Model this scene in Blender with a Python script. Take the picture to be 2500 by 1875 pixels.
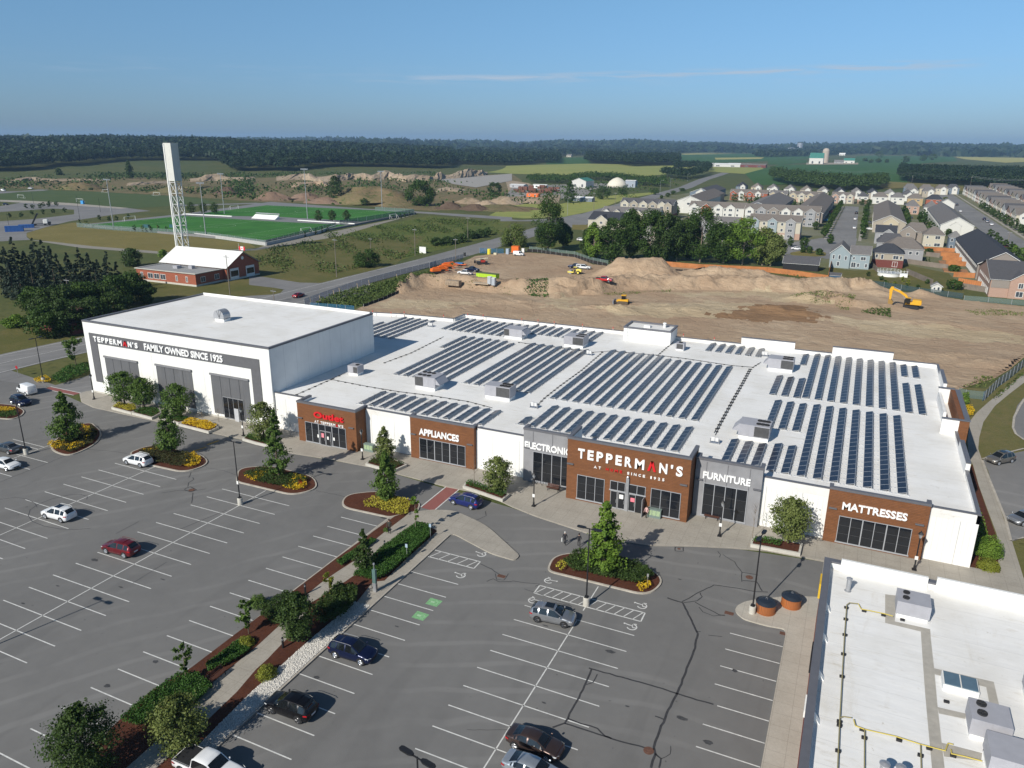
import bpy,math,random
import numpy as np
from mathutils import Vector,Matrix,noise
random.seed(7);rng=np.random.default_rng(7)
scene=bpy.context.scene
for o in list(bpy.data.objects): bpy.data.objects.remove(o)
R_=math.radians

# ---------------------------------------------------------------- camera
CAMH=46.0
F_,PI_,RO_,YA_=1841.3252,0.311041195,0.00924747345,-0.428997442
def _axes():
    cy,sy=math.cos(YA_),math.sin(YA_)
    fwd=np.array([sy*math.cos(PI_),cy*math.cos(PI_),-math.sin(PI_)])
    right=np.array([cy,-sy,0.]);up=np.cross(right,fwd)
    c,s=math.cos(RO_),math.sin(RO_)
    return c*right+s*up,-s*right+c*up,fwd
AR,AU,AF=_axes()
cam_d=bpy.data.cameras.new('camera');cam=bpy.data.objects.new('camera',cam_d)
scene.collection.objects.link(cam)
cam_d.sensor_width=36;cam_d.lens=F_/2500*36;cam_d.clip_start=.5;cam_d.clip_end=40000
cam.matrix_world=Matrix(((AR[0],AU[0],-AF[0],0),(AR[1],AU[1],-AF[1],0),(AR[2],AU[2],-AF[2],CAMH),(0,0,0,1)))
scene.camera=cam
scene.render.resolution_x,scene.render.resolution_y=1024,768
scene.view_settings.view_transform='Standard';scene.view_settings.look='None'
scene.view_settings.exposure=0.0;scene.view_settings.gamma=1
scene.render.engine='CYCLES'
scene.cycles.volume_bounces=0;scene.cycles.max_bounces=6;scene.cycles.transparent_max_bounces=8

# ---------------------------------------------------------------- light
SUN_AZ,SUN_EL=74.0,34.0           # direction the shadows run, in degrees from +X; height of the sun
sd=bpy.data.lights.new('sun','SUN');sun=bpy.data.objects.new('sun',sd);scene.collection.objects.link(sun)
sd.energy=5.0;sd.angle=R_(.5);sd.color=(1,.945,.85)
_d=Vector((math.cos(R_(SUN_AZ))*math.cos(R_(SUN_EL)),math.sin(R_(SUN_AZ))*math.cos(R_(SUN_EL)),-math.sin(R_(SUN_EL))))
sun.rotation_euler=_d.to_track_quat('-Z','Y').to_euler()
w=bpy.data.worlds.new('World');scene.world=w;w.use_nodes=True
nt=w.node_tree;N=nt.nodes;L=nt.links
bg=N['Background'];sky=N.new('ShaderNodeTexSky');sky.sky_type='NISHITA';sky.sun_disc=False
sky.sun_elevation=R_(SUN_EL);sky.sun_rotation=math.atan2(-_d.x,-_d.y) % (2*math.pi)
sky.altitude=300;sky.air_density=1.0;sky.dust_density=.6;sky.ozone_density=3.0
bg.inputs['Strength'].default_value=.085
def wm(op,a,b=None,cl=False):
    n=N.new('ShaderNodeMath');n.operation=op;n.use_clamp=cl
    for i,q in enumerate((a,b)):
        if q is None: continue
        if isinstance(q,(int,float)): n.inputs[i].default_value=q
        else: L.new(q,n.inputs[i])
    return n.outputs[0]
tc=N.new('ShaderNodeTexCoord');sp=N.new('ShaderNodeSeparateXYZ');L.new(tc.outputs['Generated'],sp.inputs[0])
hor=wm('SQRT',wm('ADD',wm('MULTIPLY',sp.outputs[0],sp.outputs[0]),wm('MULTIPLY',sp.outputs[1],sp.outputs[1])))
el=wm('DIVIDE',sp.outputs[2],hor)                                   # tangent of elevation
az=wm('ARCTAN2',sp.outputs[0],sp.outputs[1])
cv=N.new('ShaderNodeCombineXYZ');L.new(wm('MULTIPLY',az,9),cv.inputs[0]);L.new(wm('MULTIPLY',el,120),cv.inputs[1])
cn=N.new('ShaderNodeTexNoise');cn.inputs['Scale'].default_value=1.6;cn.inputs['Detail'].default_value=8;L.new(cv.outputs[0],cn.inputs['Vector'])
cv2=N.new('ShaderNodeCombineXYZ');L.new(wm('MULTIPLY',az,3.2),cv2.inputs[0]);cv2.inputs[1].default_value=5.3
cn2=N.new('ShaderNodeTexNoise');cn2.inputs['Scale'].default_value=2.2;L.new(cv2.outputs[0],cn2.inputs['Vector'])
lc=wm('MINIMUM',wm('ADD',.0838,wm('MULTIPLY',az,.022)),.0835)
lane=wm('SUBTRACT',1,wm('MULTIPLY',wm('ABSOLUTE',wm('SUBTRACT',el,lc)),150),True)   # the streak of cloud low over the horizon
cl=wm('MULTIPLY',wm('MULTIPLY',lane,wm('MULTIPLY',wm('SUBTRACT',cn.outputs['Fac'],.40,True),5,True),True),wm('MULTIPLY',wm('SUBTRACT',az,-.64,True),wm('MULTIPLY',wm('SUBTRACT',.14,az,True),12),True),True)
lane2=wm('SUBTRACT',1,wm('MULTIPLY',wm('ABSOLUTE',wm('SUBTRACT',el,.074)),55),True)
cl=wm('ADD',wm('MULTIPLY',cl,.85),wm('MULTIPLY',wm('MULTIPLY',lane2,wm('MULTIPLY',wm('SUBTRACT',cn.outputs['Fac'],.5,True),5.0,True),True),.16),True)
tint=N.new('ShaderNodeMix');tint.data_type='RGBA';tint.blend_type='MULTIPLY';tint.inputs[0].default_value=1
L.new(sky.outputs[0],tint.inputs[6]);
gr=N.new('ShaderNodeMapRange');L.new(el,gr.inputs[0]);gr.inputs[1].default_value=0;gr.inputs[2].default_value=.2
gm=N.new('ShaderNodeMix');gm.data_type='RGBA';L.new(gr.outputs[0],gm.inputs[0]);gm.inputs[6].default_value=(.50,.71,1.14,1);gm.inputs[7].default_value=(.88,1.16,1.27,1);
gr2=N.new('ShaderNodeMapRange');L.new(el,gr2.inputs[0]);gr2.inputs[1].default_value=.25;gr2.inputs[2].default_value=1.1;gm2=N.new('ShaderNodeMix');gm2.data_type='RGBA';L.new(gr2.outputs[0],gm2.inputs[0]);L.new(gm.outputs[2],gm2.inputs[6]);gm2.inputs[7].default_value=(.50,.58,.60,1);L.new(gm2.outputs[2],tint.inputs[7])
mx=N.new('ShaderNodeMix');mx.data_type='RGBA';L.new(cl,mx.inputs[0]);L.new(tint.outputs[2],mx.inputs[6]);mx.inputs[7].default_value=(5.1,6.4,8.0,1)
L.new(mx.outputs[2],bg.inputs['Color'])

# ---------------------------------------------------------------- reading the photograph: picture coordinates to points in the place
K=625/2211
_T={}
for i,yy in zip('abcd',(300,700,1050,1406)):
    for j in range(4): _T[i+str(j+1)]=(625*j,yy,K)
_T.update(e1=(180,460,480/2212),e2=(560,460,480/2212),e3=(2200,430,300/2212),e4=(1500,430,400/2212),e5=(1980,560,420/2212),
          f1=(1500,430,240/2212),f2=(1700,420,300/2212),f3=(1960,420,300/2212),f4=(1040,580,240/2212),f7=(1340,640,220/2212),f8=(0,500,200/2212),
          p=(0,0,1),v=(0,0,2500/2212))
def ray(t,x,y):
    a,b,s=_T[t];x=a+x*s;y=b+y*s
    return AF+(x-1250)/F_*AR-(y-937.5)/F_*AU
def g(t,x,y,z=0):
    d=ray(t,x,y);return CAMH*np.array([0,0,1.])+d*(z-CAMH)/d[2]
def g2(t,x,y,z=0):
    q=g(t,x,y,z);return (float(q[0]),float(q[1]))
def gY(t,x,y,Y):
    d=ray(t,x,y);q=d*Y/d[1];return float(q[0]),float(q[2]+CAMH)
def hgt(t,x,y,b):
    d=ray(t,x,y);return float(CAMH+d[2]*math.hypot(b[0],b[1])/math.hypot(d[0],d[1]))
def pg(t,pts,z=0): return [g2(t,a,b,z) for a,b in pts]

# ---------------------------------------------------------------- materials
class NT:
    def __init__(s,name):
        s.m=bpy.data.materials.new(name);s.m.use_nodes=True;s.t=s.m.node_tree
        s.b=s.t.nodes['Principled BSDF'];s._p=None
    def n(s,ty,**kw):
        n=s.t.nodes.new('ShaderNode'+ty)
        for k,v in kw.items(): setattr(n,k,v)
        return n
    def lk(s,a,b): s.t.links.new(a,b)
    def pos(s):
        if s._p is None: s._p=s.n('NewGeometry').outputs['Position']
        return s._p
    def math(s,op,a,b=None,clamp=False):
        n=s.n('Math',operation=op,use_clamp=clamp)
        for i,q in enumerate((a,b)):
            if q is None: continue
            if isinstance(q,(int,float)): n.inputs[i].default_value=q
            else: s.lk(q,n.inputs[i])
        return n.outputs[0]
    def noise(s,scale,detail=4,vec=None,rough=.55,dist=0):
        n=s.n('TexNoise');n.inputs['Scale'].default_value=scale;n.inputs['Detail'].default_value=detail
        n.inputs['Roughness'].default_value=rough;n.inputs['Distortion'].default_value=dist
        s.lk(vec if vec is not None else s.pos(),n.inputs['Vector']);return n.outputs['Fac']
    def ramp(s,f,lo,hi):
        n=s.n('MapRange');s.lk(f,n.inputs[0]);n.inputs[1].default_value=lo;n.inputs[2].default_value=hi;n.clamp=True
        return n.outputs[0]
    def mix(s,f,a,b,mode='MIX'):
        n=s.n('Mix',data_type='RGBA',blend_type=mode)
        for i,q in ((0,f),(6,a),(7,b)):
            if isinstance(q,(int,float)): n.inputs[i].default_value=q
            elif isinstance(q,tuple): n.inputs[i].default_value=(*q[:3],1)
            else: s.lk(q,n.inputs[i])
        return n.outputs[2]
    def xyz(s,vec=None):
        n=s.n('SeparateXYZ');s.lk(vec if vec is not None else s.pos(),n.inputs[0]);return n.outputs
    def lines(s,c,pitch,wd):
        return s.math('LESS_THAN',s.math('FRACT',s.math('DIVIDE',c,pitch)),wd/pitch)
    def scaled(s,v,vec=None):
        n=s.n('VectorMath',operation='MULTIPLY');s.lk(vec if vec is not None else s.pos(),n.inputs[0]);n.inputs[1].default_value=v;return n.outputs[0]
    def done(s,col,rough=.85,metal=0,bump=None,bs=.1,spec=.5,coat=0):
        if isinstance(col,tuple): s.b.inputs['Base Color'].default_value=(*col[:3],1)
        else: s.lk(col,s.b.inputs['Base Color'])
        if isinstance(rough,(int,float)): s.b.inputs['Roughness'].default_value=rough
        else: s.lk(rough,s.b.inputs['Roughness'])
        s.b.inputs['Metallic'].default_value=metal;s.b.inputs['Specular IOR Level'].default_value=spec
        s.b.inputs['Coat Weight'].default_value=coat;s.b.inputs['Coat Roughness'].default_value=.05
        if bump is not None:
            b=s.n('Bump');b.inputs['Distance'].default_value=bs;b.inputs['Strength'].default_value=1
            s.lk(bump,b.inputs['Height']);s.lk(b.outputs[0],s.b.inputs['Normal'])
        return s.m
_mc={}
def M(name,c,rough=.8,metal=0,var=.1,vs=1.5,bump=0,bs=12,spec=.4,coat=0):
    if name in _mc: return _mc[name]
    k=NT(name)
    col=c
    if var:
        f=k.noise(vs,5);f2=k.noise(vs*9,3)
        ff=k.ramp(k.math('ADD',k.math('MULTIPLY',f,.7),k.math('MULTIPLY',f2,.3)),.35,.65)
        col=k.mix(ff,tuple(x*(1-var) for x in c),tuple(min(1,x*(1+var)) for x in c))
    bp=k.noise(bs,4) if bump else None
    _mc[name]=k.done(col,rough,metal,bp,bump,spec,coat)
    return _mc[name]

def m_asphalt(name,a,b,stain=1):
    k=NT(name)
    big=k.noise(.05,5,rough=.6);mid=k.noise(.6,6,rough=.65);fine=k.noise(14,3);grit=k.noise(60,2)
    f=k.math('ADD',k.math('MULTIPLY',big,.55),k.math('ADD',k.math('MULTIPLY',mid,.3),k.math('MULTIPLY',grit,.15)))
    c=k.mix(k.ramp(f,.36,.66),a,b)
    arcs=k.noise(.22,2,vec=k.scaled((1,.16,1)),dist=1.2)
    c=k.mix(k.math('MULTIPLY',k.ramp(arcs,.54,.64),.18),c,tuple(x*.66 for x in a))
    w_=k.n('TexWave',wave_type='RINGS',rings_direction='SPHERICAL');w_.inputs['Scale'].default_value=.09;w_.inputs['Distortion'].default_value=9;w_.inputs['Detail'].default_value=3;w_.inputs['Detail Scale'].default_value=.35;k.lk(k.pos(),w_.inputs['Vector']);c=k.mix(k.math('MULTIPLY',k.math('MULTIPLY',k.ramp(w_.outputs['Fac'],.86,.97),k.ramp(big,.45,.58)),.35),c,tuple(x*1.28 for x in b))
    sp_=k.ramp(k.noise(.55,4,rough=.7),.68,.76)
    c=k.mix(k.math('MULTIPLY',sp_,.3*stain),c,tuple(x*.45 for x in a))
    c=k.mix(k.math('MULTIPLY',k.ramp(k.noise(1.7,3),.70,.745),.55*stain),c,tuple(x*.35 for x in a))
    return k.done(c,.9,bump=fine,bs=.01,spec=.3)
ASPH=m_asphalt('asphalt',(.150,.148,.145),(.194,.191,.185))
ROADM=m_asphalt('road_asphalt',(.17,.168,.168),(.235,.23,.225),.5)
def m_concrete(name,a,b,sx=1.5,line=.6):
    k=NT(name);f=k.noise(.3,6,rough=.65);f2=k.noise(5,4)
    c=k.mix(k.ramp(k.math('ADD',k.math('MULTIPLY',f,.6),k.math('MULTIPLY',f2,.4)),.35,.65),a,b)
    x,y,z=k.xyz()
    j=k.math('MAXIMUM',k.lines(x,sx,.03),k.lines(y,sx,.03))
    c=k.mix(k.math('MULTIPLY',j,line),c,tuple(q*.55 for q in a))
    return k.done(c,.88,bump=f2,bs=.004,spec=.3)
CONC=m_concrete('concrete_paving',(.30,.275,.235),(.40,.37,.32))
CURB=M('kerb_concrete',(.42,.385,.33),var=.2,vs=1)
PLANT=M('planter_concrete',(.5,.48,.43),var=.12)
def m_ground(name,cols,s1=.04,s2=.6,rough=.95,bump=.12,dots=None):
    k=NT(name)
    a=k.ramp(k.noise(s1,7,rough=.65),.38,.62);b=k.ramp(k.noise(s2,6,rough=.7),.35,.68);c3=k.noise(s2*14,4)
    c=k.mix(a,cols[0],cols[1]);c=k.mix(k.math('MULTIPLY',b,.75),c,cols[2])
    c=k.mix(k.ramp(c3,.5,.8),c,tuple(q*.6 for q in cols[0]))
    if dots: c=k.mix(k.ramp(k.noise(2.2,5),.63,.7),c,dots)
    return k.done(c,rough,bump=k.math('ADD',k.noise(s2*3,4),k.math('MULTIPLY',c3,.5)),bs=bump,spec=.15)
GRASS=m_ground('grass_sheet',((.10,.13,.032),(.17,.155,.05),(.08,.11,.026)))
LAWN=m_ground('lawn_grass',((.11,.112,.034),(.175,.145,.058),(.095,.105,.03)),.07,.5)
FIELDG=m_ground('meadow_grass',((.105,.135,.032),(.17,.16,.048),(.075,.115,.024)),.03,.22,bump=.5,dots=(.16,.15,.05))
DRYG=m_ground('dry_grass',((.19,.155,.052),(.235,.19,.07),(.135,.135,.04)),.05,.4)
MULCH=m_ground('red_mulch',((.092,.034,.020),(.13,.05,.03),(.06,.024,.015)),.4,4,bump=.04)
TURF=None
def m_turf(name,a,b,ax,pitch):
    k=NT(name);o=k.xyz()
    st=k.lines(o[ax],pitch,pitch/2)
    c=k.mix(k.ramp(k.noise(.06,4),.4,.6),a,b);c=k.mix(k.math('MULTIPLY',st,.35),c,b)
    return k.done(c,.9,spec=.2)
TURF=m_turf('synthetic_turf',(.035,.135,.02),(.05,.175,.028),0,10)
NATF=m_turf('sports_grass',(.062,.095,.03),(.075,.105,.035),0,14)
CROP=m_ground('green_crop',((.045,.11,.026),(.062,.135,.034),(.038,.095,.022)),.01,.05)
WHEAT=m_ground('ripe_wheat',((.38,.35,.12),(.31,.32,.10),(.44,.39,.14)),.008,.05)
PALEG=m_ground('pale_grass',((.28,.30,.085),(.21,.26,.07),(.33,.32,.10)),.008,.05)
def m_dirt(name,a,b,c2,grn=.0):
    k=NT(name)
    w1=k.noise(.035,6,rough=.6);w2=k.noise(.30,7,vec=k.scaled((.7,1,1)),rough=.7,dist=1.0);w3=k.noise(4,5,rough=.7)
    c=k.mix(k.ramp(w1,.38,.62),a,b);c=k.mix(k.math('MULTIPLY',k.ramp(w2,.42,.66),.6),c,c2)
    tr=k.noise(.25,4,vec=k.scaled((.25,1.3,1)),dist=2.5)
    c=k.mix(k.math('MULTIPLY',k.ramp(tr,.56,.60),.22),c,tuple(q*.62 for q in a))
    c=k.mix(k.math('MULTIPLY',k.ramp(w3,.5,.75),.35),c,tuple(q*.55 for q in a))
    if grn: c=k.mix(k.math('MULTIPLY',k.ramp(k.noise(.12,7,rough=.7),.56,.62),grn),c,(.075,.1,.03))
    bp=k.math('ADD',k.math('MULTIPLY',w2,2.2),k.math('ADD',k.math('MULTIPLY',w3,.35),k.math('MULTIPLY',tr,.5)))
    return k.done(c,.95,bump=bp,bs=.35,spec=.15)
DIRT=m_dirt('bare_soil',(.40,.285,.19),(.49,.375,.26),(.34,.235,.155))
PALED=m_dirt('pale_soil',(.47,.37,.24),(.54,.44,.30),(.40,.30,.19))
RICHD=m_dirt('fresh_soil',(.27,.165,.09),(.33,.21,.12),(.21,.125,.07))
SANDP=m_dirt('sandy_bank',(.36,.275,.19),(.43,.35,.26),(.27,.2,.135),.45)
WEEDY=m_dirt('weedy_soil',(.24,.17,.10),(.17,.15,.075),(.10,.115,.04),.95)
BSOIL=m_dirt('brown_soil',(.23,.155,.11),(.28,.2,.15),(.17,.115,.08))
DSOIL=m_dirt('dark_soil',(.12,.085,.06),(.16,.11,.08),(.09,.06,.045))
def m_membrane(name):
    k=NT(name)
    big=k.noise(.12,6,rough=.65);f2=k.noise(1.2,6,vec=k.scaled((.25,1,1)),rough=.7);x,y,z=k.xyz()
    c=k.mix(k.ramp(big,.42,.70),(.80,.795,.78),(.70,.685,.65))
    c=k.mix(k.math('MULTIPLY',k.ramp(f2,.58,.70),.42),c,(.50,.45,.36))
    c=k.mix(k.math('MULTIPLY',k.ramp(k.noise(.9,7,rough=.8),.63,.70),.55),c,(.36,.32,.25))
    c=k.mix(k.math('MULTIPLY',k.lines(y,2.4,.06),.28),c,(.45,.45,.45))
    c=k.mix(k.math('MULTIPLY',k.lines(x,18.2,.06),.16),c,(.45,.45,.45))
    sk_=k.ramp(k.noise(.35,7,vec=k.scaled((1,.22,1)),rough=.75,dist=.6),.58,.74);c=k.mix(k.math('MULTIPLY',sk_,.38),c,(.52,.46,.36))
    return k.done(c,.7,bump=k.noise(.7,5,vec=k.scaled((.3,1,1))),bs=.05,spec=.3)
ROOFW=m_membrane('white_roof_membrane')
def m_panel(name,c,pitch,wd,dark=.72,big=0,var=.04,rough=.55):
    k=NT(name);x,y,z=k.xyz();h=k.math('ADD',x,y)
    f=k.ramp(k.noise(.4,5),.35,.65)
    cc=k.mix(f,tuple(q*(1-var) for q in c),tuple(min(1,q*(1+var)) for q in c))
    cc=k.mix(k.math('MULTIPLY',k.lines(h,pitch,wd),1-dark),cc,(.05,.05,.05))
    if big: cc=k.mix(k.math('MULTIPLY',k.lines(h,big,.06),.35),cc,(.05,.05,.05))
    strk=k.noise(.9,5,vec=k.scaled((1,1,.07)))
    cc=k.mix(k.math('MULTIPLY',k.ramp(strk,.55,.75),.10),cc,(.35,.33,.30))
    return k.done(cc,rough,bump=k.math('MULTIPLY',k.lines(h,pitch,wd),-1),bs=.01,spec=.4)
WPANEL=m_panel('white_metal_wall',(.80,.80,.78),.6,.06,.93,4.2)
BPANEL=m_panel('white_precast_wall',(.79,.79,.765),3.05,.06,.75)
GPANEL=m_panel('grey_ribbed_panel',(.125,.127,.135),.5,.03,.8,var=.06)
GSTONE=m_panel('grey_stone_panel',(.25,.25,.262),100,.01,.9,var=.12,rough=.8)
def m_clad(name,c,c2,pz,px=0,mort=(.05,.03,.02),amt=.5,wz=.02):
    k=NT(name);x,y,z=k.xyz();h=k.math('ADD',x,y)
    bd=k.math('FLOOR',k.math('DIVIDE',z,pz))
    cv_=k.n('CombineXYZ');k.lk(bd,cv_.inputs[1]);k.lk(k.math('MULTIPLY',h,.35),cv_.inputs[0])
    f=k.noise(1.9,3,vec=cv_.outputs[0])
    cc=k.mix(k.ramp(f,.3,.7),c,c2);cc=k.mix(k.math('MULTIPLY',k.ramp(k.noise(6,4),.4,.7),.25),cc,tuple(q*.6 for q in c))
    ln=k.lines(z,pz,wz)
    if px: ln=k.math('MAXIMUM',ln,k.lines(k.math('ADD',h,k.math('MULTIPLY',k.math('MODULO',bd,2),px/2)),px,wz))
    cc=k.mix(k.math('MULTIPLY',ln,amt),cc,mort)
    return k.done(cc,.75,bump=k.math('MULTIPLY',ln,-1),bs=.01,spec=.3)
CLAD=m_clad('brown_wood_cladding',(.165,.068,.028),(.225,.092,.038),.2,0,amt=.6,wz=.025)
BRICK=m_clad('red_brick',(.30,.082,.045),(.36,.11,.06),.15,.45,(.32,.25,.2),.35,.02)
BRICKP=m_clad('pink_brick',(.40,.25,.19),(.46,.31,.24),.15,.45,(.4,.35,.3),.35,.02)
BRICKD=m_clad('dark_red_brick',(.14,.035,.03),(.18,.05,.04),.15,.45,(.2,.15,.13),.3,.02)
BRICKY=m_clad('tan_brick',(.40,.29,.15),(.46,.34,.18),.15,.45,(.4,.35,.3),.35,.02)
def m_shingle(name,c):
    k=NT(name);x,y,z=k.xyz();f=k.noise(1.1,6,rough=.75);f2=k.noise(9,3)
    cc=k.mix(k.ramp(k.math('ADD',k.math('MULTIPLY',f,.5),k.math('MULTIPLY',f2,.5)),.35,.65),tuple(q*.8 for q in c),tuple(q*1.2 for q in c))
    ln=k.lines(z,.16,.03);cc=k.mix(k.math('MULTIPLY',ln,.25),cc,tuple(q*.4 for q in c))
    return k.done(cc,.95,spec=.2)
SH={n: m_shingle(n+'_shingles',c) for n,c in dict(grey=(.165,.157,.155),brown=(.175,.155,.14),dark=(.05,.054,.065),light=(.2,.195,.19),charcoal=(.092,.092,.1)).items()}
def m_siding(name,c): return m_clad(name,tuple(q*.95 for q in c),c,.22,0,tuple(q*.6 for q in c),.35,.02)
SD={n: m_siding(n+'_siding',c) for n,c in dict(white=(.64,.63,.59),cream=(.52,.48,.39),beige=(.38,.335,.27),grey=(.32,.32,.33),bluegrey=(.30,.36,.385),taupe=(.28,.245,.215),steel=(.16,.2,.25),tan=(.50,.43,.31)).items()}
FENCEW=m_panel('orange_cedar_boards',(.42,.165,.055),.15,.02,.6,var=.18,rough=.85)
FENCEG=m_panel('weathered_grey_boards',(.21,.175,.145),.15,.02,.6,var=.15,rough=.9)
WHITE=M('white_paint',(.78,.78,.76),.5,var=.03)
TRIM=M('white_trim',(.74,.74,.72),.6,var=.03)
COPE=M('grey_metal_coping',(.15,.15,.165),.45,metal=.2,var=.08)
LINE=M('road_paint',(.62,.62,.60),.8,var=.18,vs=2)
TAR=M('tar_seam',(.045,.045,.048),.7,var=.3,vs=3)
BLACK=M('black_metal',(.018,.018,.02),.45,var=.1)
DARKP=M('black_plastic',(.022,.022,.024),.6,var=.1)
METAL=M('galvanised_metal',(.42,.43,.45),.4,metal=.5,var=.1)
HVACM=M('grey_hvac_casing',(.36,.36,.39),.5,var=.06)
DGREY=M('dark_louvre',(.07,.07,.072),.7,var=.2)
RED=M('red_letter',(.62,.015,.02),.5,var=.02)
YEL=M('yellow_paint',(.62,.42,.03),.6,var=.12)
EQY=M('machine_yellow',(.68,.36,.02),.5,var=.1)
ROLY=M('light_yellow_machine',(.78,.66,.12),.5,var=.08)
ORG=M('machine_orange',(.75,.16,.02),.5,var=.08)
GLASS=NT('dark_window_glass').done((.012,.014,.018),.06,spec=.7)
CGLASS=NT('car_glass').done((.010,.012,.014),.05,spec=.8)
LGLASS=NT('house_window_glass').done((.06,.07,.085),.1,spec=.6)
BARK=M('tree_bark',(.11,.085,.06),.9,var=.3,vs=6)
BARKL=M('pale_tree_bark',(.22,.18,.14),.9,var=.3,vs=6)
TYRE=M('tyre_rubber',(.016,.016,.017),.8,var=.1)
RIM=M('alloy_rim',(.55,.56,.58),.3,metal=.7,var=.05)
RIMD=M('dark_alloy_rim',(.10,.10,.105),.3,metal=.6,var=.05)
def m_leaf(name,a,b,c=None,vs=.8,tr=.25):
    k=NT(name);f=k.noise(vs,3);f2=k.noise(vs*12,2)
    cc=k.mix(k.ramp(k.math('ADD',k.math('MULTIPLY',f,.55),k.math('MULTIPLY',f2,.45)),.36,.64),a,b)
    if c: cc=k.mix(k.ramp(f2,.58,.66),cc,c)
    k.done(cc,.6,spec=.25)
    tl=k.n('BsdfTranslucent');k.lk(cc,tl.inputs[0]);ms=k.n('MixShader');ms.inputs[0].default_value=tr
    k.lk(k.b.outputs[0],ms.inputs[1]);k.lk(tl.outputs[0],ms.inputs[2]);k.lk(ms.outputs[0],k.t.nodes['Material Output'].inputs[0])
    return k.m
LF=dict(
 mid=m_leaf('green_leaves',(.05,.10,.018),(.125,.20,.036)),lit=m_leaf('fresh_green_leaves',(.075,.15,.018),(.19,.29,.04)),
 dark=m_leaf('dark_green_leaves',(.03,.06,.013),(.07,.115,.026)),olive=m_leaf('olive_leaves',(.085,.12,.03),(.21,.245,.07)),
 yel=m_leaf('yellow_green_leaves',(.12,.15,.02),(.28,.30,.04)),spruce=m_leaf('blue_green_needles',(.020,.038,.024),(.042,.062,.038),tr=.08),
 maple=m_leaf('maple_leaves',(.024,.058,.010),(.072,.125,.020),vs=.3),willow=m_leaf('willow_leaves',(.10,.145,.03),(.16,.2,.05)),
 wood=m_leaf('woodland_leaves',(.008,.022,.009),(.028,.052,.016),vs=.05,tr=.1),hedge=m_leaf('ground_cover_leaves',(.03,.085,.014),(.075,.165,.028),vs=3),
 flower=m_leaf('yellow_flower_leaves',(.62,.40,.015),(.72,.52,.03),vs=3),flow2=m_leaf('pale_yellow_flower',(.35,.33,.04),(.55,.48,.06),vs=3),
 brownh=m_leaf('dark_olive_cover',(.045,.052,.016),(.085,.085,.03),vs=3),redf=m_leaf('red_flower',(.55,.02,.02),(.6,.05,.04)),
 willowd=m_leaf('weed_leaves',(.05,.09,.02),(.12,.16,.04),vs=.6))
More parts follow.
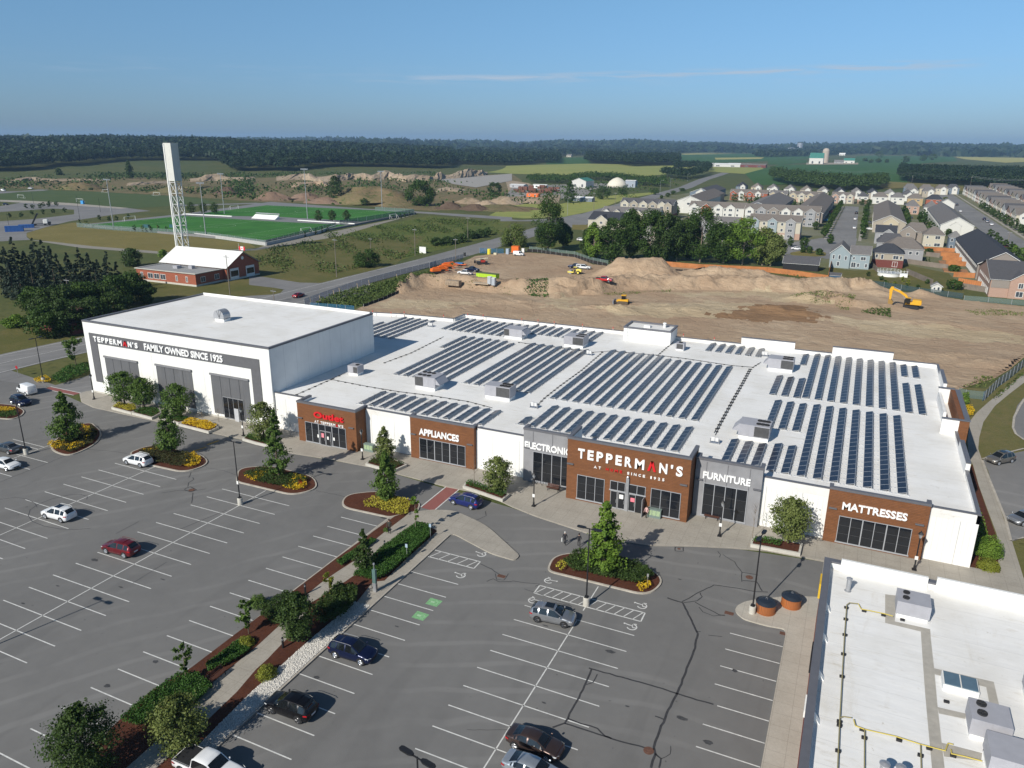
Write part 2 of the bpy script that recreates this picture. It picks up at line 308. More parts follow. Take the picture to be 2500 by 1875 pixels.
# ---------------------------------------------------------------- mesh helpers
COL=scene.collection
def link(o): COL.objects.link(o);return o
class MB:
    def __init__(s): s.v=[];s.f=[];s.m=[]
    def add(s,vs,fs,m=0):
        k=len(s.v);s.v += [tuple(map(float,q)) for q in vs];s.f += [tuple(i+k for i in f) for f in fs];s.m += [m]*len(fs);return s
    def box(s,x0,y0,z0,x1,y1,z1,m=0):
        x0,x1=min(x0,x1),max(x0,x1);y0,y1=min(y0,y1),max(y0,y1)
        return s.add([(x0,y0,z0),(x1,y0,z0),(x1,y1,z0),(x0,y1,z0),(x0,y0,z1),(x1,y0,z1),(x1,y1,z1),(x0,y1,z1)],
                     [(0,3,2,1),(4,5,6,7),(0,1,5,4),(1,2,6,5),(2,3,7,6),(3,0,4,7)],m)
    def prism(s,pts,z0,z1,m=0,cap=True):
        a=sum(p[0]*q[1]-q[0]*p[1] for p,q in zip(pts,pts[1:]+pts[:1]))
        if a <0: pts=pts[::-1]
        n=len(pts);vs=[(p[0],p[1],z0) for p in pts]+[(p[0],p[1],z1) for p in pts]
        fs=[(i,(i+1) % n,n+(i+1) % n,n+i) for i in range(n)]
        if cap: fs += [tuple(range(n,2*n)),tuple(range(n-1,-1,-1))]
        return s.add(vs,fs,m)
    def tube(s,p,q,r0,r1=None,n=8,m=0):
        r1=r0 if r1 is None else r1;p=Vector(p);q=Vector(q);d=(q-p)
        if d.length <1e-6: return s
        d.normalize();a=d.orthogonal().normalized();b=d.cross(a)
        vs=[]
        for c,r in ((p,r0),(q,r1)):
            for i in range(n):
                t=2*math.pi*(i+.5)/n;vs.append(c+a*math.cos(t)*r+b*math.sin(t)*r)
        return s.add(vs,[(i,(i+1) % n,n+(i+1) % n,n+i) for i in range(n)]+[tuple(range(n-1,-1,-1)),tuple(range(n,2*n))],m)
    def lathe(s,prof,c=(0,0),n=16,m=0):
        vs=[];k=len(prof)
        for r,z in prof:
            for i in range(n):
                t=2*math.pi*i/n;vs.append((c[0]+r*math.cos(t),c[1]+r*math.sin(t),z))
        fs=[(j*n+i,j*n+(i+1) % n,(j+1)*n+(i+1) % n,(j+1)*n+i) for j in range(k-1) for i in range(n)]
        fs += [tuple(range(n-1,-1,-1)),tuple(range((k-1)*n,k*n))]
        return s.add(vs,fs,m)
    def poly(s,pts,m=0): return s.add(pts,[tuple(range(len(pts)))],m)
    def path(s,pts,r,n=6,m=0):
        for a,b in zip(pts,pts[1:]): s.tube(a,b,r,r,n,m)
        return s
    def strip(s,pts,wd,z,m=0):
        P=[Vector((p[0],p[1])) for p in pts];l=[];r=[]
        for i,p in enumerate(P):
            d=(P[min(i+1,len(P)-1)]-P[max(i-1,0)]).normalized();nn=Vector((-d.y,d.x))*wd/2
            l.append((p.x+nn.x,p.y+nn.y,z));r.append((p.x-nn.x,p.y-nn.y,z))
        for i in range(len(P)-1): s.add([r[i],r[i+1],l[i+1],l[i]],[(0,1,2,3)],m)
        return s
    def build(s,name,mats,parent=None,off=None,smooth=False,loc=None,rz=0,bevel=0):
        me=bpy.data.meshes.new(name);vs=s.v
        if off is not None: vs=[(a-off[0],b-off[1],c-off[2]) for a,b,c in vs]
        me.from_pydata(vs,[],s.f)
        if not isinstance(mats,(list,tuple)): mats=[mats]
        for m in mats: me.materials.append(m)
        if len(mats) >1: me.polygons.foreach_set('material_index',s.m)
        if smooth: me.polygons.foreach_set('use_smooth',[True]*len(me.polygons))
        me.update()
        o=link(bpy.data.objects.new(name,me));o.parent=parent
        if loc is not None: o.location=loc
        o.rotation_euler[2]=rz
        if bevel:
            bm=o.modifiers.new('Bevel','BEVEL');bm.width=bevel;bm.segments=1;bm.limit_method='ANGLE'
        return o
def tag(o,label=None,cat=None,group=None,kind=None):
    if label: o['label']=label
    if cat: o['category']=cat
    if group: o['group']=group
    if kind: o['kind']=kind
    return o
def thing(name,label,cat,loc=(0,0,0),rz=0,group=None):
    o=link(bpy.data.objects.new(name,None));o.location=loc;o.rotation_euler[2]=rz;o.empty_display_size=.3
    return tag(o,label,cat,group)
def kids(o): return [c for c in o.children]
def dup(o,loc=None,rz=None,label=None,group=None,parent=None,scale=None):
    c=link(o.copy());c.parent=parent
    if parent is None:
        if loc is not None: c.location=loc
        if rz is not None: c.rotation_euler[2]=rz
        if label: c['label']=label
        if group: c['group']=group
        if scale: c.scale=scale if isinstance(scale,tuple) else (scale,)*3
    for ch in kids(o): dup(ch,parent=c)
    return c
def struct(name,mb,mat,**kw): return tag(mb.build(name,mat,**kw),kind='structure')
ORD=['first','second','third','fourth','fifth','sixth','seventh','eighth','ninth','tenth','eleventh','twelfth','thirteenth','fourteenth','fifteenth','sixteenth','seventeenth','eighteenth','nineteenth','twentieth']
def rounded(pts,r,n=5):
    out=[];k=len(pts)
    for i,p in enumerate(pts):
        rr=r[i] if isinstance(r,(list,tuple)) else r
        p=Vector(p[:2]);a=Vector(pts[i-1][:2])-p;b=Vector(pts[(i+1) % k][:2])-p
        q=min(rr,a.length*.48,b.length*.48)
        if q <.02: out.append((p.x,p.y));continue
        s,e=p+a.normalized()*q,p+b.normalized()*q
        for j in range(n+1):
            t=j/n;v=s*(1-t)**2+p*2*t*(1-t)+e*t*t;out.append((v.x,v.y))
    return out
def inset(pts,d):
    a=sum(p[0]*q[1]-q[0]*p[1] for p,q in zip(pts,pts[1:]+pts[:1]));sg=1 if a >0 else -1;k=len(pts);out=[]
    for i in range(k):
        p=Vector(pts[i][:2]);u=(p-Vector(pts[i-1][:2]));v=(Vector(pts[(i+1) % k][:2])-p)
        if u.length <1e-5 or v.length <1e-5: out.append(tuple(p));continue
        u.normalize();v.normalize();nu=Vector((-u.y,u.x))*sg;nv=Vector((-v.y,v.x))*sg;m=nu+nv
        if m.length <.1: out.append(tuple(p+nu*d));continue
        m=m/max(m.length_squared/2,.4);out.append(tuple(p+m*d))
    return out
def inpoly(x,y,poly):
    ins=np.zeros(np.shape(x),bool);n=len(poly);j=n-1
    for i in range(n):
        xi,yi=poly[i][:2];xj,yj=poly[j][:2]
        c=((yi >y) != (yj >y)) & (x <(xj-xi)*(y-yi)/((yj-yi) or 1e-9)+xi)
        ins ^= c;j=i
    return ins

# ---------------------------------------------------------------- foliage
def quads_mesh(name,C,size,mats,parent=None,up=.35,out=None,mi=None,asp=.75,off=(0,0,0)):
    """C: n x 3 leaf centres; a small folded leaf clump face at each"""
    n=len(C);nrm=rng.normal(size=(n,3))
    if out is not None: nrm=nrm*.75+out*1.1
    nrm[:,2] += up;nrm /= np.linalg.norm(nrm,axis=1)[:,None]+1e-9
    t=rng.normal(size=(n,3));t -= nrm*(t*nrm).sum(1)[:,None];t /= np.linalg.norm(t,axis=1)[:,None]+1e-9
    b=np.cross(nrm,t);s=(size*rng.uniform(.6,1.35,n))[:,None] if np.isscalar(size) else (size*rng.uniform(.6,1.35,n))[:,None]
    C=C-np.array(off)
    v=np.stack([C-t*s*.5,C+b*s*asp*.5+nrm*s*.12,C+t*s*.5,C-b*s*asp*.5+nrm*s*.12],1).reshape(-1,3)
    me=bpy.data.meshes.new(name);me.vertices.add(4*n);me.vertices.foreach_set('co',v.ravel())
    me.loops.add(4*n);me.loops.foreach_set('vertex_index',np.arange(4*n,dtype=np.int32))
    me.polygons.add(n);me.polygons.foreach_set('loop_start',np.arange(0,4*n,4,dtype=np.int32))
    me.polygons.foreach_set('loop_total',np.full(n,4,dtype=np.int32))
    if not isinstance(mats,(list,tuple)): mats=[mats]
    for m in mats: me.materials.append(m)
    if mi is not None: me.polygons.foreach_set('material_index',mi.astype(np.int32))
    me.update(calc_edges=True);me.validate()
    o=link(bpy.data.objects.new(name,me));o.parent=parent;return o
def crown_points(kind,h,r,n,z0):
    """leaf positions in a crown of height h, radius r, standing from z0 up; returns centres and outward directions"""
    if kind in ('pyramid','spruce','round','thin'):
        nb={'pyramid': 110,'spruce': 90,'round': 130,'thin': 26}[kind]
        nb=max(10,int(nb*min(1,n/1500)))
        t=rng.uniform(0,1,nb)**(1.25 if kind in ('pyramid','spruce') else 1.0)
        a=rng.uniform(0,2*math.pi,nb)
        if kind == 'pyramid': R=r*(np.clip(1.12*(1-t)**.75,.08,1)*np.clip(.55+t*3.2,0,1))
        elif kind == 'spruce': R=r*(1-t)**.9+.03*r
        elif kind == 'thin': R=r*np.sqrt(np.clip(1-(2*t-1)**2,.1,1))*rng.uniform(.3,1,nb)
        else: R=r*np.sqrt(np.clip(1-np.abs(2*t-.9)**2.4,.05,1))
        R=R*(rng.uniform(.6,1.12,nb) if kind == 'pyramid' else rng.uniform(.8,1.05,nb))
        per=n//nb;pts=[];outs=[]
        for i in range(nb):
            u=rng.uniform(.12,1,per)**.6
            ax=np.array([math.cos(a[i]),math.sin(a[i])])
            L_=R[i]*u;wd=(.13+.16*u)*max(R[i],r*.3)*(.6 if kind == 'spruce' else 1.0)
            q=np.zeros((per,3));q[:,:2]=ax*L_[:,None]+np.clip(rng.normal(size=(per,2)),-1.5,1.5)*wd[:,None]*.5
            rise={'pyramid': .22,'spruce': -.28,'round': .1,'thin': .5}[kind]
            q[:,2]=z0+t[i]*h+rise*L_+np.clip(rng.normal(size=per),-1.6,1.6)*wd*.5
            pts.append(q);o_=q.copy();o_[:,2]=0;o_ /= np.linalg.norm(o_,axis=1)[:,None]+.2;outs.append(o_)
        P=np.concatenate(pts);P[:,2]=np.clip(P[:,2],z0-.05*h,z0+h*1.02)
        return P,np.concatenate(outs)
    # big broad crown: many lobes on the envelope
    nb=38 if kind == 'big' else 20;pts=[];outs=[]
    lob=[]
    for i in range(nb):
        v=rng.normal(size=3);v /= np.linalg.norm(v);v[2] *= 1.15
        wd_=.80 if v[2] <.3 else .62;c=np.array([v[0]*r*wd_,v[1]*r*wd_,z0+h*.46+v[2]*h*.36]);lob.append((c,r*rng.uniform(.26,.46)))
    per=n//nb
    for c,q in lob:
        v=rng.normal(size=(per,3));v /= np.linalg.norm(v,axis=1)[:,None];rad=rng.uniform(.45,1.05,per)[:,None]
        p=c+v*q*rad*np.array([1.1,1.1,min(1.3,max(.6,.35*h/r))]);pts.append(p);outs.append(v)
        if kind == 'willow':
            p[:,2] -= rng.uniform(0,1,per)**1.5*h*.45*(np.hypot(p[:,0],p[:,1])/r)
    return np.concatenate(pts),np.concatenate(outs)
def tree(kind,base,h,r,n,size,leaf,label,cat='tree',name='tree',trunk=.18,clear=.12,group=None,bark=None,limbs=7,tr=None):
    t=thing(name,label,cat,base,rng.uniform(0,6.28),group)
    z0=h*clear;b=MB();tr_=trunk if tr is None else tr
    lean=(random.uniform(-.02,.02)*h,random.uniform(-.02,.02)*h)
    top=(lean[0],lean[1],h*(.9 if kind in ('pyramid','spruce','thin') else .62))
    b.tube((0,0,-.1),(lean[0]*.3,lean[1]*.3,z0+.1*h),tr_,tr_*.75,8);b.tube((lean[0]*.3,lean[1]*.3,z0+.1*h),top,tr_*.75,tr_*.15,7)
    for i in range(limbs):
        a=i*2.4+random.random();zz=z0+(h-z0)*(.05+.6*i/max(1,limbs));L_=r*random.uniform(.45,.8)*(1-.6*i/limbs if kind in ('pyramid','spruce') else 1)
        b.tube((0,0,zz),(math.cos(a)*L_,math.sin(a)*L_,zz+L_*(.5 if kind != 'spruce' else -.1)),tr_*.42,tr_*.1,5)
    b.build('trunk',bark or BARK,t)
    P,O=crown_points(kind,h-z0,r,n,z0)
    quads_mesh('crown',P,size,leaf,t,out=O)
    return t
def cover(name,poly,h,dens,size,mats,label=None,cat=None,kind=None,group=None,z=.15,mi_fn=None,lump=.35,parent=None,up=.5):
    """a bed of low planting: leaf clumps over a polygon, lumpy top"""
    xs=[p[0] for p in poly];ys=[p[1] for p in poly];A=(max(xs)-min(xs))*(max(ys)-min(ys));n=int(A*dens)
    x=rng.uniform(min(xs),max(xs),n);y=rng.uniform(min(ys),max(ys),n);k=inpoly(x,y,poly);x,y=x[k],y[k]
    ph=rng.uniform(0,6,4)
    top=h*(1+lump*(np.sin(x*2.1+ph[0])*np.sin(y*1.7+ph[1])*.6+np.sin(x*5.3+ph[2])*np.sin(y*4.9+ph[3])*.4))
    zz=z+top*rng.uniform(.25,1,len(x))**.5
    P=np.stack([x,y,zz],1);mi=mi_fn(x,y,zz) if mi_fn else None
    o=quads_mesh(name,P,size,mats,parent,up=up,mi=mi)
    if label or kind: tag(o,label,cat,group,kind)
    return o

# ---------------------------------------------------------------- lettering
def text_mesh(s,bold=.0,extrude=.06):
    cu=bpy.data.curves.new('t','FONT');cu.body=s;cu.extrude=extrude;cu.offset=bold;cu.resolution_u=3;cu.space_character=1.0
    o=bpy.data.objects.new('t',cu);COL.objects.link(o);bpy.context.view_layer.update()
    me=bpy.data.meshes.new_from_object(o.evaluated_get(bpy.context.evaluated_depsgraph_get()));bpy.data.objects.remove(o);bpy.data.curves.remove(cu)
    return np.array([v.co[:] for v in me.vertices]),[tuple(p.vertices) for p in me.polygons]
def put_text(mb,s,x0,x1,z0,z1,y,dep=.1,bold=.02,m=0):
    """letters on a wall that faces -Y, fitted to x0..x1, z0..z1"""
    v,f=text_mesh(s,bold)
    mn,mxx=v.min(0),v.max(0)
    X=x0+(v[:,0]-mn[0])/(mxx[0]-mn[0])*(x1-x0);Z=z0+(v[:,1]-mn[1])/(mxx[1]-mn[1])*(z1-z0);Y=y-dep*.5-(v[:,2]/.06)*dep*.5
    mb.add(np.stack([X,Y,Z],1),f,m)
WID=dict(zip("TEPRMANSIC'OHUF1925L",[.95,.85,.9,.95,1.25,1.15,1.05,.85,.28,.95,.3,1.05,1.0,.98,.82,.55,.85,.85,.85,.8]))
def spaced(mb,s,x0,x1,z0,z1,y,gap=.45,dep=.1,bold=.03,red='',mred=1,chevron=None):
    """geometric sans with wide letter spacing, letter by letter; `chevron` = index drawn as a bare pointed arch"""
    ws=[WID.get(c,.9) if c != ' ' else .55 for c in s];tot=sum(ws)+gap*(len(s)-1);k=(x1-x0)/tot;x=x0
    for i,c in enumerate(s):
        a,b=x,x+ws[i]*k;x=b+gap*k
        if c == ' ': continue
        mm=mred if (i in red) else 0
        if i == chevron:
            t=(b-a)*.27;zc=(a+b)/2
            for q in (a,b-t):
                pts=[(q,z0),(q+t,z0),(zc+t*.5,z1),(zc-t*.5,z1)]
                mb.add([(p[0],y-dep,p[1]) for p in pts]+[(p[0],y,p[1]) for p in pts],[(0,1,2,3),(7,6,5,4),(0,4,5,1),(1,5,6,2),(2,6,7,3),(3,7,4,0)],mred)
        elif c == "'": put_text(mb,c,a,b,z1-(z1-z0)*.35,z1,y,dep,bold,mm)
        else: put_text(mb,c,a,b,z0,z1,y,dep,bold,mm)
# ---------------------------------------------------------------- terrain (one sheet to the horizon)
def sst(x,a,b):
    t=np.clip((x-a)/(b-a),0,1);return t*t*(3-2*t)
def terrain(x,y):
    x=np.asarray(x,float);y=np.asarray(y,float);r=np.hypot(x,y);az_=np.degrees(np.arctan2(x,y))     # az 0 = +Y, negative to the left
    wl=1-sst(az_,-38,-24)                                     # the wooded rise on the left
    wl=np.where(np.abs(az_) >120,0,wl)
    nz=np.sin(x/310.+1.3)*np.cos(y/270.+.4)+.5*np.sin(x/140.-y/190.)
    h=wl*(21+9*nz)*sst(r,1050,2100)
    h += (1-wl)*sst(r,3800,6200)*(30+9*np.sin(az_*.35+1)+5*np.sin(az_*1.1))
    h += wl*sst(r,4000,7000)*(8+3*np.sin(az_*.8))
    return h
na,rad=300,np.concatenate([[0],np.geomspace(40,11000,90)])
ang=np.concatenate([np.linspace(-75,35,240),np.linspace(35,285,61)[1:-1]]);na=len(ang)
mb=MB();A_=np.radians(ang)
vs=[(0,0,-.02)]
for r_ in rad[1:]:
    X=r_*np.sin(A_);Y=r_*np.cos(A_);Z=terrain(X,Y)-.02
    vs += list(zip(X.tolist(),Y.tolist(),Z.tolist()))
fs=[(0,1+(i+1) % na,1+i) for i in range(na)]
for j in range(len(rad)-2):
    b0=1+j*na;b1=b0+na
    fs += [(b0+i,b0+(i+1) % na,b1+(i+1) % na,b1+i) for i in range(na)]
mb.add(vs,fs);struct('ground',mb,m_ground('countryside_grass',((.085,.105,.035),(.13,.125,.045),(.06,.085,.028)),.006,.05,bump=.1),smooth=True)
LAY=[0.0]
def flat(name,pts,mat,z=None,kind='structure',label=None,cat=None):
    b=MB();
    a=sum(p[0]*q[1]-q[0]*p[1] for p,q in zip(pts,pts[1:]+pts[:1]))
    if a <0: pts=pts[::-1]
    b.poly([(p[0],p[1],z) for p in pts]);return tag(b.build(name,mat),label,cat,kind=kind)
# -- far fields
FZ=.05
def fld(t,pts,mat,name='field',z=None):
    global FZ;FZ += .03;return flat(name,pg(t,pts),mat,z if z is not None else FZ)
fld('a1',[(-300,460),(250,452),(560,455),(1000,440),(1450,430),(1900,425),(1980,400),(1600,372),(1150,372),(560,415),(-300,440)],CROP)
fld('a2',[(1670,375),(2211,395),(2300,430),(1950,405)],PALEG)
fld('a3',[(-60,372),(240,362),(640,352),(920,358),(1430,366),(1560,385),(1500,430),(1230,455),(900,470),(560,455),(0,440),(-500,410)],PALEG)
fld('a3',[(270,305),(640,297),(690,352),(300,358)],CROP)
fld('a3',[(1440,268),(2200,246),(2211,262),(1500,276)],WHEAT)
fld('a3',[(1440,276),(2211,262),(2600,262),(2700,300),(2211,330),(1700,350),(1440,320)],CROP)
fld('a3',[(1750,302),(2180,297),(2150,312),(1760,318)],WHEAT)
fld('a3',[(1700,380),(2160,388),(2200,420),(2050,445),(1820,430),(1700,420)],PALEG)
fld('a4',[(-200,440),(100,362),(740,360),(760,290),(1250,270),(1600,292),(1640,330),(1330,350),(1230,400),(1200,520),(900,510),(600,520),(-100,540)],CROP)
fld('a4',[(1590,290),(1800,272),(2300,262),(2400,330),(2050,345),(1700,315)],WHEAT)
fld('a4',[(900,505),(1100,512),(1330,525),(1800,560),(1750,600),(1240,560),(1000,575)],DRYG)
fld('a4',[(330,345),(780,345),(780,360),(330,362)],M('farmyard_gravel',(.33,.28,.2)))
fld('a4',[(0,318),(330,318),(340,345),(100,362),(0,360)],CROP)
# -- meadow and lawns nearer
flat('meadow',pg('a2',[(-200,1060),(30,1095),(700,930),(1200,860),(1500,800),(2000,850),(2150,830),(2211,850),(2110,960),(2000,990),(1150,1210),(700,1320),(0,1330),(-700,1500)]),FIELDG,.01)
flat('lawn',pg('a1',[(210,960),(400,900),(640,860),(820,880),(1480,960),(2150,1040),(2211,1075),(1500,1125),(800,1065),(440,1025),(250,995)]),DRYG,.012)
flat('meadow',pg('a3',[(-200,800),(100,825),(430,815),(720,755),(1000,650),(1250,610),(1200,600),(700,640),(420,700),(0,700)]),PALEG,.013)
flat('roadside_grass',[(-176,60),(-159.6,95),(-160,240),(-200,330),(-260,300),(-210,150),(-185,100)],LAWN,.011)
# -- roads
def road(name,pts,wd,mat=ROADM,z=.02,n=1):
    b=MB();b.strip(pts,wd,z);return struct(name,b,mat)
main=[(-167,20),(-163.3,97.5),(-160.5,120),(-158.5,160),(-157.5,210),(-157.8,262),(-160,340),(-165,430),(-171,520),(-175,640),(-182,850),(-203,1050),(-215,1300)]
MW=13
l=[];r=[]
road('road',[(-166,20),(-163,100),(-157,160),(-156,262),(-158.5,340),(-163,430),(-169,520),(-174,640),(-183,850),(-203,1050),(-225,1400)],14.5,z=.03)
b=MB();b.strip([(-172.2,20),(-169.2,100),(-163.4,160),(-162.2,262)],.15,.036);b.strip([(-159.2,20),(-156.4,100),(-150.2,150),(-149.2,200)],.15,.036)
b.strip([(-166,20),(-163,100),(-157,160),(-156,262)],.12,.036);struct('road_lines',b,LINE)
flat('road',pg('a2',[(-60,1325),(60,1330),(380,1380),(640,1385),(1000,1290),(980,1480),(400,1590),(-300,1620),(-150,1500),(200,1480),(240,1440),(160,1425),(-60,1400)]),ROADM,.034)
flat('road',pg('a3',[(-100,825),(60,840),(370,830),(560,790),(720,770),(780,800),(700,850),(600,900),(470,905),(200,850),(-100,850)]),ROADM,.035)
flat('verge',pg('a3',[(520,880),(640,880),(720,905),(690,930),(520,920)]),DRYG,.038)
flat('road',pg('a2',[(1480,770),(2211,815),(2211,840),(1800,812),(1480,785),(0,700),(-700,720),(-700,710),(0,690)]),ROADM,.036)
flat('footpath',pg('a1',[(440,1025),(800,1065),(1500,1120),(2211,1085),(2290,1060),(3600,790),(3300,870),(2900,985),(2300,1085),(2211,1100),(1500,1140),(700,1080),(250,1010)]),M('gravel_path',(.26,.24,.2)),.02)
flat('parking_ground',pg('a1',[(-300,740),(0,720),(180,690),(400,680),(1100,735),(1300,760),(1000,790),(600,850),(400,900),(230,950),(230,985),(260,1010),(-300,1040),(-300,880),(0,850),(300,830),(640,790),(640,750),(450,740),(-300,790)]),ROADM,.022)
flat('parking_ground',pg('a1',[(-300,600),(0,592),(170,590),(330,575),(430,578),(300,598),(0,610),(-300,640)]),ROADM,.024)
flat('sports_ground',pg('a1',[(-300,640),(180,595),(450,583),(900,600),(1640,640),(1900,690),(1500,715),(1150,738),(600,690),(230,670),(-300,680)]),NATF,.025)
flat('kerb_walk',pg('a1',[(0,665),(230,672),(600,692),(1110,735),(1040,742),(600,712),(200,690),(0,680)]),CONC,.03)
# -- artificial pitches on their terrace
TZ=1.0
b=MB();terr=pg('e1',[(100,405),(1230,285),(2212,150)],TZ)+pg('e2',[(2100,268),(1330,415),(400,590)],TZ)
b.prism(terr,-.3,TZ-.02);struct('pitch_terrace',b,M('terrace_asphalt',(.2,.2,.2)))
flat('turf_pitch',pg('e1',[(190,408),(1240,308)],TZ)+pg('e2',[(560,375),(1320,412),(400,582)],TZ),TURF,TZ+.02)
flat('turf_pitch',pg('e2',[(-320,280),(420,190),(1630,245),(2080,268),(1480,372),(560,320),(-200,305)],TZ),TURF,TZ+.02)
PL=M('pitch_line',(.5,.56,.45))
b=MB()
def pline(t,pts): b.strip(pg(t,pts,TZ),.16,TZ+.05)
def ring(c,r,t0=0,t1=6.2832): b.strip([(c[0]+r*math.cos(t0+(t1-t0)*i/24),c[1]+r*math.sin(t0+(t1-t0)*i/24)) for i in range(25)],.16,TZ+.05)
for (x0,y0,x1,y1) in ((-376,283,-262,340),(-384,384,-284,428)):
    xm=(x0+x1)/2;ym=(y0+y1)/2
    b.strip([(x0,y0),(x1,y0)],.16,TZ+.05);b.strip([(x0,y1),(x1,y1)],.16,TZ+.05);b.strip([(x0,y0),(x0,y1)],.16,TZ+.05);b.strip([(x1,y0),(x1,y1)],.16,TZ+.05)
    b.strip([(xm,y0),(xm,y1)],.16,TZ+.05);ring((xm,ym),9.15)
    for e,d in ((x0,1),(x1,-1)):
        b.strip([(e,ym-20),(e+16.5*d,ym-20),(e+16.5*d,ym+20),(e,ym+20)],.16,TZ+.05)
struct('pitch_lines',b,PL)

# ---------------------------------------------------------------- the store's car park
asph=[(-131,-10),(-146,60),(-153,84),(-150.5,88),(-143.6,89.4),(-125.4,85.3),(-104.4,84.3),(-83,84.2),(-75.4,83.3),(-61.3,84.4),(-37.1,81.6),(-30,80.2),(-22,79.3),(-9,83.6),(1,85),(1,80),(1.2,-10)]
flat('car_park',asph,ASPH,.004)
flat('car_park',[(-160,93),(-152,87),(-139,88.7),(-129.5,88.6),(-129.5,130),(-139,130),(-139,90)],ROADM,.006)
# pavement along the shop front, raised behind its kerb
curbl=[(-130,88.5),(-125.4,85.4),(-121,84.3),(-113,84.2),(-104.4,84.2),(-85,84.3),(-82,83.9),(-75.4,83.3),(-68,84),(-61.3,84.3),(-47.8,83.3),(-42,83.6),(-37.3,81.8),(-33.4,80.7),(-30,80.1),(-26,79.4),(-22.1,79.2),(-18,79.9),(-13.5,81.9),(-9.1,83.5),(-5.2,84.6),(.98,85)]
walk=curbl+[(.98,76.5),(24,77.4),(24.5,90.6),(16.5,90.9),(-129,91),(-130,90)]
b=MB();b.prism(walk,0,.14);struct('sidewalk',b,CONC)
b=MB();b.strip(curbl,.16,.146);struct('kerb',b,CURB)
def slab(name,pts,h=.14,mat=CONC,curb=True):
    b=MB();b.prism(pts,0,h);o=struct(name,b,mat)
    return o
def island(pts,r,fill=MULCH,h=.15):
    p=rounded(pts,r,6);b=MB();b.prism(p,0,h);struct('island_kerb',b,CURB)
    q=inset(p,.22);b=MB();b.prism(q,.05,h+.03);struct('planting_bed',b,fill);return inset(p,.35)
ISL={}
ISL['a']=island([(-111.4,69.4),(-108.5,67.9),(-104.4,67.6),(-104.9,72.5),(-108.4,76.6),(-114.2,78.9),(-116,77)],[.3,1.5,2,3,3,1,1])
ISL['b']=island([(-93,70.6),(-84.2,70.9),(-83.3,74.8),(-87,77),(-97.4,76.2),(-97.6,72.5)],[1,2,2.5,2.5,2,1])
ISL['c']=island([(-75.4,71.8),(-65.3,71.9),(-63.6,75),(-66.6,78),(-75,78.2),(-78.6,75.5)],[1,2,2,2.5,2,2])
ISL['d']=island([(-57.6,71.9),(-50.1,72.2),(-47.7,75.2),(-48.6,77.6),(-55.5,78.3),(-59.2,75.2)],[1.8,.6,.6,2,2,2])
ISL['e']=island([(-27.2,69.2),(-15.4,69.3),(-14.6,73.2),(-17.5,75.3),(-25,74.9),(-27.8,72.6)],[1,2,2.2,2.5,2,2])
ISL['f']=island(pg('b1',[(-60,1140),(100,1150),(180,1125),(222,1080),(140,1030),(-60,1010)]),[1,2,1.5,1.5,1,1])
# the long planted median with its winding path
med=[(-50.2,10),(-50.2,72.3),(-47.6,75.4),(-46,76.6),(-43.5,77.5),(-38,75.8),(-31.2,70.9),(-31.3,69.7),(-34.5,69.9),(-40.9,72.2),(-40.95,10)]
medr=rounded(med,[0,.5,1,.5,1,2,.9,.9,1,.8,0],4)
slab('median_walk',medr,.14)
b=MB();b.strip([(-50.12,10),(-50.12,72)],.16,.147);b.strip([(-41.02,10),(-41.02,71.8)],.16,.147);struct('kerb',b,CURB)
def bed(pts,mat=MULCH,z=.16): 
    b=MB();b.prism(pts,.1,z);return struct('planting_bed',b,mat)
mulL=pg('c2',[(1200,752),(1010,885),(960,925),(700,1112),(330,1395)])+pg('d1',[(2075,482),(1650,806),(1300,1010),(1000,1290),(700,1600)])+[(-49.9,12),(-44,12)]+pg('d1',[(1105,1659),(1350,1440),(1700,1110),(1800,960),(1960,830)])+pg('d2',[(0,625),(200,440),(330,280)])+pg('c2',[(440,1430),(560,1330),(690,1240),(860,1130),(1000,980),(1120,880),(1280,760),(1340,705)])
bed(mulL)
mulR=pg('c2',[(1565,880),(1430,800),(1370,830),(1270,900),(1060,1040),(1010,1130),(840,1270),(740,1340),(480,1500)])+pg('d2',[(400,390),(300,520),(100,730),(0,820)])+pg('d1',[(2050,1010),(1740,1310),(1370,1659)])+[(-43.2,12),(-41.9,12)]+[(-41.9,30),(-42.4,33),(-43.0,40),(-43.0,47),(-43.1,51)]+pg('d2',[(640,430),(820,300),(1010,60)])+pg('c2',[(1110,1310),(1300,1120),(1500,940)])
bed(mulR,z=.158)
grv=[(-41.15,55.2),(-43.0,55.0),(-43.1,47),(-43.0,40),(-42.4,33),(-42,28),(-41.15,28)]
b=MB();b.prism(grv,.1,.165);struct('gravel_bed',b,M('white_gravel',(.5,.48,.44),var=.35,vs=6))
# white river stones
n=3600;P=np.stack([rng.uniform(-43.3,-41.15,n),rng.uniform(29,55.3,n)],1);P=P[inpoly(P[:,0],P[:,1],grv)]
b=MB()
for x,y in P:
    s=random.uniform(.05,.1);a=random.uniform(0,3.14);c_,s_=math.cos(a)*s,math.sin(a)*s*.75;z=.165
    b.add([(x-c_,y-s_,z),(x+s_,y-c_,z),(x+c_,y+s_,z),(x-s_,y+c_,z),(x,y,z+s*1.1)],[(0,1,4),(1,2,4),(2,3,4),(3,0,4)])
tag(b.build('river_stones',M('river_stone',(.58,.56,.52),var=.3,vs=9)),'white and grey rounded river stones along the median kerb','gravel',kind='stuff')
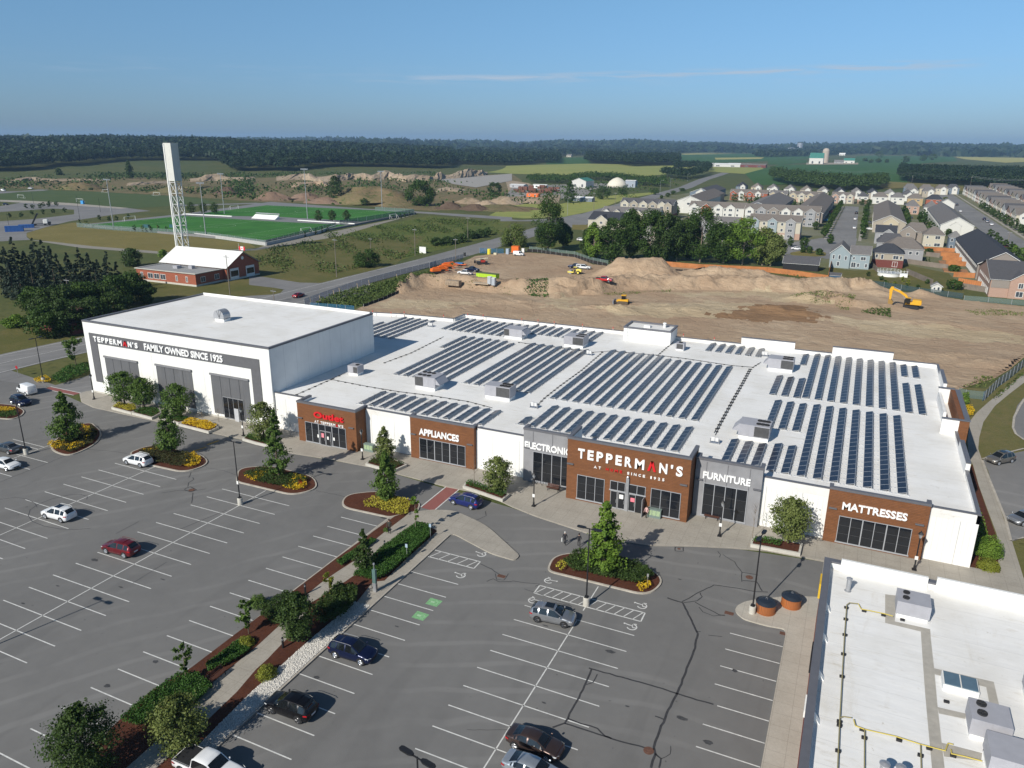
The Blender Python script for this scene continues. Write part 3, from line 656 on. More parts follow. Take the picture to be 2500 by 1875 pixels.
# right hand: pavement by the neighbour building and the bin bulb
bulb=[(-1.6,12),(-1.6,68.9),(-1.8,69.6)]+pg('c3',[(2211,1700),(2100,1670),(2000,1640),(1940,1590),(1925,1555),(1950,1520),(2010,1490),(2100,1472),(2211,1462)])+pg('c4',[(180,1440),(440,1450)])+[(1.0,77.2),(1.2,12)]
slab('sidewalk',rounded(bulb,[0]+[.3]*(len(bulb)-2)+[0],2),.14,m_concrete('pale_concrete',(.37,.34,.29),(.46,.43,.375)))
# far right: path, grass strip and side car park
flat('side_grass',[(16.2,60)]+pg('c4',[(2300,1659),(2211,1350)])+[(60,100),(60,176)]+pg('b4',[(2211,640),(2060,740),(1880,880),(1700,870),(1560,870)])+[(16.2,157)],m_ground('trodden_grass',((.15,.14,.05),(.19,.155,.07),(.11,.12,.04)),.15,.7),.012)
flat('side_car_park',pg('b4',[(1850,1495),(2211,1420),(2500,1350)])+pg('c4',[(2600,840),(2211,935),(2095,965),(2040,745),(1960,550),(1900,350)]),ROADM,.02)
flat('side_road',rounded(pg('b4',[(2600,700),(2300,850),(2150,1030),(2110,1180),(2130,1270),(2300,1380),(2600,1480)]),1,3),ROADM,.022)
b=MB();b.strip(pg('b4',[(2211,975),(2170,1040),(2125,1130),(2115,1220),(2140,1275),(2211,1325)]),.35,.1);b.strip(pg('b4',[(1850,1490),(2211,1400)]),.3,.1);b.strip(pg('c4',[(1850,265),(1900,400),(1965,560),(2050,770),(2097,960),(2211,932)]),.3,.1);struct('kerb',b,CURB)
pth=pg('b4',[(2400,640),(2211,755),(2050,880),(1900,1000),(1800,1090),(1745,1160),(1722,1330),(1735,1480)])+pg('c4',[(1770,300),(1820,480),(1900,700),(1975,900),(1990,1150),(2005,1260)])+[(24,77.4),(25.5,77)]+pg('c4',[(2211,1290),(2110,970),(1990,640),(1905,400),(1850,265)])+pg('b4',[(1815,1400),(1825,1300),(1860,1170),(1960,1030),(2080,930),(2211,830),(2400,740)])
flat('footpath',pth,CONC,.03)
flat('planting_bed',[(16.3,90.8),(24,90)]+pg('c4',[(1990,1240),(1975,930),(1900,720),(1825,500),(1765,300)])+[(17.4,119),(16.3,119)],MULCH,.05)

# ---------------------------------------------------------------- painted markings
b=MB();ZM=.012;W_=.115
def ln(x0,y0,x1,y1,wd=W_): b.strip([(x0,y0),(x1,y1)],wd,ZM)
for i in range(22):                       # left lot, first double row
    y=69.0-2.683*i
    if y >45: ln(-96.3-.06*i,y+.05,-83.7-.08*i,y-.1)
    elif y >12: ln(-96.6,y,-84.4,y)
ln(-90.0,71.2,-90.4,14)
for i in range(-1,20):
    y=69.4-2.70*i
    if i >= 0: ln(-75.6-.06*i,y,-63.9-.04*i,y)
ln(-69.85,71.6,-70.2,16)
for i in range(20):
    y=69.8-2.71*i;ln(-55.85-.03*i,y,-50.25,y)
for y in (62.7,60.0,57.35,54.68,51.97,49.25,46.55,43.82,41.12,38.4,35.65,33,30.3,27.6): ln(-40.9,y,-34.9,y)
for i in range(1,12): y=62.25-2.69*(i-1);ln(-26.8,y,-15.05,y)
ln(-20.97,68.9,-20.97,64.0);ln(-20.97,62.3,-20.97,30)
for i in range(10): y=66.7-2.70*i;ln(-6.6 if i != 4 else -5.9,y,-1.65,y)
for (x0,x1,y0,y1,k) in ((-40.85,-34.85,66.3,67.9,5),(-26.8,-15.08,64.75,66.35,12)):
    ln(x0,y0,x1,y0,.14);ln(x0,y1,x1,y1,.14);ln(x0,y0,x0,y1,.14) if k >6 else None;ln(x1,y0,x1,y1,.14)
    for i in range(k):
        xx=x0+(x1-x0)*(i+.35)/k;ln(xx-.25,y0,xx+.45,y1,.10)
for i in range(3): y=[70.9,68.15,65.4][i];ln(-119,y+.4,-111.5,y+.4) if i else None;ln(-117,y+3,-111.9,y+3) if not i else None
for i in range(7): ln(-117.5,67.6-2.7*i,-105.4,67.6-2.7*i) if i else ln(-117.5,67.6,-111.4,67.6)
ln(-111.4,69.2,-111.6,50)
for i in range(9):                        # side car park
    p=g2('c4',1905+i*38,335+i*92);q=(p[0]+5.6,p[1]+.05);ln(*p,*q)
# access symbols, seen from the aisle
def wheelchair(x,y,s=1.0,fl=1):
    R=.42*s;pts=[(x+fl*(-.05+R*math.cos(t))*1.0,y-.1+R*math.sin(t)) for t in [(-2.6+4.2*i/12) for i in range(13)]]
    b.strip(pts,.12,ZM);b.strip([(x+fl*-.75,y+.15),(x+fl*-.45,y+.1),(x+fl*-.1,y+.1),(x+fl*0,y+.45),(x+fl*.3,y+.5)],.12,ZM)
    b.strip([(x-fl*.1,y+.1),(x+fl*.1,y-.2),(x+fl*.35,y-.1)],.12,ZM);b.strip([(x-fl*.95,y+.1),(x-fl*.8,y+.22)],.2,ZM)
for q in ((-35.4,69.5,1),(-35.45,64.5,1),(-26.3,67.75,-1),(-26.4,63.55,-1),(-15.65,67.55,1),(-15.6,63.6,1)): wheelchair(q[0],q[1],1.15,q[2])
struct('parking_lines',b,LINE)
b=MB()
for pts in ([(-36.31,59.25),(-34.87,59.24),(-34.92,58.07),(-36.27,58.06)],[(-36.34,56.63),(-34.91,56.58),(-34.96,55.41),(-36.32,55.43)]): b.poly([(p[0],p[1],.012) for p in pts[::-1]])
struct('charging_bay_marks',b,M('green_road_paint',(.20,.42,.20),var=.25,vs=4))
b=MB()
def spk(cx,cy):
    b.strip([(cx-.35,cy),(cx+.1,cy+.02)],.28,.017);b.strip([(cx+.1,cy+.3),(cx+.4,cy+.25),(cx+.45,cy-.25),(cx+.1,cy-.3)],.05,.017)
spk(-35.6,58.65);spk(-35.65,56.0);struct('charging_bay_symbols',b,M('pale_green_paint',(.36,.55,.34)))
b=MB();b.poly([(-48.05,83.9,.02),(-46.2,83.8,.02),(-46.1,76.4,.02),(-47.95,76.5,.02)][::-1]);b.poly([(-139,88.8,.02),(-130.2,88.75,.02),(-130.4,87.5,.02),(-138.6,87.6,.02)][::-1])
struct('crosswalk',b,m_clad('red_paver_print',(.26,.095,.085),(.30,.12,.105),10,.4,(.2,.08,.07),.4,.01))
b=MB()
for q in (((-48.15,83.9),(-48.1,76.5)),((-46.1,83.8),(-46.0,76.4)),((-139,88.95),(-130.1,88.9)),((-138.6,87.5),(-130.3,87.4))): b.strip(q,.16,.024)
struct('crosswalk_lines',b,LINE)
b=MB();b.strip(pg('b1',[(1650,1430),(1780,1385)]),.35,.014);b.strip(pg('b1',[(1790,1365),(1890,1330)]),.45,.014);struct('yellow_road_mark',b,M('worn_yellow_paint',(.35,.22,.04),var=.3,vs=4))
# tar seams and skid marks
b=MB()
def seam(t,pts,wd=.16,jit=.05):
    P=pg(t,pts);out=[]
    for p,q in zip(P,P[1:]):
        k=max(2,int(math.dist(p,q)/.5))
        out += [(p[0]+(q[0]-p[0])*i/k+random.uniform(-jit,jit),p[1]+(q[1]-p[1])*i/k+random.uniform(-jit,jit)) for i in range(k)]
    b.strip(out+[P[-1]],wd,.016)
seam('d3',[(1340,190),(1470,232),(1540,360),(1605,500),(1580,620),(1500,830),(1435,1000),(1350,1160),(1290,1300),(1225,1480),(1235,1540),(1200,1659)],.2)
seam('d3',[(660,795),(690,805),(1000,890),(1300,975),(1440,1020),(1600,1075),(1740,1110)],.17);seam('d3',[(690,810),(640,920),(560,1080),(480,1230),(460,1270),(350,1310)],.17)
seam('d3',[(480,1235),(600,1275),(740,1320),(800,1380),(860,1405)],.14);seam('d3',[(460,1275),(640,1330),(860,1405),(1090,1470),(1230,1500)],.15);seam('d3',[(735,850),(700,920),(640,940)],.1);seam('d3',[(1235,1210),(1310,1240)],.13)
seam('d3',[(1240,1540),(1290,1580),(1270,1659)],.14);seam('d3',[(1290,1580),(1360,1540),(1370,1470)],.06);seam('d3',[(1590,480),(1630,482)],.1);seam('d3',[(1690,512),(1815,525)],.08)
seam('c3',[(1470,1485),(1620,1400),(1745,1338),(1900,1360),(2100,1395),(2211,1400)],.12);seam('c3',[(1480,1490),(1600,1475),(1640,1440),(1625,1405)],.11);seam('c3',[(1580,1485),(1680,1540),(1790,1595),(1840,1600)],.12);seam('c3',[(1615,1530),(1650,1570),(1740,1605),(1840,1600)],.08)
seam('c3',[(1820,1075),(1920,1140),(1985,1230),(1985,1310)],.09);seam('c3',[(1985,1230),(2115,1250),(2105,1310),(1990,1300)],.12);seam('c3',[(2110,1310),(2160,1390)],.13);seam('c3',[(1775,1045),(1800,1075),(1790,1100)],.08)
seam('c3',[(1410,1010),(1475,1012),(1480,1045),(1412,1045),(1410,1010)],.13);seam('c3',[(0,1305),(120,1320),(240,1330),(200,1350)],.08);seam('c3',[(110,1370),(240,1420),(500,1510)],.06);seam('c3',[(1240,1310),(1270,1280)],.07)
seam('c2',[(1560,680),(1750,750),(1860,795),(2000,880)],.09);seam('c2',[(1860,795),(1990,740),(1980,700)],.08);seam('c2',[(2060,935),(2180,975)],.09);seam('c2',[(1935,1155),(2030,1200),(2100,1245)],.1);seam('c2',[(1990,1310),(2050,1285),(2100,1310),(2211,1310)],.09)
seam('c2',[(2065,1240),(2080,1290),(2140,1300),(2180,1240)],.07);seam('c2',[(520,525),(700,560),(920,615)],.07);seam('c2',[(440,410),(560,380),(720,372)],.06)
seam('c1',[(1390,545),(1560,520),(1650,530),(1780,508)],.08);seam('c1',[(1590,510),(1640,490),(1700,515),(1650,535),(1590,515)],.14);seam('c1',[(1620,490),(1630,455),(1675,425),(1665,410)],.1);seam('c1',[(1630,410),(1650,365)],.09);seam('c1',[(1665,540),(1655,630)],.1)
seam('c1',[(740,165),(990,185),(1100,205)],.07);seam('c1',[(1780,325),(1930,350),(2060,395)],.06);seam('c1',[(0,450),(400,290),(800,130)],.07);seam('b1',[(220,1085),(480,1050)],.06)
seam('d2',[(1820,1330),(2170,1330)],.04)
struct('tar_seams',b,TAR)
b=MB()
sk=lambda t,pts,wd: b.strip(pg(t,pts),wd,.0145)
sk('c1',[(750,600),(755,575),(700,557),(600,560),(450,595),(330,640),(260,690),(245,740),(280,790),(380,830),(520,855),(650,860),(780,850)],.10)
sk('c1',[(0,600),(130,580),(230,595),(300,630),(320,665)],.08);sk('c1',[(1000,895),(1200,790)],.08);sk('c1',[(1560,855),(1740,780),(1960,690)],.1);sk('c1',[(1150,1320),(1440,1140)],.07)
struct('tyre_marks',b,M('tyre_mark',(.075,.075,.08),.9,var=.2))
b=MB()
for (t,x,y,rx,ry) in (('d1',500,87,.25,.1),('d1',200,237,.3,.12),('d1',1045,98,.35,.1),('d1',1345,742,.3,.2),('d1',925,950,.35,.22),('d1',1450,895,.3,.2),('c1',815,1122,.5,.25),('c1',1405,1290,.4,.08),('d2',525,877,.3,.2),('d2',1215,437,.25,.1),('d3',850,655,.5,.25),('d3',1465,1228,.5,.22),('d3',1695,1437,.4,.28),('d3',1925,820,.3,.2),('d3',275,1095,.25,.1),('d3',290,430,.35,.1),('c2',1110,755,.6,.5),('d3',995,1127,.2,.1),('d3',1450,30,.2,.1)):
    c=g2(t,x,y);k=12;b.poly([(c[0]+rx*math.cos(i*.5236)*random.uniform(.7,1.2),c[1]+ry*math.sin(i*.5236)*random.uniform(.7,1.2),.0135) for i in range(k)])
struct('oil_stains',b,M('oil_stain',(.062,.062,.064),.7,var=.35,vs=4))
# manholes and drains
IRON=M('rusty_iron',(.13,.065,.045),.8,var=.3,vs=8)
def cover_(t,x,y,r,label,sq=False):
    c=g2(t,x,y);b=MB()
    if sq:
        b.box(c[0]-r,c[1]-r*.6,.004,c[0]+r,c[1]+r*.6,.02)
        for i in range(5): b.box(c[0]-r*.85+i*r*.38,c[1]-r*.5,.02,c[0]-r*.85+i*r*.38+.05,c[1]+r*.5,.034)
    else: b.lathe([(r,.004),(r,.022),(r*.8,.022),(r*.78,.03)],c,20)
    tag(b.build('drain_grate' if sq else 'manhole_cover',IRON),label,'drain' if sq else 'manhole cover')
cover_('d3',1180,1510,.42,'rusty round manhole cover ringed by tar near the dark seams');cover_('c3',2050,1272,.4,'rusty round manhole cover inside a square tar patch');cover_('c3',1875,1582,.45,'rusty square drain grate by the round bin pad',True)
cover_('c2',2120,1262,.45,'rusty square drain grate right of the striped bay',True);cover_('c2',1632,722,.35,'rusty square drain grate by the median tip',True);cover_('c1',1655,518,.4,'round manhole cover in the cracked left lot');cover_('d4',140,500,.42,'rusty square drain grate at the corner of the pale pavement',True);cover_('c3',1442,1026,.2,'small manhole cover inside a little square tar outline')
# ---------------------------------------------------------------- the long low store
RZ=6.15                                # roof deck
def parapet(b,pts,z0,z1,th=.35,m=0,cap=1):
    """wall strip along a line of points (outer face), with a proud coping on top"""
    P=[Vector(p) for p in pts]
    for a,c in zip(P,P[1:]):
        d=(c-a).normalized();n=Vector((-d.y,d.x))*th
        b.prism([(a.x,a.y),(c.x,c.y),(c.x+n.x,c.y+n.y),(a.x+n.x,a.y+n.y)],z0,z1,m)
        e=d*.03;n2=n.normalized()*.04
        b.prism([(a.x-e.x-n2.x,a.y-e.y-n2.y),(c.x+e.x-n2.x,c.y+e.y-n2.y),(c.x+n.x+e.x+n2.x,c.y+n.y+e.y+n2.y),(a.x+n.x-e.x+n2.x,a.y+n.y-e.y+n2.y)],z1+.004,z1+.12,cap)
store=thing('retail_store','long low white furniture store with brown and grey bays and a roof of solar panels','store',(-34,124,0))
O_=(-34,124,0)
YF=90.6
foot=[(-84.4,YF),(16.2,YF),(16.2,157.3),(-83.6,155.2),(-83.6,150.0),(-97,148.9),(-110,145.5),(-127,145),(-127,119.3),(-84.4,119.3)]
b=MB();b.prism(inset(foot,.02),0,RZ);b.build('wall',WPANEL,store,O_)
b=MB();b.poly([(p[0],p[1],RZ+.01) for p in inset(foot,.05)]);b.build('roof',ROOFW,store,O_)
def par(*a):
    b=MB();parapet(b,*a);b.build('parapet',[ROOFW,COPE],store,O_)
par([(-84.3,YF),(-77.7,YF)],RZ-.5,6.35);par([(-66.3,YF),(-58.0,YF)],RZ-.5,6.45);par([(-46.9,YF),(-39.4,YF)],RZ-.5,6.5);par([(-7.0,YF),(.5,YF)],RZ-.5,6.75);par([(11.2,YF),(16.2,YF)],RZ-.5,6.75)
par([(16.2,YF),(16.2,104)],RZ-.5,6.7);par([(16.2,112.6),(16.2,118.9)],RZ-.5,6.75);par([(16.2,135.4),(16.2,141)],RZ-.5,6.75)
par([(16.3,104),(16.3,112.6)],RZ-.5,7.7,.5);par([(16.3,141),(16.3,150)],RZ-.5,7.7,.5);par([(16.2,150),(16.2,157.2)],RZ-.5,6.75)
par([(16.2,157.3),(8.4,157.15),(8.35,157.1)],RZ-.5,6.8);par([(8.4,157.4),(-2.4,157.2)],RZ-.5,8.1,.5);par([(-2.4,157.0),(-9.4,156.85)],RZ-.5,6.8)
par([(-9.4,157.1),(-19.8,156.85)],RZ-.5,8.1,.5);par([(-19.8,156.7),(-83.6,155.2)],RZ-.5,6.75);par([(-83.7,155.2),(-83.7,150.0)],RZ-.5,6.75);par([(-83.6,150),(-97,148.9),(-110,145.6)],RZ-.5,6.75)

# return walls behind the projecting parapets on the right-hand side
b=MB();b.box(14.0,119.0,RZ-.4,17.35,119.35,8.45);b.box(14.6,134.9,RZ-.4,17.35,135.3,8.45);b.box(16.95,119.35,RZ-.4,17.35,134.9,8.45);b.box(14.6,124,RZ,15.0,134.9,7.9)
b.build('parapet',ROOFW,store,O_)
b=MB();b.box(16.2,118.95,0,17.45,135.35,8.5,0);b.v=b.v;b.build('side_tower',CLAD,store,O_)
b=MB();b.box(13.95,118.85,8.504,17.55,119.4,8.62);b.box(16.85,119.4,8.504,17.55,135.0,8.62);b.box(14.5,134.85,8.51,16.85,135.45,8.63);b.build('coping',COPE,store,O_)
# bays: brown cladding and grey stone
def bay(x0,x1,yf,h,mat,name,label,back=1.2,pil=None):
    t=MB();t.box(x0,yf,0,x1,yf+.45,h);t.box(x0,yf+.45,0,x0+.4,yf+back,h);t.box(x1-.4,yf+.45,0,x1,yf+back,h)
    o=t.build(name,mat,store,O_);o['label']=label
    if yf+.5 <YF: t=MB();t.box(x0+.4,yf+.45,0,x1-.4,YF+.02,RZ+.012);t.build('bay_roof',ROOFW,store,O_)
    t=MB();t.box(x0+.4,yf+.451,RZ+.013,x1-.4,yf+.47,h);t.box(x0+.401,yf+.47,RZ+.013,x0+.42,yf+back,h);t.box(x1-.42,yf+.47,RZ+.013,x1-.401,yf+back,h);t.build('bay_back',ROOFW,store,O_)
    c=MB();c.box(x0-.06,yf-.06,h+.004,x1+.06,yf+.45,h+.30);c.box(x0-.06,yf+.45,h+.004,x0+.42,yf+back,h+.30);c.box(x1-.42,yf+.45,h+.004,x1+.06,yf+back,h+.30)
    q=c.build('coping',COPE,o,O_);return o
def window(bayo,x0,x1,z0,z1,y,cols,rows=(),fr=.07,name='window',gl=GLASS,sill=True,colw=None):
    """store glazing: aluminium frame with dark panes"""
    f=MB();pn=MB();y0=y-.05
    xs=[x0+(x1-x0)*i/cols for i in range(cols+1)] if colw is None else colw
    for i,x in enumerate(xs):
        w_=fr*(1.8 if i % 2 == 0 and 0 <i <cols and cols >4 else 1);f.box(x-w_/2,y0-.03,z0,x+w_/2,y0+.05,z1)
    f.box(x0-fr/2,y0-.03,z1,x1+fr/2,y0+.05,z1+fr);f.box(x0-.12,y0-.06,z0-.16,x1+.12,y0+.05,z0)
    for r_ in rows:
        zz=z0+(z1-z0)*r_;f.box(x0,y0-.012,zz-.012,x1,y0+.04,zz+.012,1)
    pn.box(x0+.02,y0+.005,z0+.01,x1-.02,y0+.045,z1-.01)
    o=f.build(name,[FRM,BARM],bayo,O_);pn.build('pane',gl,o,O_);return o
FRM=M('window_frame',(.33,.34,.36),.5,var=.04);BARM=M('dark_glazing_bar',(.07,.07,.075),.5)
def win(bayo,*a,**k): return window(store,*a,**k)
def lamp_bar(x,y,z,wd=1.1):
    b=MB();b.box(x,y-.22,z,x+wd,y,z+.16);b.build('wall_light',COPE,store,O_)
OU=bay(-77.6,-66.4,88.0,6.55,CLAD,'outlet_bay','brown clad bay with the red Outlet sign',3.2)
AP=bay(-57.9,-47.1,89.95,6.65,CLAD,'appliances_bay','brown clad bay with the word APPLIANCES')
EL=bay(-39.25,-31.5,89.9,7.85,GSTONE,'electronics_bay','grey stone bay with the word ELECTRONICS',1.6)
TP=bay(-31.75,-15.45,87.3,8.75,CLAD,'main_bay','tall brown clad entrance bay with the main sign',4.5)
FU=bay(-15.3,-7.15,89.9,7.95,GSTONE,'furniture_bay','grey stone bay with the word FURNITURE',1.6)
MA=bay(.5,11.2,90.1,7.0,CLAD,'mattresses_bay','brown clad bay with the word MATTRESSES')
def r2(t,a,c,Y):
    x0,z1=gY(t,*a,Y);x1,z0=gY(t,*c,Y);return x0,x1,z0,z1
win(OU,-76.15,-68.4,.35,3.55,88.0,6,(.33,.66));
# entrance doors of the outlet bay
def door(x0,x1,z1,y,label,z0=.14):
    f=MB();f.box(x0,y-.16,z0,x0+.08,y-.06,z1);f.box(x1-.08,y-.16,z0,x1,y-.06,z1);f.box(x0+.08,y-.16,z1-.1,x1-.08,y-.06,z1);f.box(x0+.08,y-.16,z0,x1-.08,y-.06,z0+.14)
    o=f.build('door',METAL,store,O_);o['label']=label
    p=MB();p.box(x0+.08,y-.13,z0+.14,x1-.08,y-.09,z1-.1);p.build('pane',GLASS,o,O_);h=MB();h.box((x0+x1)/2+(x1-x0)*.33,y-.22,1.0,(x0+x1)/2+(x1-x0)*.37,y-.165,1.5);h.build('handle',METAL,o,O_)
    return o
door(-73.3,-72.25,2.6,88.0,'left glass door with a pink notice');door(-72.2,-71.2,2.6,88.0,'right glass door with a white notice')
win(AP,-56.3,-48.55,.45,3.55,89.95,6,(.33,.66));win(EL,-37.75,-32.1,.5,5.0-.2,89.9,4,(.33,.66),fr=.09,sill=False)
def gw(bo,t_,tl,br_,Y,cols,rows=(),**k):
    x0,z1=gY(t_,*tl,Y);x1,_z=gY(t_,*br_,Y);return win(bo,x0,x1,k.pop('z0',.5),z1,Y,cols,rows,**k)
gw(TP,'c3',(567,385),(800,425),87.3,3,(.33,.66));gw(TP,'c3',(1205,503),(1460,545),87.3,3,(.33,.66))
gw(TP,'c3',(852,435),(980,460),87.3,2,(),z0=2.75)
DX=[gY('c3',x_,550,87.3)[0] for x_ in (852,915,982,1010,1075,1150)]
door(DX[0],DX[1]-.03,2.65,87.3,'far left glass entrance door');door(DX[1]+.03,DX[2],2.65,87.3,'second glass entrance door from the left')
b=MB();b.box(DX[2]+.02,87.02,.14,DX[3]-.02,87.2,4.8);b.lathe([(.16,4.82),(.2,4.95),(.12,5.1),(.02,5.15)],((DX[2]+DX[3])/2,87.1),10);b.build('entrance_post',METAL,store,O_)
win(FU,-14.1,-9.0+.3,.5,4.85,89.9,4,(.33,.66),fr=.09,sill=False)
win(MA,2.0,9.75,.45,3.75,90.1,6,(.33,.66))
for x,y,z in ((-77.5,88.0,4.0),(-67.7,88,3.9),(-57.8,89.95,3.95),(-48.2,89.95,3.95),(-39.1,89.9,5.2),(-31.7,87.3,5.2),(-16.6,87.3,5.2),(-15.2,89.9,5.2),(-8.1,89.9,5.2),(.7,90.1,4.55),(9.95,90.1,4.5)): lamp_bar(x,y,z,.9)
# vertical reveals in the grey stone bays
for x in (-37.8,-34.9,-32.05,-13.95,-11.35,-8.65): b=MB();b.box(x-.03,89.86,4.95,x+.03,89.9,7.8);b.build('reveal_strip',COPE,store,O_)
# signs
SW=M('white_letter',(.86,.86,.85),.5,var=.02)
def sign(name,fn,label):
    b=MB();fn(b);o=b.build(name,[SW,RED],store,O_);o['label']=label;return o
def q(t,xl,yt,xr,yb,Y):           # sign rectangle from its upper left and lower right in the picture
    x0,z1=gY(t,xl,yt,Y);x1,z0=gY(t,xr,yb,Y);return x0,x1,z0,z1
def put_heavy(b,s,x0,x1,z0,z1,y,m=0): put_text(b,s,x0,x1,z0,z1,y,.16,.028,m)
xl,zt=gY('c3',575,155,87.3);xr,zb=gY('c3',1475,385,87.3);z1_,=(gY('c3',575,155,87.3)[1],);z0_=gY('c3',590,240,87.3)[1]
sign('main_sign',lambda b: spaced(b,"TEPPERMAN'S",xl,xr,z0_,z1_,87.3,.42,.16,.03,(7,),1,7),'large white TEPPERMAN\'S letters with a red peaked A')
a0,az1=gY('c3',710,305,87.3);a1,_z=gY('c3',1318,425,87.3);az0=gY('c3',715,327,87.3)[1]
sign('tagline_sign',lambda b: spaced(b,'AT HOME SINCE 1925',a0,a1,az0,az1,87.3,.75,.12,.012,(3,4,5,6),1),'small letters AT HOME SINCE 1925')
def rect(t,tl,bl,tr,Y):
    x0,z1=gY(t,*tl,Y);_,z0=gY(t,*bl,Y);x1,_=gY(t,*tr,Y);return x0,x1,z0,z1
sign('appliances_sign',lambda b: put_heavy(b,'APPLIANCES',*rect('b2',(1410,1218),(1410,1275),(1755,1265),89.95),89.95),'white APPLIANCES letters')
ex0,ex1,ez0,ez1=rect('c3',(115,92),(115,150),(545,160),89.9)
sign('electronics_sign',lambda b: put_heavy(b,'ELECTRONICS',ex0,-31.0+.0 if False else ex1,ez0,ez1,89.9),'white ELECTRONICS letters running behind the main bay')
sign('furniture_sign',lambda b: put_heavy(b,'FURNITURE',*rect('c3',(1655,352),(1655,412),(2065,425),89.9),89.9),'white FURNITURE letters')
sign('mattresses_sign',lambda b: put_heavy(b,'MATTRESSES',*rect('c4',(648,618),(640,682),(1215,700),90.1),90.1),'white MATTRESSES letters')
sign('outlet_sign',lambda b: put_text(b,'Outlet',*rect('b2',(500,1072),(500,1125),(757,1110),88),88.0,.2,.03,1),'red Outlet letters')
sign('outlet_name_sign',lambda b: spaced(b,"AT TEPPERMAN'S",*rect('b2',(507,1150),(507,1172),(755,1190),88),88.0,.3,.1,.012,(10,),1,10),'small AT TEPPERMAN\'S letters under Outlet')
# notices on the doors
b=MB();b.box(-73.0,87.8,1.5,-72.5,87.83,2.2);b.build('door_notice',M('pink_notice',(.7,.25,.3)),store,O_)
b=MB();b.box(-71.9,87.8,1.3,-71.6,87.83,1.8);b.box(-73.85,87.88,1.3,-73.55,87.9,1.8);b.box(-70.8,87.88,1.3,-70.5,87.9,1.8);b.box(-24.3,87.1,1.7,-23.75,87.13,2.3);b.build('door_notice',WHITE,store,O_)
# right of the post: one glazed bay, one door standing open
gw(TP,'c3',(1012,468),(1155,490),87.3,2,(),z0=2.75);door(DX[3],DX[4]-.03,2.65,87.3,'third glass entrance door with a red and white notice')
b=MB();b.box(DX[3]+.3,87.1,1.6,DX[3]+.85,87.13,2.15);b.build('door_notice',M('red_notice',(.75,.2,.25)),store,O_)
f=MB();f.box(DX[5]-.08,86.1,.14,DX[5],87.25,2.6);o=f.build('door',METAL,store,O_);o['label']='open glass entrance door on the right'
f=MB();f.box(DX[4]+.03,87.22,.14,DX[5]-.1,87.28,2.6);f.build('doorway',GLASS,store,O_)

# ---------------------------------------------------------------- the tall hall on the left
HX0,HX1,HY0,HY1,HZ=-128.4,-84.4,90.2,119.2,13.75
hall=thing('showroom_hall','tall white windowless hall with grey frame band and FAMILY OWNED SINCE 1925 sign','hall',(-106.4,104.7,0));H_=(-106.4,104.7,0)
b=MB();b.box(HX0,HY0,0,HX1,HY1,HZ);b.build('wall',BPANEL,hall,H_)
b=MB();b.box(HX0+.4,HY0+.4,HZ+.004,HX1-.4,HY1-.4,HZ+.05);b.build('roof',ROOFW,hall,H_)
b=MB();e=.06
for x0,y0,x1,y1 in ((HX0-e,HY0-e,HX1+e,HY0+.38),(HX0-e,HY1-.38,HX1+e,HY1+e),(HX0-e,HY0+.38,HX0+.38,HY1-.38),(HX1-.38,HY0+.38,HX1+e,HY1-.38)): b.box(x0,y0,HZ+.06,x1,y1,HZ+.35)
b.build('coping',COPE,hall,H_)
b=MB();b.box(HX0+.39,HY1-.45,HZ+.05,HX1-.39,HY1-.385,HZ+.55);b.build('roof_upstand',WHITE,hall,H_)
def hz_(x,y): return gY('b1',x,y,HY0)
fx0,fz1=hz_(768,395);fx1=-86.6;
_,zl=hz_(885,825);_,zin=hz_(840,488);xin,_=hz_(840,488);xin0,_=hz_(765,395)
b=MB();y0,y1=HY0-.12,HY0-.004;bw=1.95;bz0=zin
b.box(fx0,y0,bz0,fx1,y1,fz1);b.box(fx0,y0,zl,fx0+bw*.95,y1,bz0-.003);b.box(fx1-bw*.95,y0,zl,fx1,y1,bz0-.003);b.build('grey_frame_band',M('dark_grey_band',(.12,.12,.128),.6,var=.08),hall,H_)
def hrect(tl,bl,tr): return rect('b1',tl,bl,tr,HY0-.12)
b=MB();spaced(b,"TEPPERMAN'S",*hrect((808,425),(815,470),(1190,483)),HY0-.12,.3,.16,.035,(7,),1,7);o=b.build('name_sign',[SW,RED],hall,H_);o['label']='white TEPPERMAN\'S letters with a red peaked A'
b=MB();put_heavy(b,'FAMILY OWNED SINCE 1925',*hrect((1245,487),(1252,545),(1922,590)),HY0-.12);o=b.build('slogan_sign',[SW,RED],hall,H_);o['label']='white FAMILY OWNED SINCE 1925 letters'
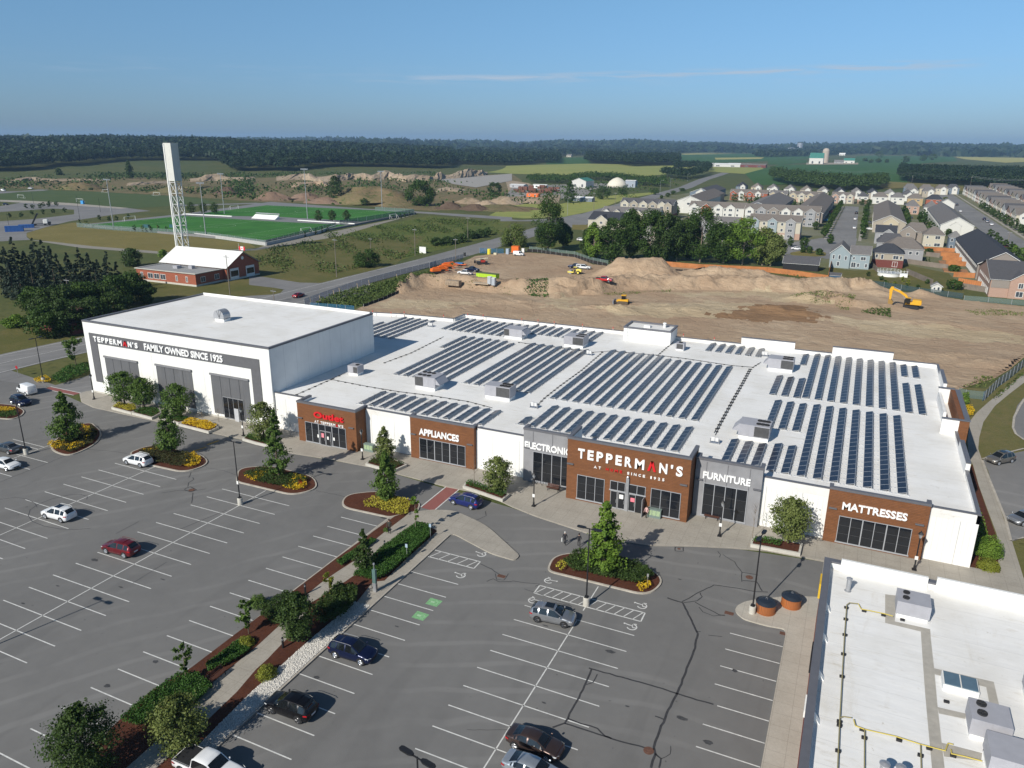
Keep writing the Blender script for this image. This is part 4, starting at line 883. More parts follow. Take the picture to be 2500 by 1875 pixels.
for i,(tl,tr,bot) in enumerate(((( 900,590),(1188,628),None),((1343,660),(1655,705),None),((1815,738),(2150,795),None))):
    x0,z1=hz_(*tl);x1,_=hz_(*tr)
    b=MB();b.box(x0+.1,HY0-.10,.9,x1-.1,HY0-.003,z1-.35);o=b.build('bay_panel',GPANEL,hall,H_);o['label']=['grey panel bay behind the first pair of trees','middle grey panel bay','grey panel bay with dark entrance glazing'][i]
    c=MB();c.box(x0,HY0-.3,z1-.35,x1,HY0-.101,z1-.02);c.build('canopy',METAL if 0 else M('grey_canopy',(.2,.2,.21)),o,H_)
    c=MB()
    for k in (1,2,3): xx=x0+.1+(x1-x0-.2)*k/4;c.box(xx-.03,HY0-.12,.9,xx+.03,HY0-.101,z1-.36)
    c.build('panel_joint',BLACK,o,H_)
    if i:
        wx0,wx1=(x0+3.0,x1-2.6) if i == 1 else (x0+2.4,x1-1.6)
        f=MB();p_=MB();f.box(wx0-.05,HY0-.16,.6,wx0+.04,HY0-.11,4.15);
        kk=4
        for k in range(kk+1): xx=wx0+(wx1-wx0)*k/kk;f.box(xx-.035,HY0-.2,.5,xx+.035,HY0-.13,4.15)
        f.box(wx0,HY0-.2,4.15,wx1,HY0-.13,4.25);f.box(wx0,HY0-.2,.35,wx1,HY0-.13,.5);p_.box(wx0+.04,HY0-.17,.5,wx1-.04,HY0-.125,4.15)
        w_=f.build('window',METAL,o,H_);
        p_.build('pane',GLASS,hall,H_)
        if i == 2:
            d=MB();d.box(wx0+(wx1-wx0)*.52,HY0-.26,.14,wx0+(wx1-wx0)*.72,HY0-.205,2.45);d.build('door',M('pale_grey_door',(.45,.46,.48)),hall,H_)
b=MB();b.box(HX0-.03,HY0-.03,0,HX1+.03,HY0-.002,.45);b.build('base_band',PLANT,hall,H_)

# neighbour building at the lower right
nb=thing('neighbour_store','low white roofed shop with red brick side, cut by the right picture edge','shop',(20,50,0));NO=(20,50,0)
NX,NY,NZ=.95,72.9,6.3
b=MB();b.box(NX,5,0,48,NY,NZ);b.build('wall',BRICK,nb,NO)
b=MB();b.box(NX+.5,5.2,NZ+.004,47.8,NY-.5,NZ+.03);b.build('roof',ROOFW,nb,NO)
b=MB();b.box(NX-.08,5,NZ+.6,NX+.55,NY-.5,NZ+.78);b.box(NX-.08,NY-.5,NZ+.6,48,NY+.12,NZ+.78);b.build('coping',COPE,nb,NO)
b=MB();b.box(NX,5,NZ+.002,NX+.45,NY-.45,NZ+.596);b.box(NX,NY-.45,NZ+.002,48,NY,NZ+.596);b.box(2.4,NY-.75,NZ+.03,9.9,NY-.46,NZ+1.3);b.box(10.6,NY-.75,NZ+.03,40,NY-.46,NZ+1.5);b.build('parapet',WHITE,nb,NO)
for y in (64.9,60.2,55.0,49.9): b=MB();b.add([(NX+.46,y,NZ+.02),(NX+1.0,y,NZ+.02),(NX+.46,y,NZ+.75),(NX+.46,y-.5,NZ+.02),(NX+1.0,y-.5,NZ+.02),(NX+.46,y-.5,NZ+.75)],[(0,1,2),(5,4,3),(0,3,4,1),(1,4,5,2),(2,5,3,0)]);b.build('parapet_brace',WHITE,nb,NO)
b=MB();b.box(NX-.18,69.8,4.3,NX-.02,74,5.1) if 0 else b.box(NX-.2,70.5,3.8,NX-.005,72.6,5.4);b.build('yellow_sign',YEL,nb,NO)
b=MB();b.box(NX-.14,58.8,3.6,NX-.005,61.5,4.9);b.build('black_awning',BLACK,nb,NO);b=MB();b.box(NX-.16,50.6,5.6,NX-.005,52.5,6.2);b.build('white_sign',WHITE,nb,NO)
b=MB();b.box(NX-.5,30,6.25,NX-.09,56,6.35) if 0 else b.box(NX-.05,20,3.2,NX-.004,56,3.5);b.build('brick_band',BRICKD,nb,NO)
# grey walkway pads on its roof
WK=M('grey_roof_walkway',(.40,.375,.33),var=.12)
b=MB();z=NZ+.04
def pad(t,pts): b.poly([(q_[0],q_[1],z) for q_ in pg(t,pts,z)][::-1])
pad('d4',[(1012,158),(1110,170),(1095,392),(1012,405)]);pad('d4',[(1095,392),(1400,460),(1408,560),(1435,800),(1465,1130),(1500,1440),(1530,1700),(1420,1700),(1360,1050),(1330,640),(1320,480),(1012,405)])
pad('d4',[(1435,797),(1950,915),(1995,1112),(1910,1090),(1885,960),(1440,850)]);pad('d4',[(1465,1132),(1710,1190),(1705,1235),(1475,1188)]);pad('d4',[(1500,1440),(1850,1530),(1840,1600),(1520,1560)])
b.build('roof_walkway',WK,nb,NO)

# ---------------------------------------------------------------- roof equipment
FAN=M('black_fan_guard',(.03,.03,.032),.6)
def hvac(x0,y0,x1,y1,z,h,label,fans=(),louv=None,hood=False,group='rooftop cooling units',curb=.55,gas=False):
    t=thing('rooftop_unit',label,'cooling unit',((x0+x1)/2,(y0+y1)/2,z),0,group);o=((x0+x1)/2,(y0+y1)/2,z)
    b=MB();b.box(x0+.1,y0+.1,z,x1-.1,y1-.1,z+curb);b.build('roof_curb',WHITE,t,o)
    b=MB();b.box(x0,y0,z+curb,x1,y1,z+curb+h);k=max(2,int((x1-x0)/1.1))
    for i in range(1,k): xx=x0+(x1-x0)*i/k;b.box(xx-.02,y0-.02,z+curb+.05,xx+.02,y0-.001,z+curb+h-.05)
    b.build('casing',HVACM,t,o)
    for s0,s1 in (louv or ()):
        b=MB();b.box(x0+(x1-x0)*s0+.05,y0-.045,z+curb+.12,x0+(x1-x0)*s1-.05,y0-.021,z+curb+h-.12)
        for i in range(1,3): xx=x0+(x1-x0)*(s0+(s1-s0)*i/3);b.box(xx-.02,y0-.06,z+curb+.12,xx+.02,y0-.046,z+curb+h-.12)
        b.build('louvre',DGREY,t,o)
    for fx,fy,fr in fans:
        b=MB();cx,cy=x0+(x1-x0)*fx,y0+(y1-y0)*fy;zt=z+curb+h
        b.lathe([(fr,zt),(fr,zt+.12),(fr*.92,zt+.125),(fr*.9,zt+.05)],(cx,cy),18)
        for i in range(6): a=i*math.pi/3;b.tube((cx,cy,zt+.13),(cx+fr*.95*math.cos(a),cy+fr*.95*math.sin(a),zt+.13),.02,.02,4)
        b.lathe([(fr*.22,zt+.05),(fr*.2,zt+.17)],(cx,cy),10);b.build('fan',FAN,t,o)
    if hood:
        b=MB();s=1 if hood == 'R' else -1;xx=x1 if s >0 else x0
        pts=[(xx,y0+.1,z+curb+h-.1),(xx,y1-.1,z+curb+h-.1),(xx+s*.9,y1-.1,z+curb+h*.35),(xx+s*.9,y0+.1,z+curb+h*.35),(xx,y0+.1,z+curb+h*.35),(xx,y1-.1,z+curb+h*.35)]
        b.add(pts,[(0,3,2,1),(0,4,3),(1,2,5),(2,3,4,5)]);b.build('intake_hood',HVACM,t,o)
    return t
f8=[(.1+.11*i,.3+.4*j,.34) for i in range(3) for j in range(2)]
f8r=[(.62+.13*i,.28+.44*j,.36) for i in range(3) for j in range(2)]
z=RZ+.02
hvac(-65.2,103.2,-61.3,106.4,z,1.75,'grey roof unit at the left end of the front solar block with dark louvres',[(.15+.22*i,.25+.5*j,.36) for i in range(3) for j in range(2)],[(0,.42)],'R')
hvac(-80.0,104.6,-77.9,106.5,z,1.3,'small grey roof unit alone near the tall hall',[(.7,.5,.35)],[(.55,1)],curb=.45)
hvac(-52.4,103.9,-47.9,106.3,z,1.75,'grey roof unit in front of the second solar block',f8r,[(.45,1)])
hvac(-12.3,104.0,-8.1,107.2,z,1.7,'grey roof unit nearest the FURNITURE bay with a sloping left hood',f8r,[(.5,1)],'L')
hvac(-52.6,140.2,-48.4,143.6,z,1.7,'grey roof unit before the far solar block, right one of the pair',f8r,[(.45,1)])
hvac(-66.5,141.0,-62.3,144.3,z,1.6,'grey roof unit before the far solar block, left one of the pair',[],[(0,.3)],'R')
hvac(-12.7,141.2,-8.3,144.2,z,1.75,'grey roof unit behind the right hand solar block',f8r,[(.5,1)],'L')
hvac(-31.3,147.5,-29.6,149.2,z,1.2,'small grey roof unit beside the white penthouse',[(.5,.5,.4)],[(.1,.9)],curb=.3)
zN=NZ+.03
def pix_unit(t,bl,br,x0y1,z,h,**k):
    a=g2(t,*bl,z);c=g2(t,*br,z);return a,c
a=g2('d4',1095,350,zN);c=g2('d4',1385,402,zN)
hvac(a[0],a[1],c[0],a[1]+2.3,zN,1.25,'grey roof unit with two fans near the far parapet of the right shop',[(.26,.35,.28),(.28,.75,.28)],None,curb=.35)
a=g2('d4',1722,1400,zN);c=g2('d4',2080,1495,zN)
hvac(a[0],a[1],c[0],a[1]+2.4,zN,1.3,'grey roof unit with two fans at the right edge of the picture',[(.28,.35,.33),(.3,.78,.33)],None,curb=.4)
a=g2('d4',1880,1750,zN);hvac(a[0],a[1],a[0]+4.2,a[1]+2.6,zN,1.3,'grey roof unit cut off by the bottom right corner',[],None)
a=g2('d4',2240,1200,zN);hvac(a[0],a[1],a[0]+3.5,a[1]+3.2,zN,1.6,'dark sided roof unit cut by the right picture edge',[],[(0,.5)])
# skylight
t=thing('skylight','white framed roof skylight with blue grey glazing on the right shop','skylight',(0,0,0));a=g2('d4',1505,985,zN);c=g2('d4',1818,1070,zN)
t.location=(a[0],a[1],zN);o=(a[0],a[1],zN);b=MB();b.box(a[0],a[1],zN,c[0],a[1]+1.75,zN+.55);b.build('frame',WHITE,t,o)
b=MB();m_=(a[0]+c[0])/2;b.box(a[0]+.08,a[1]+.08,zN+.551,m_-.05,a[1]+1.67,zN+.62);b.box(m_+.05,a[1]+.08,zN+.551,c[0]-.08,a[1]+1.67,zN+.62);b.build('glazing',M('skylight_glass',(.10,.16,.21),.25,var=.1),t,o)
# vents
def vent(t_,x,y,z,h,r,label):
    c=g2(t_,x,y,z);t=thing('vent_pipe',label,'vent pipe',(c[0],c[1],z));b=MB();b.lathe([(r*1.5,0),(r*1.5,.06),(r,.1),(r,h)],(0,0),16);b.build('pipe',METAL,t)
    b=MB();b.lathe([(r*.8,h),(r*.8,h+.1),(r*1.3,h+.12),(r*1.35,h+.2),(r*.4,h+.3)],(0,0),16);b.build('cowl',METAL,t)
vent('d4',688,130,zN,1.15,.2,'shiny vent pipe near the far left corner of the right shop roof');vent('d4',975,1800,zN,1.5,.25,'left one of the two shiny vent pipes at the bottom edge');vent('d4',1115,1830,zN,1.5,.25,'right one of the two shiny vent pipes at the bottom edge')
# curved exhaust on the tall hall
c=g2('b1',1925,290,HZ+.1);t=thing('exhaust_hood','curved silver exhaust hood on the tall hall roof','exhaust hood',(c[0],c[1],HZ+.05));b=MB();b.box(-1.1,-.8,0,1.1,.8,.45);b.build('base',WHITE,t)
b=MB();pr=[(-1.35+0,.45)]+[(-.1+1.25*math.cos(a_),1.0+1.15*math.sin(a_)) for a_ in np.linspace(-.4,3.3,12)]
k=len(pr);b.add([(p[0],-.85,p[1]) for p in pr]+[(p[0],.85,p[1]) for p in pr],[tuple(range(k)),tuple(range(2*k-1,k-1,-1))]+[(i,i+k,(i+1) % k+k,(i+1) % k) for i in range(k)]);b.build('hood',METAL,t)
b=MB();b.box(.05,-.9,.5,.1,-.86,2.1);b.tube((.07,-.88,.7),(-.5,-.88,1.9),.03,.03,4);b.tube((.07,-.88,.7),(.6,-.88,1.9),.03,.03,4);b.build('seam',COPE,t)
# gas pipes on the right shop, resting on black blocks
GP=M('yellow_gas_pipe',(.55,.44,.10),.5,var=.12);GPG=M('dull_gas_pipe',(.30,.26,.13),.6)
def gpipe(name,t_,pts,mat,label,r=.045):
    P=[(*g2(t_,x,y,zN+.22),zN+.22) for x,y in pts];b=MB();b.path(P,r,6);tag(b.build(name,mat),label,'gas pipe')
gpipe('gas_pipe','d4',[(600,1700),(620,1230),(640,880),(660,520),(680,250),(705,232),(780,240)],GPG,'long dull gas pipe running along the left edge of the right shop roof')
gpipe('gas_pipe','d4',[(780,240),(805,285),(1000,325),(1080,348)],GP,'yellow gas pipe leading to the far roof unit of the right shop')
gpipe('gas_pipe','d4',[(740,1240),(755,1295),(835,1325),(1100,1385),(1320,1455),(1530,1510),(1555,1445),(1600,1455)],GP,'bright yellow gas pipe crossing the lower part of the right shop roof')
gpipe('gas_pipe','d4',[(1580,1500),(1585,1535),(1700,1560),(1850,1600)],GP,'yellow gas pipe stub at the bottom right corner');gpipe('gas_pipe','d4',[(620,1225),(650,1215),(720,1225)],GPG,'short dull gas pipe to the grey regulator')
gpipe('gas_pipe','d4',[(835,1325),(833,1700)],GPG,'thin dull gas pipe running down from the yellow pipe');gpipe('gas_pipe','d4',[(1318,1460),(1325,1700)],GPG,'thin dull gas pipe beside the grey roof walkway')
b0=MB();b0.box(-.18,-.11,0,.18,.11,.15);b0.box(-.16,-.05,.15,.16,.05,.18);blk=None
for i,(x,y) in enumerate(((675,280),(670,380),(662,515),(650,682),(638,875),(615,1265),(615,1298),(603,1518),(828,308),(995,345),(1160,385),(812,1335),(830,1405),(1130,1425),(1390,1497),(1315,1557),(1597,1560),(1883,1523),(1540,1092))):
    c=g2('d4',x,y,zN)
    if blk is None: blk=tag(b0.build('pipe_block',DARKP,loc=(c[0],c[1],zN)),'black rubber block under a gas pipe on the right shop roof','pipe block','black blocks under the gas pipes')
    else: dup(blk,(c[0],c[1],zN),random.uniform(-.1,.1))
# penthouse on the store roof
pt=thing('roof_penthouse','white flat roofed penthouse at the back of the store roof','penthouse',(-38,153,RZ));po=(-38,153,RZ)
b=MB();b.box(-43.2,151.0,RZ+.02,-33.2,157.0,8.75);b.build('wall',WPANEL,pt,po);b=MB();b.box(-42.8,151.4,8.754,-33.6,156.6,8.78);b.build('roof',ROOFW,pt,po)
b=MB();b.box(-43.3,150.9,8.79,-33.1,151.3,9.1);b.box(-43.3,156.6,8.79,-33.1,157.1,9.1);b.box(-43.3,151.3,8.79,-42.9,156.6,9.1);b.box(-33.5,151.3,8.79,-33.1,156.6,9.1);b.build('coping',COPE,pt,po)
b=MB();b.box(-39.5,153.2,8.79,-38.2,154.2,9.25);b.lathe([(.3,8.79),(.3,9.6),(.45,9.65),(.3,9.85)],(-35.5,155),10);b.build('roof_vent',WHITE,pt,po)
b=MB();[b.box(-42.4,150.93,6.3+.3*i,-42.0,150.98,6.34+.3*i) for i in range(8)];b.box(-42.43,150.93,6.2,-42.39,150.98,8.7);b.box(-42.01,150.93,6.2,-41.97,150.98,8.7);b.build('ladder',METAL,pt,po)

# ---------------------------------------------------------------- solar rows
def m_solar():
    k=NT('solar_cells');x,y,z_=k.xyz(k.n('TexCoord').outputs['Object'])
    ln_=k.math('MAXIMUM',k.lines(k.math('ADD',x,.5),.1667,.012),k.lines(k.math('ADD',y,5.0),.165,.012))
    c=k.mix(k.ramp(k.noise(.5,3),.4,.6),(.008,.012,.028),(.014,.019,.038));c=k.mix(k.math('MULTIPLY',ln_,.5),c,(.10,.13,.18))
    return k.done(c,.3,spec=.35)
SOL=m_solar();ALU=M('aluminium_frame',(.55,.57,.60),.4,metal=.4,var=.04)
PW,PLN,TILT=1.02,1.665,R_(16)
def panel_mesh():
    b=MB();t=.04;e=.035;hw,hl=PW/2,PLN/2-.012
    b.box(-hw,-hl,-t,hw,hl,0,0);b.poly([(-hw+e,-hl+e,.004),(hw-e,-hl+e,.004),(hw-e,hl-e,.004),(-hw+e,hl-e,.004)],1)
    me=bpy.data.meshes.new('panel');me.from_pydata(b.v,[],b.f);me.materials.append(ALU);me.materials.append(SOL);me.polygons.foreach_set('material_index',b.m);return me
PME=panel_mesh();_rk={}
def rack_mesh(n):
    if n in _rk: return _rk[n]
    b=MB();z1=.10+PW*math.sin(TILT)+.02;L_=n*PLN
    b.add([(PW*.48,.04,z1+.0),(PW*.48,L_-.04,z1),(PW*.48+.20,L_-.04,.05),(PW*.48+.20,.04,.05)],[(0,1,2,3),(3,2,1,0)])   # sloping wind deflector behind the high edge
    for i in range(n+1):
        y=min(max(i*PLN,.05),L_-.05);b.box(-.72,y-.03,0,PW*.5+.25,y+.03,.05);b.box(-.8,y-.1,0,-.62,y+.1,.07);b.box(PW*.5+.1,y-.12,0,PW*.5+.3,y+.12,.08);b.tube((-PW*.5,y,.05),(PW*.47,y,z1-.06),.02,.02,4);b.box(PW*.47-.02,y-.03,.03,PW*.47+.02,y+.03,z1-.05)
    me=bpy.data.meshes.new('rack');me.from_pydata(b.v,[],b.f);me.materials.append(M('rack_metal',(.55,.57,.60),.5,metal=.2,var=.05));_rk[n]=me;return me
def solar_row(x,y0,y1,label,group,z=RZ+.03):
    n=max(2,round((y1-y0)/PLN));t=thing('solar_row',label,'solar panels',(x,y0,z),0,group)
    r=link(bpy.data.objects.new('rack',rack_mesh(n)));r.parent=t
    for i in range(n):
        p=link(bpy.data.objects.new('panel',PME));p.parent=t;p.location=(0,(i+.5)*PLN,.10+PW*.5*math.sin(TILT));p.rotation_euler=(0,-TILT,0)
def block(xs,y0,y1,desc):
    k=len(xs)
    for i,x in enumerate(xs):
        a=y0[i] if isinstance(y0,(list,tuple)) else y0;c=y1[i] if isinstance(y1,(list,tuple)) else y1
        lab=(ORD[i]+' solar row from the left in the ' if k >1 else 'single solar row in the ')+desc
        solar_row(x,a,c,lab,'solar rows on the store roof')
ar=lambda a,n,s=1.916: [a+s*i for i in range(n)]
block(ar(-3.05,7,1.916),94.0,124.4,'long near right block');block(ar(-5.05,8,1.916),126.8,157.0-.3,'long far right block')
block(ar(10.2,2,1.9),147.6,157-.3,'short pair by the back right corner');block(ar(10.2,2,1.9),126.4,143.0,'pair of medium rows at the right edge')
block(ar(-10.2,3,1.9)[0:3],126.3,138.6,'trio left of the long far block');block([-8.9,-7.0,-5.1],110.2,124.2,'trio left of the long near block')
block([-6.75,-4.95],94.0,103.6,'short pair by the FURNITURE bay');block([-12.5,-10.6,-8.75],94.7,103.2,'front trio behind the FURNITURE bay')
block([-7.1],147.3,155.2,'spot beside the far right roof unit');block([-25.3,-23.35,-21.4,-19.5,-17.55,-15.6],149.4,156.4,'short back row of six')
block(ar(-42.35,13,1.915),108.2,[141.5]*6+[139.6]*7,'middle block');block(ar(-42.2,13,1.917)[0:1],95.5-.3,99.3,'stub at the left of the front middle block') 
block(ar(-40.45,12,1.92),95.0,104.2,'front middle block');block(ar(-68.7,12,1.915),92.4,99.4,'front left block')
block(ar(-74.4,7,1.92)[0:6]+[-62.8],[127.9,108.2,108.2,108.2,108.2,108.2,108.8],[138.4]*4+[137.6]*3,'second block from the left');block(ar(-58.85,7,1.92),109.2,138.9,'third block from the left')
block(ar(-97.5,6,1.92),129.5,[141,148,148,148,148,148],'far left block behind the tall hall') ;block([-103,-101.1],135,142,'pair half hidden by the tall hall')
block(ar(-82.0,18,1.92),[141.6]*9+[146.4]*9,[153.2]*9+[154.6]*9,'far block along the back parapet')
# roof cables on small black feet
RC=M('black_roof_cable',(.03,.03,.03),.7)
def cable(t_,pts,label,feet=9):
    P=[(*g2(t_,x,y,RZ+.12),RZ+.12) for x,y in pts];b=MB();b.path(P,.04,5)
    for p,q_ in zip(P,P[1:]):
        k=max(1,int(math.dist(p,q_)/1.4))
        for i in range(k): xx=p[0]+(q_[0]-p[0])*i/k;yy=p[1]+(q_[1]-p[1])*i/k;b.box(xx-.17,yy-.12,RZ+.02,xx+.17,yy+.12,RZ+.13)
    tag(b.build('roof_cable',RC),label,'roof cable')
cable('b3',[(2065,710),(2000,830),(1920,970),(1860,1080),(1800,1190),(1755,1280)],'thick black cable tray between the middle and right solar blocks');cable('b3',[(2050,710),(1985,830),(1905,970),(1845,1080),(1785,1190),(1745,1260)],'thinner black cable left of the cable tray')
cable('b3',[(60,480),(400,525),(700,565),(850,555),(1250,590),(1500,620),(1900,680),(2080,695),(2150,650)],'long black cable running behind the middle solar block');cable('b3',[(1260,590),(1400,470)],'short black cable to the penthouse')
cable('b3',[(780,565),(600,720),(420,850),(280,960),(200,1040)],'black cable between the second and middle solar blocks');cable('b2',[(650,800),(960,860),(1230,905),(1520,940),(1830,990),(2040,1045)],'pipe on black feet behind the front left solar block')
cable('b2',[(1110,655),(1340,570),(1500,490),(1620,430)],'line of black feet left of the second solar block');cable('b2',[(350,930),(610,815),(770,745)],'gas pipe beside the tall hall wall')
def smallbox(t_,x,y,label):
    c=g2(t_,x,y,RZ+.02);t=thing('inverter_box',label,'inverter',(c[0],c[1],RZ+.02));b=MB();b.box(-.7,-.3,0,.7,.3,.08);[b.box(xx-.03,-.2,.08,xx+.03,.2,.6) for xx in (-.6,.6)];b.build('stand',METAL,t)
    b=MB();b.box(-.5,-.12,.3,-.02,.12,.95);b.box(.06,-.12,.3,.5,.12,.9);b.build('cabinet',M('pale_cabinet',(.6,.6,.6)),t)
smallbox('b3',190,1045,'grey inverter stand between the second and middle solar blocks');smallbox('b3',665,590,'grey inverter stand at the far end of the third solar block');smallbox('b3',1750,1350,'grey inverter stand behind the FURNITURE bay');smallbox('b3',2180,600,'grey inverter stand near the far right roof unit');smallbox('b2',1505,345,'grey inverter stand near the back left parapet')
# red-white stakes along the back parapet
def stake(x,y):
    b=MB();b.box(-.05,-.05,0,.05,.05,1.0,0);b.box(-.052,-.052,1.0,.052,.052,1.35,1);return b
s0=None
for i,(t_,x,y) in enumerate((('b2',1023,250),('b2',1180,262),('b2',1293,258),('b2',1632,288),('b2',1840,275),('b2',1972,285),('b3',93,318),('b3',233,330),('b3',372,345),('b3',615,368),('b3',878,395),('b3',1482,455),('b3',1748,485),('b3',2143,530))):
    c=g2(t_,x,y,RZ)
    if s0 is None: s0=tag(stake(0,0).build('roof_stake',[M('pale_stake',(.6,.5,.45)),RED],loc=(c[0],c[1]-.6,RZ+.01)),'thin red tipped stake standing by the back parapet','stake','red tipped stakes along the back parapet')
    else: dup(s0,(c[0],c[1]-.6,RZ+.01))
# ---------------------------------------------------------------- vehicles
# stations: x, half width, z bottom, z shoulder, z roof/hood, half width at the top
KIND=dict(
 suv=dict(L=4.6,st=[(-2.3,.66,.48,.92,.98,.56),(-2.24,.82,.34,.98,1.12,.60),(-2.02,.89,.26,1.04,1.44,.58),(-1.7,.915,.24,1.07,1.60,.60),(-1.0,.925,.22,1.05,1.67,.62),(-.2,.925,.22,1.02,1.69,.63),(.3,.925,.22,1.0,1.63,.62),(1.15,.92,.22,.98,1.10,.74),(1.65,.91,.25,.93,1.01,.74),(2.1,.87,.3,.82,.89,.70),(2.26,.77,.38,.68,.74,.6),(2.31,.6,.45,.6,.64,.45)],
          win=(-1.9,.98),ws=(.34,1.13),rw=(-2.2,-1.76),wheels=(-1.38,1.38),wr=.36,rails=1),
 sedan=dict(L=4.65,st=[(-2.33,.66,.45,.86,.90,.56),(-2.25,.82,.33,.93,.99,.68),(-1.75,.89,.25,.98,1.06,.70),(-1.05,.90,.22,.98,1.36,.58),(-.5,.905,.21,.97,1.43,.60),(.1,.905,.21,.95,1.43,.61),(.45,.905,.21,.94,1.37,.61),(1.2,.90,.22,.90,.98,.74),(1.7,.89,.24,.84,.91,.72),(2.1,.85,.28,.75,.80,.68),(2.28,.74,.35,.62,.67,.58),(2.34,.55,.42,.56,.6,.42)],
          win=(-1.5,1.0),ws=(.47,1.18),rw=(-1.72,-1.07),wheels=(-1.4,1.4),wr=.33,rails=0),
 hatch=dict(L=4.2,st=[(-2.1,.66,.45,.9,.95,.56),(-2.05,.80,.32,.95,1.05,.60),(-1.8,.86,.25,.98,1.34,.58),(-1.45,.87,.22,.98,1.45,.60),(-.5,.875,.21,.97,1.48,.61),(.1,.875,.21,.95,1.47,.61),(.45,.875,.21,.94,1.40,.61),(1.15,.87,.22,.90,.98,.72),(1.6,.86,.24,.84,.91,.70),(1.95,.82,.28,.75,.80,.66),(2.08,.72,.35,.62,.67,.56),(2.13,.5,.42,.56,.6,.4)],
          win=(-1.75,.98),ws=(.47,1.13),rw=(-2.03,-1.5),wheels=(-1.25,1.28),wr=.32,rails=0),
 van=dict(L=4.7,st=[(-2.33,.80,.42,1.0,1.80,.70),(-2.28,.88,.30,1.05,1.86,.76),(-1.8,.90,.26,1.06,1.90,.78),(-.5,.905,.24,1.06,1.93,.78),(.6,.905,.24,1.05,1.90,.77),(.95,.905,.24,1.04,1.80,.74),(1.55,.895,.25,1.02,1.14,.74),(2.0,.87,.28,.90,.98,.68),(2.25,.78,.36,.72,.80,.6),(2.33,.6,.45,.6,.68,.45)],
          win=(.35,1.35),ws=(.98,1.53),rw=None,wheels=(-1.45,1.45),wr=.34,rails=0),
 pickup=dict(L=5.7,st=[(-2.85,.90,.50,1.04,1.05,.88),(-2.8,.96,.42,1.10,1.11,.90),(-.95,.97,.40,1.12,1.13,.90),(-.9,.97,.38,1.15,1.72,.72),(-.6,.97,.38,1.15,1.85,.72),(.3,.97,.38,1.14,1.87,.73),(.65,.97,.38,1.13,1.80,.72),(1.35,.965,.38,1.12,1.22,.84),(2.2,.95,.4,1.08,1.14,.82),(2.7,.92,.45,.98,1.04,.80),(2.82,.86,.5,.80,.86,.72),(2.88,.7,.52,.7,.75,.6)],
          win=(-.85,1.15),ws=(.68,1.32),rw=(-.93,-.8),wheels=(-1.9,1.85),wr=.41,rails=0))
def paint(name,c,metal=.35,rough=.28): 
    n_='paint_'+name
    if n_ in _mc: return _mc[n_]
    k=NT(n_);f=k.noise(.9,3);_mc[n_]=k.done(k.mix(k.ramp(f,.3,.7),tuple(q*.93 for q in c),tuple(min(1,q*1.06) for q in c)),rough,metal,spec=.4,coat=.15 if max(c) <.06 else .6);return _mc[n_]
PC=dict(white=paint('white',(.74,.75,.76),0,.35),red=paint('dark_red',(.16,.012,.018)),blue=paint('royal_blue',(.018,.03,.16)),navy=paint('navy',(.008,.014,.05)),black=paint('black',(.008,.008,.010)),
          silver=paint('silver',(.36,.37,.39),.7),brown=paint('brown',(.085,.058,.052),.6),pale=paint('pale_silver',(.42,.46,.50),.6),beige=paint('pewter',(.24,.225,.205),.6),grey=paint('grey',(.12,.13,.14),.6),crimson=paint('crimson',(.30,.012,.02)),fire=paint('fire_red',(.5,.02,.02),0),sky=paint('sky_blue',(.03,.25,.5)))
_proto={}
LREAR=M('rear_lamp',(.42,.01,.015),.25,var=.05);LHEAD=M('head_lamp',(.62,.65,.68),.15,var=.05);PLATE=M('number_plate',(.6,.62,.66),.5,var=.05)
def loft(kd,pmat,cabin_dark=None):
    S=np.array(kd['st']);xs=np.unique(np.concatenate([np.linspace(S[0,0],S[-1,0],40),S[:,0],[q for q in (kd['win']+kd['ws']+(kd['rw'] or ())) if q]]))
    A=[np.interp(xs,S[:,0],S[:,i]) for i in range(1,6)]
    if kd is not KIND['pickup'] and kd is not KIND['van']: A=[np.convolve(np.pad(a,1,'edge'),[.2,.6,.2],'valid') for a in A]
    W,ZB,ZS,ZT,WT=A;n=len(xs);rings=[]
    for i in range(n):
        w_,zb,zs,zt,wt=W[i],ZB[i],ZS[i],ZT[i],WT[i];hi=min(1,max(0,(zt-zs)/.3))
        half=[(0,zb),(w_*.86,zb),(w_*.985,zb+.10),(w_,zb+(zs-zb)*.45),(w_*.985,zs-.10),(w_*.955,zs),(wt+.03,zt-.07*hi-.012),(wt*.9,zt-.012),(wt*.5,zt+.012),(0,zt+.02)]
        rings.append([(xs[i],y,z_) for y,z_ in half]+[(xs[i],-y,z_) for y,z_ in half[-2:0:-1]])
    k=len(rings[0]);V=[p for r_ in rings for p in r_]
    body=[];side=[];shield=[];rear=[]
    w0,w1=kd['win'];a0,a1=kd['ws'];rw=kd['rw']
    for i in range(n-1):
        xm=(xs[i]+xs[i+1])/2;cab=(ZT[i]+ZT[i+1])/2-(ZS[i]+ZS[i+1])/2
        for j in range(k):
            q_=(i*k+j,i*k+(j+1) % k,(i+1)*k+(j+1) % k,(i+1)*k+j);jj=j if j <9 else 17-j
            if jj == 5 and w0 <xm <w1 and cab >.2 and not any(abs(xm-p) <.06 for p in (-.35,-1.3 if kd['L'] >4.3 and kd['L'] <5 else 9)): side.append(q_)
            elif jj in (7,8) and a0 <xm <a1: shield.append(q_)
            elif jj in (7,8) and rw and rw[0] <xm <rw[1]: rear.append(q_)
            else: body.append(q_)
    body += [tuple(range(k))[::-1],tuple((n-1)*k+j for j in range(k))]
    return V,body,side,shield,rear
def sub(V,F):
    ids=sorted({i for f in F for i in f});mp={a: b for b,a in enumerate(ids)}
    b=MB();b.add([V[i] for i in ids],[tuple(mp[i] for i in f) for f in F]);return b
